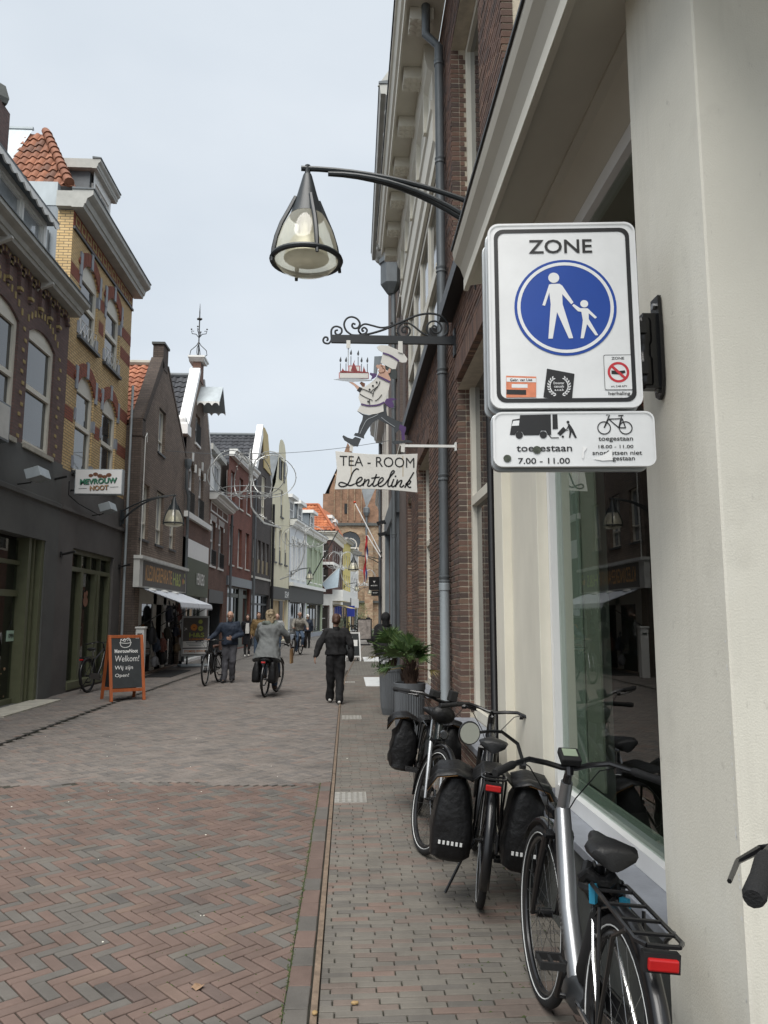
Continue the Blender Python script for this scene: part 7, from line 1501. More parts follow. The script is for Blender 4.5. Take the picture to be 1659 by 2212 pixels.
# tailor's snap frame stand
st = thing('poster_stand', 'grey framed tailor poster stand with button drawing', 'sign stand', mw=Matrix.Translation((-5.02, 26.0, 0)) @ Matrix.Rotation(R(24), 4, 'Z')); w, h0, h1 = .86, .36, 1.62
mb = MB(); mb.box(-.5, .5, -.26, .26, .0, .08); mb.build('base', 'zinc_light', st, world=False, bev=.03); mb = MB(); mb.box(-.27, -.22, -.02, .02, .08, h0); mb.box(.22, .27, -.02, .02, .08, h0); mb.build('leg', 'black', st, world=False, split=True)
mb = MB(); mb.box(-w / 2, w / 2, -.02, .02, h0, h1); mb.build('panel', 'sign_grey', st, world=False); mb = MB(); mb.box(-w / 2 - .02, w / 2 + .02, -.035, .035, h1 - .03, h1 + .03); mb.box(-w / 2 - .02, -w / 2 + .02, -.034, .034, h0, h1 - .03); mb.box(w / 2 - .02, w / 2 + .02, -.034, .034, h0, h1 - .03); mb.box(-w / 2 + .02, w / 2 - .02, -.034, .034, h0 - .02, h0 + .025); mb.build('frame', 'alu', st, world=False)
O3 = V((0, -.022, 0)); ux, uy = (1, 0, 0), (0, 0, 1)
mb = MB(); disc(mb, (-.05, 1.28), .11, O3, ux, uy); mb.build('button', 'button_orange', st, world=False); mb = MB(); disc(mb, (.17, 1.24), .085, O3, ux, uy); disc(mb, (.16, 1.46), .07, O3, ux, uy); mb.build('button', 'lime', st, world=False, split=True)
mb = MB(); disc(mb, (-.05, 1.28), .02, O3, ux, uy, .004, 8); disc(mb, (.17, 1.24), .018, O3, ux, uy, .004, 8); mb.build('button_hole', 'sign_black', st, world=False, split=True)
mb = MB(); stroke(mb, [(-.36, 1.18), (-.28, 1.26)], .015, O3, ux, uy); stroke(mb, [(-.36, 1.27), (-.27, 1.2)], .015, O3, ux, uy); mb.build('scissors_drawing', 'white_paint', st, world=False)
text('H&S', 'lettering', 'lime', st, O3 + V((.05, 0, 1.03)), ux, uy, .5, .15, bold=.02, world=False); text('KLEERMAKER', 'lettering', 'button_orange', st, O3 + V((.05, 0, .89)), ux, uy, .5, .06, bold=.01, world=False)
mb = MB(); flat(mb, [(-.40, .62), (.40, .62), (.40, .83), (-.40, .83)], O3, ux, uy, .002); flat(mb, [(-.40, .41), (.40, .41), (.40, .58), (-.40, .58)], O3, ux, uy, .002); mb.build('white_strip', 'white_paint', st, world=False, split=True); text('STOMERIJ SERVICE', 'lettering', 'button_orange', st, O3 + V((0, -.003, .495)), ux, uy, .7, .09, bold=.02, world=False)
mb = MB()
for i, ww in enumerate((.30, .26, .2)): flat(mb, [(-ww, .78 - .05 * i), (ww, .78 - .05 * i), (ww, .795 - .05 * i), (-ww, .795 - .05 * i)], O3, ux, uy, .004)
mb.build('print_lines', 'zinc', st, world=False, kind='stuff')
ps = thing('poster_stand', 'black framed photo poster stand near the far tea room side', 'sign stand', mw=Matrix.Translation((.98, 44.5, 0)) @ Matrix.Rotation(R(-4), 4, 'Z')); K('poster_photo', (.10, .09, .085), .5, var=.9, vs=4.5, col2=(.42, .38, .35))
mb = MB(); mb.box(-.35, .35, -.3, .3, 0, .07); mb.build('base', 'black', ps, world=False); mb = MB(); mb.box(-.27, -.23, -.02, .02, .07, .3); mb.box(.23, .27, -.02, .02, .07, .3); mb.build('leg', 'black', ps, world=False, split=True); mb = MB(); mb.box(-.42, .42, -.03, .03, .3, 1.5); mb.build('frame', 'black', ps, world=False); mb = MB(); mb.box(-.36, .36, -.036, -.031, .36, 1.44); mb.build('poster', 'poster_photo', ps, world=False)
# ---------------------------------------------------------------- wire apples over the street
K('wire_silver', (.42, .43, .42), .4, metal=.5, var=.2, vs=20)
def apple(label, c, w, h, tail, seed):
    random.seed(seed); t = thing('wire_ornament', label, 'ornament', c, group='wire apple ornaments hung over the street'); c = V(c); bits_ = MB()
    def loop(pts, r=.014):
        mb = MB(); mb.tube(pts, r, 5, closed=True); mb.build('wire_ring', 'wire_silver', t, smooth=True)
        for i in range(0, len(pts) - 1):
            for q in range(3):
                p = pts[i].lerp(pts[i + 1], random.random()); d = V((random.gauss(0, 1), random.gauss(0, 1), random.gauss(0, 1))).normalized() * .05; bits_.tube([p, p + d], .004, 3)
    for k in range(7):   # lobes: rings standing round the core
        a = math.pi * 2 * k / 7 + .3; d = V((math.cos(a), math.sin(a), 0)); pts = []
        for i in range(28):
            q = 2 * math.pi * i / 28; rr = w * .25; pts.append(c + d * (w * .26 + rr * math.cos(q)) + V((0, 0, h * .5 * math.sin(q) * (1 - .12 * math.cos(q)))))
        loop(pts)
    for z, s_ in ((-.46, .42), (.44, .34), (-.38, .7)): loop([c + V((w * s_ * .5 * math.cos(q), w * s_ * .5 * math.sin(q), h * z)) for q in [2 * math.pi * i / 24 for i in range(24)]], .012)
    mb = MB(); mb.tube([c + V((0, 0, h * .5)), c + V((0, 0, -h * .5))], .022, 6); mb.build('core', 'wire_silver', t)
    if tail:
        pts = [c + V((0, 0, -h * .5)), c + V((.02, 0, -h * .75)), c + V((.12 * tail[0], 0, -h * .5 + tail[1] * .5)), c + V((.45 * tail[0], 0, -h * .5 + tail[1] * .85)), c + V((tail[0], 0, -h * .5 + tail[1]))]; mb = MB(); mb.tube(pts, .03, 6); mb.build('tail', 'wire_silver', t, smooth=True)
        for i in range(60): p = pts[2].lerp(pts[4], random.random()); d = V((random.gauss(0, 1), random.gauss(0, 1), random.gauss(0, 1))).normalized() * .07; bits_.tube([p, p + d], .006, 3)
    bits_.build('tinsel', 'wire_silver', t, kind='stuff', norm=False); random.seed(3)
apple('nearest wire apple ornament before the red brick houses', (-3.04, 24, 6.05), 2.8, 1.35, (.95, -1.0), 1); apple('middle wire apple ornament before the white painted house', (-2.53, 45, 6.25), 2.65, 1.2, (-1.4, -1.9), 2); apple('small wire apple ornament before the yellow house', (-.55, 60, 5.95), 2.4, 1.3, (1.2, -1.6), 3)
apple('farthest wire apple ornament low before the church', (1.35, 62, 4.7), 1.9, 1.3, None, 4)
def cable(label, a, b, sag, r=.008):
    t = thing('overhead_cable', label, 'cable', a, group='cables across the street'); a, b = V(a), V(b); mb = MB(); mb.tube([a.lerp(b, k / 16) + V((0, 0, -sag * 4 * (k / 16) * (1 - k / 16))) for k in range(17)], r, 5); mb.build('wire', 'pipe_grey', t)
cable('cable carrying the nearest wire apple across the street', (-5.72, 24, 6.8), (1.3, 24, 7.2), .25); cable('cable carrying the middle wire apple across the street', (-5.1, 45, 7.0), (1.95, 45, 7.2), .25); cable('cable carrying the small wire apple before the church', (-3.2, 60, 6.9), (4.5, 60, 6.9), .3)
# ---------------------------------------------------------------- far plants
def bush(label, x, y, z, r, h, n, seed, pot_=None):
    random.seed(seed); t = thing('potted_plant', label, 'plant', (x, y, 0), group='far potted plants'); mb = MB()
    for k in range(n):
        a = random.uniform(0, 6.28); q = random.random() ** .5; c = V((x + r * q * math.cos(a), y + r * q * math.sin(a), z + h * random.random() * (1 - .4 * q))); d = V((random.gauss(0, 1), random.gauss(0, 1), random.gauss(.6, 1))).normalized(); s_ = d.orthogonal().normalized(); l = random.uniform(.08, .17); mb.add([c - s_ * l * .22, c + d * l * .5 + s_ * l * .1, c + d * l, c + s_ * l * .25], [(0, 1, 2), (0, 3, 1)])
    mb.build('foliage', 'palm_leaf', t, kind='stuff', norm=False); mb = MB(); mb.tube([(x, y, .2), (x, y, z + h * .3)], .03, 5); mb.build('stem', 'palm_trunk', t)
    if pot_: mb = MB(); mb.lathe([(pot_ * .75, 0), (pot_, z), (pot_ * .9, z), (pot_ * .9, z - .04)], (x, y, 0), 10); mb.build('pot', 'black_matt', t)
    random.seed(11)
bush('potted grassy plant before the green painted house', -3.0, 66.5, .45, .45, .5, 260, 1, .3); bush('small plant tub near the poster stand', 1.55, 49, .4, .55, .5, 260, 2, .4); bush('olive tree in a tub before the church wall', 1.3, 98, 1.5, 1.3, 2.6, 700, 3, .4); bush('leafy plant beside the white end house', 1.5, 88, .4, .7, 2.0, 420, 4, .35)
# ================================================================ bicycles
K('rubber', (.0075, .0075, .008), .8, var=.3, vs=40, bump=.3, bs=200); K('frame_black', (.006, .006, .007), .35, var=.2, coat=.3); K('frame_silver', (.30, .31, .32), .32, metal=.75, var=.08); K('frame_dark', (.05, .053, .056), .35, metal=.4, var=.1); K('frame_green', (.008, .014, .014), .35, var=.15, coat=.4); K('reflect_white', (.62, .63, .62), .5); K('light_red', (.42, .015, .015), .25, var=.1); K('pannier', (.0065, .0065, .007), .45, var=.35, vs=9, bump=.7, bs=26, rvar=.12, spec=.35); K('pannier_lining', (.16, .085, .03), .8, var=.2); K('lcd', (.30, .36, .26), .2); K('mirror', (.55, .58, .56), .05, metal=1, var=0); K('saddle', (.008, .008, .0085), .5, var=.2, bump=.15, bs=120); K('saddle_brown', (.10, .05, .035), .5, var=.2)
def wheel(t, M_, c, R_=.338, full=True, hubmotor=False, n=20):
    """tyre > rim, spokes, hub, reflective stripes; M_ places the steered front wheel"""
    c = V(c); ax = V((0, 1, 0)); P = lambda p: M_ @ V(p)
    def tor(Rr, r, dy, seg=44, m=8, sq=None):
        mb = MB(); mb.tube([P(c + V((Rr * math.cos(a), dy, Rr * math.sin(a)))) for a in [2 * math.pi * i / seg for i in range(seg)]], r, m, closed=True, sq=sq); return mb
    w = tor(R_, .0225, 0, m=10).build('wheel', 'rubber', t, smooth=True, world=False)
    tor(R_ - .031, .012, 0).build('rim', 'frame_black', w, smooth=True, world=False)
    if full:
        for dy in (-.0185, .0185): tor(R_ - .013, .0028, dy, m=4).build('reflective_stripe', 'reflect_white', w, world=False)
        mb = MB()
        for i in range(n):
            a = 2 * math.pi * i / n; b = a + (.9 if i % 2 else -.9); sd = .03 if (i // 2) % 2 else -.03
            mb.tube([P(c + V((.028 * math.cos(b), sd, .028 * math.sin(b)))), P(c + V(((R_ - .035) * math.cos(a), 0, (R_ - .035) * math.sin(a))))], .0013, 3, caps=False)
        mb.build('spokes', 'steel', w, world=False, kind='stuff')
    mb = MB(); pts = [P(c + V((0, y, 0))) for y in (-.06, -.035, -.034, .034, .035, .06)]; rr = .055 if hubmotor else .022; mb.tube(pts, [.008, .008, rr, rr, .008, .008], 10); mb.build('hub', 'frame_black', w, smooth=True, world=False)
    return w
def arc(t, M_, c, Rr, a0, a1, w, mt, name='mudguard', n=18):
    c = V(c); mb = MB(); vs = []
    for i in range(n + 1):
        a = R(a0 + (a1 - a0) * i / n); d = V((math.cos(a), 0, math.sin(a)))
        for y, k in ((-w, -.012), (-w * .6, .004), (0, .009), (w * .6, .004), (w, -.012)): vs.append(M_ @ (c + d * (Rr + k) + V((0, y, 0))))
    mb.add(vs, [(5 * i + j, 5 * i + j + 1, 5 * i + 6 + j, 5 * i + 5 + j) for i in range(n) for j in range(4)]); o = mb.build(name, mt, t, smooth=60, world=False); s = o.modifiers.new('s', 'SOLIDIFY'); s.thickness = .002; return o
def saddle(t, c, mt='saddle', s=1.0):
    x, y, z = c; mb = MB(); n = 14; prof = [(-.125, .04, .0), (-.118, .078, .012), (-.07, .09, .02), (0, .062, .016), (.05, .034, .012), (.10, .024, .01), (.14, .018, .002), (.15, .006, -.008)]; vs = []
    for px, w, dz in prof:
        for j in range(n):
            a = 2 * math.pi * j / n; vs.append((x + px * s, y + w * s * math.cos(a), z + dz + (.022 if math.sin(a) > 0 else .04) * s * math.sin(a)))
    mb.add(vs, [(i * n + j, i * n + (j + 1) % n, (i + 1) * n + (j + 1) % n, (i + 1) * n + j) for i in range(len(prof) - 1) for j in range(n)] + [tuple(range(n)), tuple((len(prof) - 1) * n + j for j in range(n))]); sd = mb.build('saddle', mt, t, smooth=60, world=False)
    mb = MB(); mb.tube([(x - .08, y - .02, z - .03), (x, y - .02, z - .055), (x + .1, y - .015, z - .03)], .0035, 5); mb.tube([(x - .08, y + .02, z - .03), (x, y + .02, z - .055), (x + .1, y + .015, z - .03)], .0035, 5); mb.build('saddle_rail', 'steel', sd, world=False, split=True)
def pannier(t, sg, big=True, squares=True, flap=False, x0=-.22, x1=.12, z0=.30, z1=.70, th=.085, amp=.012):
    """soft bag on one side of the rack"""
    n = 24; mb = MB(); vs = []; cx, cy = (x0 + x1) / 2, sg * (.082 + th); w = (x1 - x0) / 2; rows_ = [(z0, .80, .62), (z0 + .025, .97, .95), (z0 + .09, 1.0, 1.0), (z0 + .16, 1.02, 1.04), (z0 + .22, .99, .96), (z0 + .28, .97, .9), (z1 - .07, .93, .74), (z1 - .02, .90, .55), (z1 + .02, .84, .4)]
    for k, (z, sx, sy) in enumerate(rows_):
        for j in range(n):
            a = 2 * math.pi * j / n; ca, sa = math.cos(a), math.sin(a); ex = .42; X = math.copysign(abs(ca) ** ex, ca); Y = math.copysign(abs(sa) ** ex, sa)
            p = V((cx + w * sx * X, cy + th * sy * Y, z)); p += V((X, Y, .3 * (k > 3))) * amp * (noise.noise(p * 11 + V((sg, 0, 3))) + .7 * noise.noise(p * 24)); vs.append(p)
    mb.add(vs, [(i * n + j, i * n + (j + 1) % n, (i + 1) * n + (j + 1) % n, (i + 1) * n + j) for i in range(len(rows_) - 1) for j in range(n)] + [tuple(range(n)), tuple((len(rows_) - 1) * n + j for j in range(n))]); b = mb.build('pannier', 'pannier', t, smooth=50, world=False)
    if flap:
        mb = MB(); vs = []
        for i in range(9):
            x = x0 - .03 + (x1 - x0 + .06) * i / 8; wz = .018 * math.sin(i * 1.1)
            vs += [(x, cy - sg * .09, z1 + .03 + wz * .3), (x, cy + sg * .0, z1 + .055 + wz), (x, cy + sg * .11, z1 + .03 + wz * 1.4), (x, cy + sg * .16, z1 - .05 + wz * 2.4)]
        mb.add(vs, [(4 * i + j, 4 * i + j + 1, 4 * i + 5 + j, 4 * i + 4 + j) for i in range(8) for j in range(3)]); o = mb.build('flap', 'pannier', b, smooth=60, world=False); s = o.modifiers.new('s', 'SOLIDIFY'); s.thickness = .004
        mb = MB(); mb.add([(x, y - sg * .004, z - .008) for x, y, z in vs], [(4 * i + j, 4 * i + j + 1, 4 * i + 5 + j, 4 * i + 4 + j) for i in range(8) for j in range(1, 3)]); mb.build('lining', 'pannier_lining', b, smooth=60, world=False)
    if squares:
        mb = MB()
        for i in range(6): y_ = cy + (i - 2.5) * .024; mb.box(x0 - .022, x0 - .010, y_ - .0065, y_ + .0065, z0 + .10, z0 + .118)
        mb.build('reflective_square', 'reflect_white', b, world=False, split=True)
    return b
def bicycle(label, rear, front, lean=0, steer=0, fm='frame_black', top='low', bar_z=1.03, sad_z=.88, bags=None, rack=True, mirror=False, display=False, seatpost='steel', bag=False, battery=False, stand=True, full=True, group='parked bicycles', brown=False, child_of=None, logo=None, fork='frame_black', stays=None, crank=30):
    r, f = V((*rear, 0)), V((*front, 0)); d = (f - r); hd = math.atan2(d.y, d.x); WB = d.length
    mw = Matrix.Translation(r) @ Matrix.Rotation(hd, 4, 'Z') @ Matrix.Rotation(R(lean), 4, 'X')
    t = thing('bicycle', label, 'bicycle', mw=mw, group=group); I = Matrix()
    F0 = V((WB, 0, .36)); HB, HT = V((WB - .185, 0, .76)), V((WB - .262, 0, .955)); BB = V((.455, 0, .29)); axis = (HT - HB).normalized(); ST = V((.315, 0, .64))
    Ms = Matrix.Translation(HB) @ Matrix.Rotation(R(steer), 4, axis) @ Matrix.Translation(-HB)
    stays = stays or fm
    wheel(t, I, (0, 0, .36), full=full); wheel(t, Ms, F0, full=full, hubmotor=not battery)
    arc(t, I, (0, 0, .36), .385, 8, 205, .028, 'frame_black'); arc(t, Ms, F0, .385, 35, 190, .028, 'frame_black')
    # frame
    mb = MB(); dr = .034 if battery else .024; mb.tube([HB.lerp(HT, .45), HB.lerp(BB, .5) + V((0, 0, -.012)), BB], [dr, dr * 1.15, dr * 1.1], 12)
    fr = mb.build('frame', fm, t, smooth=True, world=False)
    mb = MB(); mb.tube([HB - axis * .01, HT + axis * .015], [.027, .025], 12); mb.build('head_tube', fm, fr, smooth=True, world=False)
    mb = MB(); mb.tube([BB, ST, V((.30, 0, sad_z - .2))], .018, 10); mb.build('seat_tube', fm, fr, smooth=True, world=False)
    if top == 'high': mb = MB(); mb.tube([HT - axis * .04, V((.31, 0, .67))], .018, 10); mb.build('top_tube', fm, fr, smooth=True, world=False)
    if top == 'low': mb = MB(); mb.tube([HB.lerp(HT, .8), V((.72, 0, .66)), V((.5, 0, .46)), V((.40, 0, .44))], .017, 10); mb.build('top_tube', fm, fr, smooth=True, world=False)
    for sg in (-1, 1):
        mb = MB(); mb.tube([(0, sg * .062, .36), (.2, sg * .05, .33), BB + V((0, sg * .03, .01))], .009, 8); mb.build('chain_stay', stays, fr, smooth=True, world=False)
        mb = MB(); mb.tube([(0, sg * .062, .36), (.17, sg * .045, .53), (.31, sg * .014, .68)], .008, 8); mb.build('seat_stay', stays, fr, smooth=True, world=False)
    if battery: mb = MB(); a = BB + V((-.03, 0, .07)); b = V((.245, 0, .66)); mb.tube([a, a.lerp(b, .1), a.lerp(b, .9), b], [.025, .042, .042, .028], 12, sq=(1.1, .8)); mb.build('battery', 'black_matt', fr, smooth=True, world=False); mb = MB(); mb.tube([BB + V((-.1, 0, .02)), BB + V((-.04, 0, .02)), BB + V((.06, 0, .0)), BB + V((.1, 0, .03))], [.03, .065, .06, .03], 12, sq=(1, .9)); mb.build('motor', 'frame_dark', fr, smooth=True, world=False)
    mb = MB(); mb.prism([(-.07, -.075, .31), (-.06, -.075, .42), (.2, -.075, .40), (.46, -.075, .37), (.53, -.075, .30), (.47, -.075, .22), (.2, -.075, .27)], (0, .018, 0)); mb.build('chain_guard', 'frame_black', t, world=False, bev=.006)
    # cranks and pedals
    for sg in (-1, 1):
        a = R(crank + (180 if sg > 0 else 0)); e = BB + V((.17 * math.cos(a), sg * .085, .17 * math.sin(a))); mb = MB(); mb.tube([BB + V((0, sg * .05, 0)), BB + V((0, sg * .085, 0)), e], .011, 6); ck = mb.build('crank', 'frame_black', t, world=False)
        mb = MB(); c = e + V((0, sg * .05, 0))
        for q in (-.042, .042): mb.box(c.x + q - .006, c.x + q + .006, c.y - .045, c.y + .045, c.z - .012, c.z + .012)
        for q in (-.04, 0, .04): mb.box(c.x - .036, c.x + .036, c.y + q - .005, c.y + q + .005, c.z - .008, c.z + .008)
        mb.build('pedal', 'black_matt', ck, world=False)
    # fork, stem, handlebar
    for sg in (-1, 1):
        mb = MB(); mb.tube([Ms @ p for p in (HB + V((.01, sg * .052, -.03)), HB.lerp(F0, .5) + V((0, sg * .055, 0)), F0 + V((-.012, sg * .055, .0)))], [.017, .0165, .011], 8); mb.build('fork_leg', fork, t, smooth=True, world=False)
    mb = MB(); mb.tube([Ms @ (HB + V((.008, -.06, -.025))), Ms @ (HB + V((.008, .06, -.025)))], .02, 8); mb.build('fork_crown', 'frame_black', t, smooth=True, world=False)
    C0 = V((WB - .29, 0, bar_z)); mb = MB(); mb.tube([Ms @ p for p in (HT, HT + axis * .05, C0 - V((.01, 0, .02)), C0)], [.02, .017, .017, .02], 8); mb.build('stem', 'frame_black', t, smooth=True, world=False)
    bars = [(-.15, .335, -.005), (-.06, .25, .012), (.0, .17, .026), (.02, .09, .012), (0, .03, 0)]; half = [C0 + V(p) for p in bars]; pts = half + [V((p.x, -p.y, p.z)) for p in half[::-1]]
    mb = MB(); mb.tube([Ms @ p for p in pts], .0115, 8); hb = mb.build('handlebar', 'frame_black', t, smooth=True, world=False)
    for sg in (-1, 1):
        A_, B_ = C0 + V((-.165, sg * .345, -.007)), C0 + V((-.055, sg * .245, .012)); mb = MB(); mb.tube([Ms @ A_.lerp(B_, k) for k in (0, .08, .5, .9, 1)], [.014, .018, .0155, .017, .014], 10); mb.build('grip', 'rubber', hb, smooth=True, world=False)
        mb = MB(); a = C0 + V((-.02, sg * .20, .015)); mb.tube([Ms @ p for p in (a, a + V((.035, sg * .01, -.012)), a + V((.01, sg * .07, -.02)), a + V((-.06, sg * .13, -.025)))], [.008, .007, .005, .004], 6); mb.lathe([(.018, -.012), (.018, .012)], Ms @ (a + V((0, 0, -.01))), 8, 'y'); mb.build('brake_lever', 'frame_black', hb, world=False)
        mb = MB(); mb.tube([Ms @ p for p in (a, a + V((.08, -sg * .05, -.03)), C0 + V((.09, sg * .06, -.14)), HB + V((.06, sg * .03, .02)), HB + V((.03, sg * .04, -.12)))], .0028, 5); mb.build('brake_cable', 'black_matt', t, smooth=True, world=False)
    if display:
        mb = MB(); c = C0 + V((.0, 0, .045)); u = V((.035, 0, .02)); mb.obox(Ms @ c, Ms.to_3x3() @ u, Ms.to_3x3() @ V((0, .042, 0)), Ms.to_3x3() @ V((-.008, 0, .014))); dp_ = mb.build('display', 'black_matt', hb, world=False, bev=.006); n_ = V((-.5, 0, .87)); c2 = c + n_ * .0175 + u * .15; mb = MB(); mb.obox(Ms @ c2, Ms.to_3x3() @ (u * .55), Ms.to_3x3() @ V((0, .03, 0)), Ms.to_3x3() @ (n_ * .001)); mb.build('screen', 'lcd', dp_, world=False)
    if mirror:
        a = C0 + V((-.03, .20, .015)); q = [a, a + V((.03, .02, .07)), a + V((.02, .09, .115)), a + V((-.02, .15, .12)), a + V((-.03, .19, .115))]; mb = MB(); mb.tube([Ms @ p for p in q], [.008, .008, .007, .006, .006], 6); mi = mb.build('mirror_arm', 'frame_black', hb, smooth=True, world=False); c = a + V((-.035, .235, .11)); mb = MB(); mb.lathe([(.01, .018), (.04, .014), (.048, 0), (.046, -.004), (.0, -.004)], (0, 0, 0), 18, 'x'); mt_ = Ms @ Matrix.Translation(c) @ Matrix.Rotation(R(12), 4, 'Z'); mb.v = [tuple(mt_ @ V(p)) for p in mb.v]; mb.build('mirror_shell', 'frame_black', mi, smooth=True, world=False); mb = MB(); mb.lathe([(.042, -.0045), (.042, -.0055)], (0, 0, 0), 18, 'x'); mb.v = [tuple(mt_ @ V(p)) for p in mb.v]; mb.build('mirror_glass', 'mirror', mi, world=False)
    if bag: mb = MB(); c = C0 + V((.09, 0, -.085)); mb.ball(c, .085, 12, (.6, 1.15, .8)); mb.v = [tuple(Ms @ V(p)) for p in mb.v]; mb.build('handlebar_bag', 'pannier', t, smooth=True, world=False); mb = MB(); mb.box(C0.x - .02, C0.x + .05, -.11, -.04, bar_z + .02, bar_z + .07); mb.box(C0.x, C0.x + .07, .03, .09, bar_z + .02, bar_z + .10); mb.v = [tuple(Ms @ V(p)) for p in mb.v]; mb.build('phone_holder', 'black_matt', hb, world=False, split=True, bev=.008)
    mb = MB(); c = Ms @ (HB + V((.085, 0, .05))); mb.lathe([(.02, -.04), (.032, -.01), (.036, .02), (.03, .028)], (0, 0, 0), 12, 'x'); mb.v = [tuple(c + V(p)) for p in mb.v]; hl = mb.build('headlight', 'black_gloss', t, smooth=True, world=False); mb = MB(); mb.lathe([(.03, .0285), (.028, .032)], (0, 0, 0), 12, 'x'); mb.v = [tuple(c + V(p)) for p in mb.v]; mb.build('lens', 'chrome', hl, world=False)
    # seat post, saddle
    mb = MB(); mb.tube([V((.30, 0, sad_z - .22)), V((.268, 0, sad_z - .05))], .0135, 10); mb.build('seat_post', seatpost, t, smooth=True, world=False); saddle(t, (.255, 0, sad_z), 'saddle_brown' if brown else 'saddle')
    if rack:
        z = .765; mb = MB()
        for sg in (-1, 1): mb.tube([(.25, sg * .035, z - .02), (.18, sg * .06, z), (-.27, sg * .065, z), (-.30, sg * .045, z)], .007, 6); mb.tube([(0, sg * .075, .38), (-.12, sg * .078, z - .05), (-.2, sg * .068, z)], .007, 6); mb.tube([(0, sg * .075, .38), (.05, sg * .07, z - .03)], .006, 6)
        mb.tube([(-.30, .045, z), (-.302, 0, z), (-.30, -.045, z)], .007, 6)
        for x in (.12, .0, -.12, -.22): mb.tube([(x, -.062, z), (x, .062, z)], .006, 6)
        rk = mb.build('rack', 'frame_black', t, smooth=True, world=False)
        mb = MB(); mb.box(-.314, -.298, -.042, .042, z - .062, z - .03); mb.build('rear_light', 'light_red', t, world=False, bev=.005); mb = MB(); mb.box(-.30, -.27, -.05, .05, z - .07, z - .02); mb.build('light_bracket', 'black_matt', t, world=False)
    if stand: mb = MB(); mb.tube([(.14, .05, .31), (.12, .12, .2), (.10, .21 - .36 * math.sin(R(lean)) * .3, .03 + .21 * math.sin(R(-lean)))], .009, 6); mb.build('kickstand', 'frame_black', t, smooth=True, world=False)
    if bags:
        for sg in (-1, 1): pannier(t, sg, **bags)
        mb = MB(); vs = []
        for i in range(7): x = -.22 + .34 * i / 6; vs += [(x, -.12, .72), (x, -.05, .785), (x, .05, .785), (x, .12, .72)]
        mb.add(vs, [(4 * i + j, 4 * i + j + 1, 4 * i + 5 + j, 4 * i + 4 + j) for i in range(6) for j in range(3)]); o = mb.build('bag_bridge', 'pannier', t, world=False, smooth=True); s = o.modifiers.new('s', 'SOLIDIFY'); s.thickness = .006
    if logo:
        dd = (BB - HB).normalized(); nn = V((0, 1, 0)); up = dd.cross(nn); up = up if up.z > 0 else -up
        rd = -dd if logo[1] else dd; c = HB.lerp(BB, .48) + nn * (dr * 1.16) + V((0, 0, -.008)); uy = nn.cross(rd); text(logo[0], 'lettering', logo[2], fr, c, rd, uy, .34, .032, bold=.01, ext=.001, world=False)
    return t, mw
bicycle('silver e-bike with mirror and bare rack before the shop window', (.805, 2.49), (.842, 3.555), 5, 3, 'frame_silver', None, 1.03, .86, None, True, True, True, 'frame_black', False, True, logo=('cannondale', True, 'frame_dark'), stays='chrome', crank=-60)
mb = MB()   # chain lock round the seat post
pts = [V((.880 + .06 * math.cos(q) + .014 * math.sin(3 * q), 2.76 + .06 * math.sin(q), .71 + .06 * math.sin(q * .75) + .015 * math.cos(5 * q))) for q in [i * .35 for i in range(40)]]
lk = thing('chain_lock', 'black cloth covered chain lock round the silver e-bike seat post', 'lock', (.88, 2.7, .6)); mb.tube(pts, .022, 8); mb.build('chain', 'pannier', lk, smooth=True); K('lock_blue', (.02, .20, .32), .5); mb = MB(); mb.obox((.83, 2.69, .73), (.008, -.006, 0), (.01, .012, 0), (0, 0, .03)); mb.obox((.935, 2.69, .69), (.008, .004, 0), (-.008, .012, 0), (0, 0, .022)); mb.build('blue_label', 'lock_blue', lk, split=True)
stk = thing('bicycle_sticker', 'cream bicycle sticker on the silver bike rear mudguard', 'sticker', (.88, 2.08, .55)); K('cream_print', (.62, .58, .42), .5)
bicycle('black bicycle with large open black panniers and red rear light', (.765, 4.66), (.93, 5.72), 7, -6, 'frame_black', 'high', 1.0, .87, dict(flap=True, z0=.27, z1=.70, th=.12, amp=.013), seatpost='frame_silver', crank=-75)
bicycle('black and silver step through e-bike facing the camera by the pots', (.595, 6.80), (.55, 5.665), -9, 16, 'frame_green', None, 1.02, .86, dict(flap=True, squares=False, z0=.33, z1=.72, th=.11, amp=.02, x0=-.25), bag=True, battery=True, logo=('GAZELLE', True, 'reflect_white'), fork='frame_silver', crank=60)
bicycle('dark bicycle at the picture edge beside the plaster pillar', (.945, .58), (.945, 1.68), 0, 6, 'frame_black', 'high', 1.25, .95, None, rack=False, crank=20)
bicycle('black bicycle leaning at the green shop window behind the blackboard', (-5.62, 17.35), (-5.50, 18.45), -3, 8, 'frame_black', 'high', 1.05, .92, full=False)
M_BIKE, _ = bicycle('dark silver bicycle wheeled by the man in navy', (-3.22, 19.95), (-3.36, 18.86), 3, 4, 'frame_black', 'high', 1.05, .90, dict(flap=False, squares=False), fork='frame_silver', group='bicycles in use', brown=True, stand=False)
W_BIKE, _ = bicycle('black bicycle with panniers ridden by the woman in grey', (-1.685, 16.26), (-1.54, 17.38), 2, -8, 'frame_black', 'low', 1.05, .92, dict(flap=False, squares=False), group='bicycles in use', stand=False)
C_BIKE, _ = bicycle('dark bicycle ridden towards the camera by the man in quilted jacket', (-2.02, 33.85), (-2.25, 32.75), 0, 5, 'frame_black', 'high', 1.05, .95, dict(flap=False, squares=False), group='bicycles in use', stand=False, full=False)
bicycle('far bicycle parked near the yellow house', (-.6, 76.2), (.45, 76.4), 3, 0, full=False, rack=True); bicycle('far bicycle with crate parked before the white end house', (.75, 77.6), (1.75, 77.0), 3, 0, full=False, rack=True)
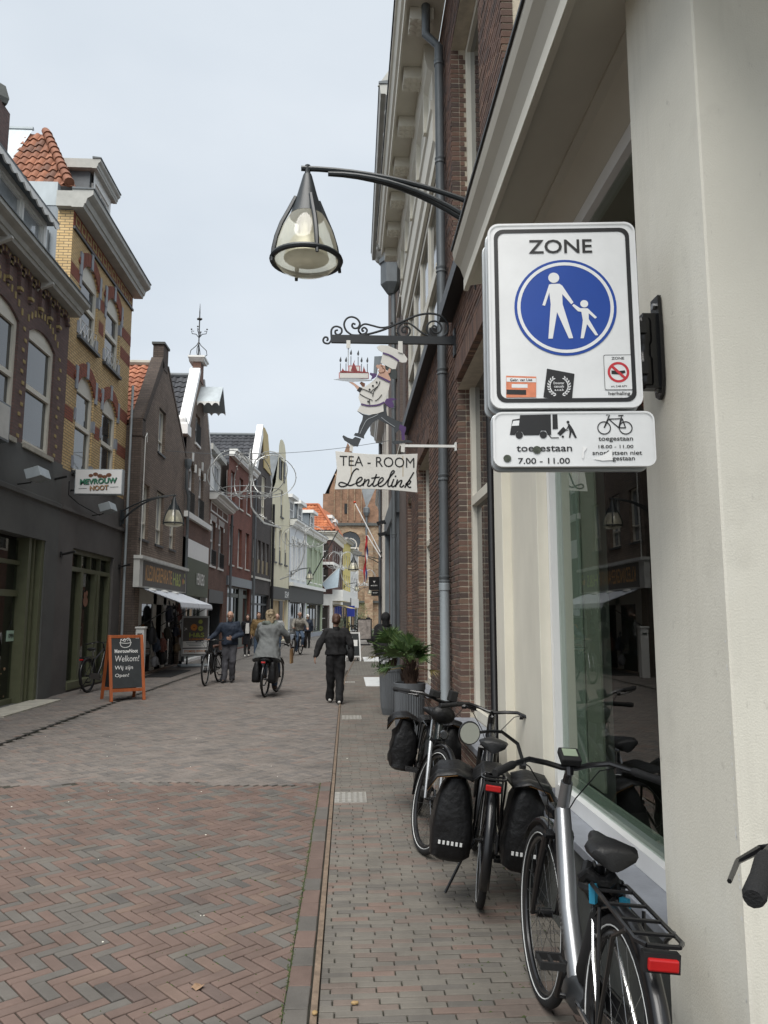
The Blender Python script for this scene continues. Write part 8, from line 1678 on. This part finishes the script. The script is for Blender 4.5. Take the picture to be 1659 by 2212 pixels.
# a small round sticker with a bicycle drawing on the rear mudguard
a = R(170); mwA = Matrix.Translation((.805, 2.49, 0)) @ Matrix.Rotation(math.atan2(1.065, .037), 4, 'Z') @ Matrix.Rotation(R(5), 4, 'X')
c = mwA @ V((.398 * math.cos(a), 0, .36 + .398 * math.sin(a))); ux = (mwA.to_3x3() @ V((0, -1, 0))).normalized(); nrm = (mwA.to_3x3() @ V((math.cos(a), 0, math.sin(a)))).normalized(); uy = nrm.cross(ux)
mb = MB(); flat(mb, [(-.016, .02), (-.018, -.006), (-.010, -.02), (0, -.024), (.010, -.02), (.018, -.006), (.016, .02)], c, ux, uy, .006); mb.build('shield', 'cream_print', stk)
mb = MB(); disc(mb, (-.006, -.006), .006, c, ux, uy, .0068, 14, .0045); disc(mb, (.007, -.004), .005, c, ux, uy, .0068, 14, .0035); stroke(mb, [(-.006, -.006), (0, .004), (.007, -.004)], .0015, c, ux, uy, lift=.0068, smooth=False); mb.build('bicycle_drawing', 'sign_black', stk, kind='stuff')
# ================================================================ people
K('skin', (.42, .25, .18), .6, var=.08, vs=30); K('skin_pale', (.50, .31, .24), .6, var=.08, vs=30); K('navy', (.010, .018, .035), .8, var=.2, vs=8); K('grey_trousers', (.05, .05, .058), .85, var=.15, vs=10); K('black_cloth', (.0055, .0055, .0065), .85, var=.25, vs=9); K('parka', (.12, .128, .128), .85, var=.12, vs=8); K('parka_hood', (.10, .115, .10), .9, var=.2, vs=14); K('jeans', (.055, .085, .135), .9, var=.15, vs=12); K('white_knit', (.60, .59, .56), .9, var=.06); K('dark_coat', (.006, .007, .011), .9, var=.2); K('mustard', (.17, .11, .045), .85, var=.15); K('puffer', (.16, .15, .13), .7, var=.12, vs=9); K('grey_jacket', (.33, .34, .34), .85, var=.1); K('hair_brown', (.065, .030, .018), .7, var=.35, vs=30); K('hair_fair', (.20, .155, .095), .7, var=.35, vs=30); K('hair_grey', (.32, .31, .29), .7, var=.25, vs=30); K('hair_dark', (.03, .018, .012), .7, var=.3, vs=30); K('shoe_white', (.62, .61, .58), .6, var=.1); K('shoe_dark', (.018, .017, .017), .5, var=.2); K('boot_brown', (.055, .028, .016), .6, var=.2); K('olive_coat', (.07, .08, .05), .9, var=.15); K('tan_paper', (.36, .22, .11), .8, var=.1); K('eye', (.02, .016, .013), .3, var=0); K('lip', (.30, .12, .10), .6, var=0); K('lilac', (.42, .36, .46), .6, var=.15)
def cap(mb, a, b, r0, r1, n=10, sq=None):
    """tapered limb segment with rounded ends"""
    a, b = V(a), V(b); d = (b - a).normalized() if (b - a).length > 1e-6 else V((0, 0, 1))
    pts = [a - d * r0 * .9, a - d * r0 * .6, a, b, b + d * r1 * .6, b + d * r1 * .9]; mb.tube(pts, [r0 * .4, r0 * .8, r0, r1, r1 * .8, r1 * .4], n, sq=sq)
def fuse(mb, name, mts, parent, vox=.014, folds=0., ff=9., seed=0, sm=6, pick=None):
    """overlapping volumes become one continuous skin, then soft folds"""
    me = bpy.data.meshes.new('tmp'); me.from_pydata(mb.v, [], mb.f); ob = bpy.data.objects.new('tmp', me); C.objects.link(ob)
    bm = bmesh.new(); bm.from_mesh(me); bmesh.ops.recalc_face_normals(bm, faces=bm.faces); bm.to_mesh(me); bm.free()
    r = ob.modifiers.new('r', 'REMESH'); r.mode = 'VOXEL'; r.voxel_size = vox; s = ob.modifiers.new('s', 'SMOOTH'); s.iterations = sm; s.factor = .5
    dg = bpy.context.evaluated_depsgraph_get(); res = bpy.data.meshes.new_from_object(ob.evaluated_get(dg)); bpy.data.objects.remove(ob); bpy.data.meshes.remove(me)
    if folds:
        off = V((seed * 7.3, seed * 3.1, 0)); nr = [v.normal.copy() for v in res.vertices]
        for v, q in zip(res.vertices, nr):
            p = V((v.co.x * ff, v.co.y * ff, v.co.z * ff * .75 + v.co.x * 4)); v.co += q * folds * (noise.noise(p + off) + .5 * noise.noise(p * 2.1 + off))
    for k in (mts if isinstance(mts, (list, tuple)) else [mts]): res.materials.append(M[k])
    res.polygons.foreach_set('use_smooth', [True] * len(res.polygons)); res.name = name
    if pick: res.polygons.foreach_set('material_index', [pick(p.center) for p in res.polygons])
    return link(name, res, parent, world=False)
def hand(mb, w, d, side, curl=.5, r=1.0):
    """palm, four unequal bent fingers and a thumb; w wrist, d pointing direction, side towards the thumb"""
    w, d, side = V(w), V(d).normalized(), V(side); side = (side - d * side.dot(d)).normalized(); nn = d.cross(side); nn = nn
    mb.obox(w + d * .045, d * .042, side * .036, nn * .012); 
    for i, (o, l) in enumerate(((.027, .072), (.009, .080), (-.009, .074), (-.027, .058))):
        a = w + d * .085 + side * o; b = a + d * l * .45 + nn * l * .3 * curl; c = b + d * l * .3 * (1 - curl * .6) + nn * l * .45 * curl; mb.tube([a, b, c], [.0095, .009, .007], 6)
    a = w + d * .025 + side * .034; b = a + d * .028 + side * .026; mb.tube([a, b, b + d * .03 + nn * .012 * curl], [.011, .010, .008], 6)
BASE = dict(ankL=(-.09, 0, .08), ankR=(.09, 0, .08), kneeL=(-.09, .03, .49), kneeR=(.09, .03, .49), hipL=(-.085, 0, .92), hipR=(.085, 0, .92), pelvis=(0, 0, .95), waist=(0, 0, 1.10), chest=(0, 0, 1.32), neck=(0, 0, 1.47), head=(0, .02, 1.625), shL=(-.185, 0, 1.42), shR=(.185, 0, 1.42), elL=(-.25, -.02, 1.15), elR=(.25, -.02, 1.15), wrL=(-.25, .06, .91), wrR=(.25, .06, .91), toeL=(-.10, .17, .03), toeR=(.10, .17, .03))
def person(label, loc, rz, H, pose, top, top_m, leg_m, hair, hair_m, shoe_m, skin='skin', bulk=1.0, hem=.88, flare=1.0, legw=1.0, group=None, seed=1, vox=.014, extra=None, inner=None, cuffs=True, glasses=False, z=0):
    mw = Matrix.Translation((loc[0], loc[1], z)) @ Matrix.Rotation(R(rz), 4, 'Z') @ Matrix.Scale(H / 1.75, 4); t = thing('person', label, 'person', mw=mw, group=group)
    J = dict(BASE); J.update(pose); J = {k: V(v) for k, v in J.items() if isinstance(v, tuple)}; hd = J['head']; up = (hd - J['neck']).normalized(); fw = V((0, 1, 0)); look = V(pose.get('look', (0, 1, 0))).normalized(); rt = look.cross(up).normalized()
    # body: one fused figure
    mb = MB()
    for s in 'LR':
        cap(mb, J['hip' + s], J['knee' + s], .075, .052); cap(mb, J['knee' + s], J['ank' + s], .05, .036); cap(mb, J['sh' + s], J['el' + s], .042, .036); cap(mb, J['el' + s], J['wr' + s], .035, .026); cap(mb, J['ank' + s] - V((0, .03, .03)), J['toe' + s], .035, .028)
    mb.tube([J['pelvis'] - V((0, 0, .06)), J['pelvis'], J['waist'], J['chest'], J['neck'] - V((0, 0, .06)), J['neck']], [.12, .15, .135, .165, .13, .05], 14, sq=(1, .62)); cap(mb, J['neck'] - up * .04, hd - up * .05, .05, .047)
    mb.ball(hd + up * .02, .098, 16, (.80, .98, 1.12)); mb.ball(hd - up * .055 + look * .028, .066, 12, (.88, .95, .95))
    mb.tube([hd + look * .085 + up * .022, hd + look * .108 - up * .012, hd + look * .092 - up * .024], [.008, .014, .009], 8)
    for sg in (-1, 1): mb.ball(hd + rt * sg * .080 - up * .005, .026, 8, (.4, .8, 1.2))
    bo = fuse(mb, 'body', skin, t, vox=.011 if vox < .015 else vox * .85, sm=3)
    ft = MB()
    for s, sg in (('L', -1), ('R', 1)):
        d = (J['wr' + s] - J['el' + s]).normalized(); d = V(pose.get('hd' + s, d)); hand(ft, J['wr' + s], d, V(pose.get('th' + s, (0, 1, .2))), pose.get('curl', .5))
    ft.build('hands', skin, bo, smooth=True, world=False)
    ey = MB()
    for sg in (-1, 1): ey.ball(hd + look * .089 + rt * sg * .031 + up * .02, .0095, 8)
    ey.build('eye', 'eye', bo, world=False, split=True); mo_ = MB(); mo_.tube([hd + look * .088 - up * .055 + rt * -.022, hd + look * .094 - up * .053, hd + look * .088 - up * .055 + rt * .022], [.003, .006, .003], 6); mo_.build('mouth', 'lip', bo, world=False)
    if glasses:
        g_ = MB()
        for sg in (-1, 1): g_.tube([hd + look * .103 + rt * (sg * .032 + .024 * math.cos(q)) + up * (.018 + .018 * math.sin(q)) for q in [i * .7 for i in range(10)]], .0028, 4); g_.tube([hd + look * .1 + rt * sg * .056 + up * .022, hd + rt * sg * .082 + up * .02], .0025, 4)
        g_.build('glasses', 'black', bo, world=False)
    # trousers
    mb = MB()
    for s in 'LR': k = legw; cap(mb, J['hip' + s], J['knee' + s], .098 * k, .075 * k); cap(mb, J['knee' + s], J['ank' + s] + V((0, 0, .0)), .074 * k, .066 * k * (1.05 if k > 1 else .9))
    mb.tube([J['pelvis'] - V((0, 0, .07)), J['pelvis'], J['waist'] - V((0, 0, .03))], [.13, .165, .15], 14, sq=(1, .68)); fuse(mb, 'trousers', leg_m, t, vox, .016, 9, seed, 4)
    for s in 'LR':
        mb = MB(); a = J['ank' + s]; tt = J['toe' + s]; d = (tt - a); d.z = 0; d = d.normalized() if d.length > .02 else V((0, 1, 0)); cap(mb, a + V((0, 0, -.035)) - d * .045, a - V((0, 0, .04)) + d * .03, .042, .04); cap(mb, a - V((0, 0, .045)) + d * .03, tt, .042, .03); cap(mb, a, a - V((0, 0, .02)), .045, .042); fuse(mb, 'shoe', shoe_m, t, .011 if vox < .015 else .016, sm=2)
    # upper garment
    mb = MB(); B = bulk; w = J['waist']; ch = J['chest']; pv = J['pelvis']
    hemc = pv + (pv - w).normalized() * (J['pelvis'].z - hem) if hem < .93 else pv.lerp(w, (hem - .9) * 3)
    if hem < .8: hemc = V((pv.x, pv.y - .01, hem)) + V(pose.get('hemshift', (0, 0, 0)))
    seq = [(hemc, .185 * B * flare), (hemc.lerp(w, .5), .178 * B * (1 + (flare - 1) * .4)), (w, .168 * B), (ch, .196 * B), (ch.lerp(J['neck'], .55), .165 * B), (J['neck'] - up * .02, .085)]
    mb.tube([p for p, r in seq], [r for p, r in seq], 18, sq=(1, .72))
    for s in 'LR': cap(mb, J['sh' + s], J['el' + s], .068 * B, .060 * B); cap(mb, J['el' + s], J['wr' + s].lerp(J['el' + s], .06), .060 * B, .045 * B)
    cap(mb, J['shL'], J['shR'], .06 * B, .06 * B); fuse(mb, top, top_m, t, vox, .021, 8.5, seed + 2, 4)
    mb = MB(); mb.tube([J['neck'] - up * .03 - look * .005, J['neck'] + up * .035], [.082, .07], 14); mb.build('collar', top_m, t, smooth=True, world=False)
    # hair
    mb = MB(); K2 = hd + up * .03 - look * .012
    if hair in ('short', 'balding'):
        for i in range(70):
            a = random.uniform(0, 6.28); el = random.uniform(-.25, 1.5) if hair == 'short' else random.uniform(-.35, .35); dv = rt * math.cos(a) * math.cos(el) + look * math.sin(a) * math.cos(el) + up * math.sin(el)
            if dv.dot(look) > (.55 if hair == 'short' else .25) and dv.dot(up) < .75: continue
            mb.ball(K2 + V((dv.x * .082, dv.y * .098, dv.z * .105)), .021 if hair == 'short' else .014, 6)
        fuse(mb, 'hair', hair_m, t, .009, .004, 40, seed, 2)
    if hair in ('long', 'bun', 'messy'):
        mb.ball(K2 - look * .018 + up * .015, .108, 14, (.84, .96, 1.06))
        if hair == 'long':
            for sg in (-1, 0, 1): cap(mb, K2 - look * .06 + rt * sg * .06, hd - up * .24 - look * .055 + rt * sg * .075, .05, .035)
            for sg in (-1, 1): cap(mb, K2 + rt * sg * .07 + look * .03, hd - up * .26 + rt * sg * .085 + look * .045, .028, .022)
        if hair == 'bun': mb.ball(K2 - look * .10 - up * .03, .05, 10); mb.ball(K2 - look * .075 + up * .02, .055, 10)
        if hair == 'messy':
            for i in range(26): a = random.uniform(0, 6.28); el = random.uniform(-.6, 1.4); mb.ball(K2 - look * .03 + V((math.cos(a) * math.cos(el) * .09, math.sin(a) * math.cos(el) * .09, math.sin(el) * .1)), .035, 7)
            for sg in (-1, 0, 1): cap(mb, K2 - look * .08 + rt * sg * .05, hd - up * .14 - look * .09 + rt * sg * .06, .04, .03)
        # keep the face free
        o = fuse(mb, 'hair', hair_m, t, .010, .008, 26, seed, 2)
        fl_ = hd + look * .055; bm = bmesh.new(); bm.from_mesh(o.data); kill = [f for f in bm.faces if (f.calc_center_median() - fl_).dot(look) > 0 and abs((f.calc_center_median() - hd).dot(rt)) < .085 and (f.calc_center_median() - hd).dot(up) < .065]; bmesh.ops.delete(bm, geom=kill, context='FACES'); bm.to_mesh(o.data); bm.free()
    if hair == 'hood': mb.ball(K2 - look * .02, .132, 14, (.92, 1.0, 1.1)); cap(mb, K2 - look * .04 - up * .04, J['neck'] - look * .03, .1, .1); fuse(mb, 'hood', hair_m, t, .014, .012, 12, seed, 3)
    if extra: extra(t, J, hd, look, up, rt)
    return t
# man in navy wheeling his bicycle, facing the camera
person('older man in navy jacket and grey trousers wheeling a bicycle', (-2.96, 19.85), 178, 1.77, dict(kneeL=(-.10, .12, .50), ankL=(-.08, .0, .10), toeL=(-.09, .15, .05), kneeR=(.09, .05, .49), ankR=(.10, .14, .08), toeR=(.11, .31, .04), elR=(.34, .06, 1.18), wrR=(.47, .28, 1.06), hdR=(.3, .95, -.1), thR=(-1, 0, .2), elL=(-.27, -.02, 1.17), wrL=(-.10, .24, 1.08), hdL=(.85, .5, .05), thL=(0, .3, 1), shR=(.20, .02, 1.41), look=(.08, 1, -.04)), 'jacket', 'navy', 'grey_trousers', 'balding', 'hair_grey', 'shoe_dark', bulk=1.16, hem=.92, legw=1.12, group='people in the street', seed=3, glasses=True)
# woman in black walking away
def bag_black(t, J, hd, look, up, rt):
    mb = MB(); mb.ball((.30, -.03, .98), .15, 14, (.45, .9, 1.15)); fuse(mb, 'shoulder_bag', 'black_cloth', t, .014, .014, 9, 4); mb = MB(); mb.tube([(.27, .08, 1.1), (.19, .06, 1.46), (.27, -.1, 1.1)], .012, 6); mb.build('bag_strap', 'black_cloth', t, world=False)
person('woman in black jacket and trousers walking away along the kerb', (-.215, 15.0), 2, 1.67, dict(kneeL=(-.10, .08, .49), ankL=(-.11, .20, .10), toeL=(-.12, .36, .07), kneeR=(.08, .0, .49), ankR=(.075, -.13, .09), toeR=(.09, .04, .03), elL=(-.33, -.04, 1.17), wrL=(-.41, -.10, .93), hdL=(-.15, .15, -1), elR=(.30, -.05, 1.16), wrR=(.30, .02, .95)), 'jacket', 'black_cloth', 'black_cloth', 'bun', 'hair_brown', 'shoe_white', bulk=1.2, hem=.93, legw=1.2, group='people in the street', seed=7, extra=bag_black)
# woman in dark coat and white jumper
def coat_open(t, J, hd, look, up, rt):
    mb = MB(); mb.prism([(-.065, .168, 1.40), (.065, .168, 1.40), (.085, .19, 1.10), (.08, .185, .96), (-.08, .185, .96), (-.085, .19, 1.10)], (0, -.03, 0)); o = mb.build('jumper', 'white_knit', t, world=False, bev=.012)
    mb = MB(); mb.box(-.42, -.30, -.04, .04, .52, .86); mb.build('tote_bag', 'black_cloth', t, world=False, bev=.02)
person('woman in long dark coat over a white jumper walking this way', (-4.12, 32.4), 185, 1.70, dict(kneeL=(-.08, .10, .50), ankL=(-.07, .08, .09), toeL=(-.07, .25, .05), kneeR=(.08, .02, .49), ankR=(.08, .10, .08), toeR=(.08, .27, .03), look=(.1, 1, -.05)), 'coat', 'dark_coat', 'black_cloth', 'long', 'hair_dark', 'shoe_white', skin='skin_pale', bulk=.98, hem=.50, flare=1.05, legw=.86, group='people in the street', seed=11, vox=.016, extra=coat_open)
person('man in mustard jacket and jeans behind the grey cyclist', (-3.42, 30.2), 178, 1.78, dict(ankL=(-.08, .1, .08), toeL=(-.08, .26, .03), look=(-.5, 1, 0)), 'jacket', 'mustard', 'jeans', 'short', 'hair_brown', 'shoe_dark', bulk=1.12, hem=.86, group='people in the street', seed=13, vox=.016)
person('older man in pale grey jacket behind the grey cyclist', (-2.78, 31.0), 184, 1.74, dict(ankR=(.08, .1, .08), toeR=(.08, .26, .03)), 'jacket', 'grey_jacket', 'jeans', 'balding', 'hair_grey', 'shoe_dark', skin='skin_pale', bulk=1.08, hem=.86, group='people in the street', seed=17, vox=.016)
# cyclists
RID = dict(pelvis=(0, -.02, 1.02), hipL=(-.09, .0, 1.0), hipR=(.09, .0, 1.0), waist=(0, .03, 1.17), chest=(0, .09, 1.37), neck=(0, .13, 1.52), head=(0, .17, 1.67), shL=(-.19, .10, 1.46), shR=(.19, .10, 1.46), elL=(-.30, .28, 1.24), elR=(.30, .28, 1.24), wrL=(-.30, .47, 1.13), wrR=(.30, .47, 1.13), hdL=(.1, 1, -.2), hdR=(-.1, 1, -.2), thL=(1, 0, 0), thR=(-1, 0, 0), curl=1.0)
def parka_bits(t, J, hd, look, up, rt):
    mb = MB(); mb.tube([J['neck'] + V((.13 * math.cos(q), -.02 + .10 * math.sin(q), -.02 + .035 * math.sin(q * 2))) for q in [i * .42 for i in range(15)]], .055, 8, closed=True); fuse(mb, 'hood', 'parka_hood', t, .014, .02, 14, 3, 2)
    bgt = MB(); bgt.box(.36, .40, .50, .74, .64, .96); bgt.build('paper_bag', 'tan_paper', t, world=False, bev=.01); bgt = MB(); bgt.tube([(.38, .54, .96), (.34, .56, 1.13), (.38, .70, .96)], .008, 5); bgt.build('bag_handle', 'boot_brown', t, world=False)
person('woman in long grey parka riding a bicycle away', (-1.655, 16.55), -7, 1.72, dict(RID, kneeL=(-.13, .33, .72), ankL=(-.12, .20, .42), toeL=(-.12, .36, .38), kneeR=(.13, .30, .58), ankR=(.12, .13, .20), toeR=(.12, .29, .15), elR=(.36, .20, 1.25), wrR=(.33, .43, 1.12), hemshift=(0, -.12, 0)), 'parka', 'parka', 'jeans', 'messy', 'hair_fair', 'boot_brown', bulk=1.32, hem=.74, flare=1.28, legw=.95, group='people in the street', seed=19, extra=parka_bits)
person('grey haired man in quilted jacket cycling towards the camera', (-2.07, 33.55), 191, 1.78, dict(RID, kneeL=(-.13, .36, .74), ankL=(-.12, .22, .42), toeL=(-.12, .38, .38), kneeR=(.13, .30, .60), ankR=(.12, .14, .20), toeR=(.12, .30, .15)), 'quilted_jacket', 'puffer', 'jeans', 'short', 'hair_grey', 'shoe_dark', skin='skin_pale', bulk=1.2, hem=.96, legw=.98, group='people in the street', seed=23, vox=.016, glasses=True)
person('person in dark jacket and pale cap behind the quilted cyclist', (-2.06, 40.5), 10, 1.72, dict(), 'jacket', 'navy', 'black_cloth', 'short', 'shoe_white', 'shoe_dark', bulk=1.1, group='people in the street', seed=29, vox=.02)
person('far person in olive coat near the notice board', (-.55, 55), 182, 1.72, dict(), 'coat', 'olive_coat', 'black_cloth', 'short', 'hair_grey', 'shoe_dark', bulk=1.15, hem=.75, group='people in the street', seed=31, vox=.02)
person('person in black hooded coat half hidden behind the palms', (.93, 18.9), 4, 1.70, dict(), 'coat', 'black_cloth', 'black_cloth', 'hood', 'black_cloth', 'shoe_dark', bulk=1.35, hem=.70, flare=1.05, group='people in the street', seed=37, vox=.018)
person('tiny far person in dark coat before the church', (2.45, 92), 180, 1.75, dict(), 'coat', 'dark_coat', 'black_cloth', 'short', 'hair_grey', 'shoe_dark', bulk=1.15, hem=.75, group='people in the street', seed=41, vox=.022)
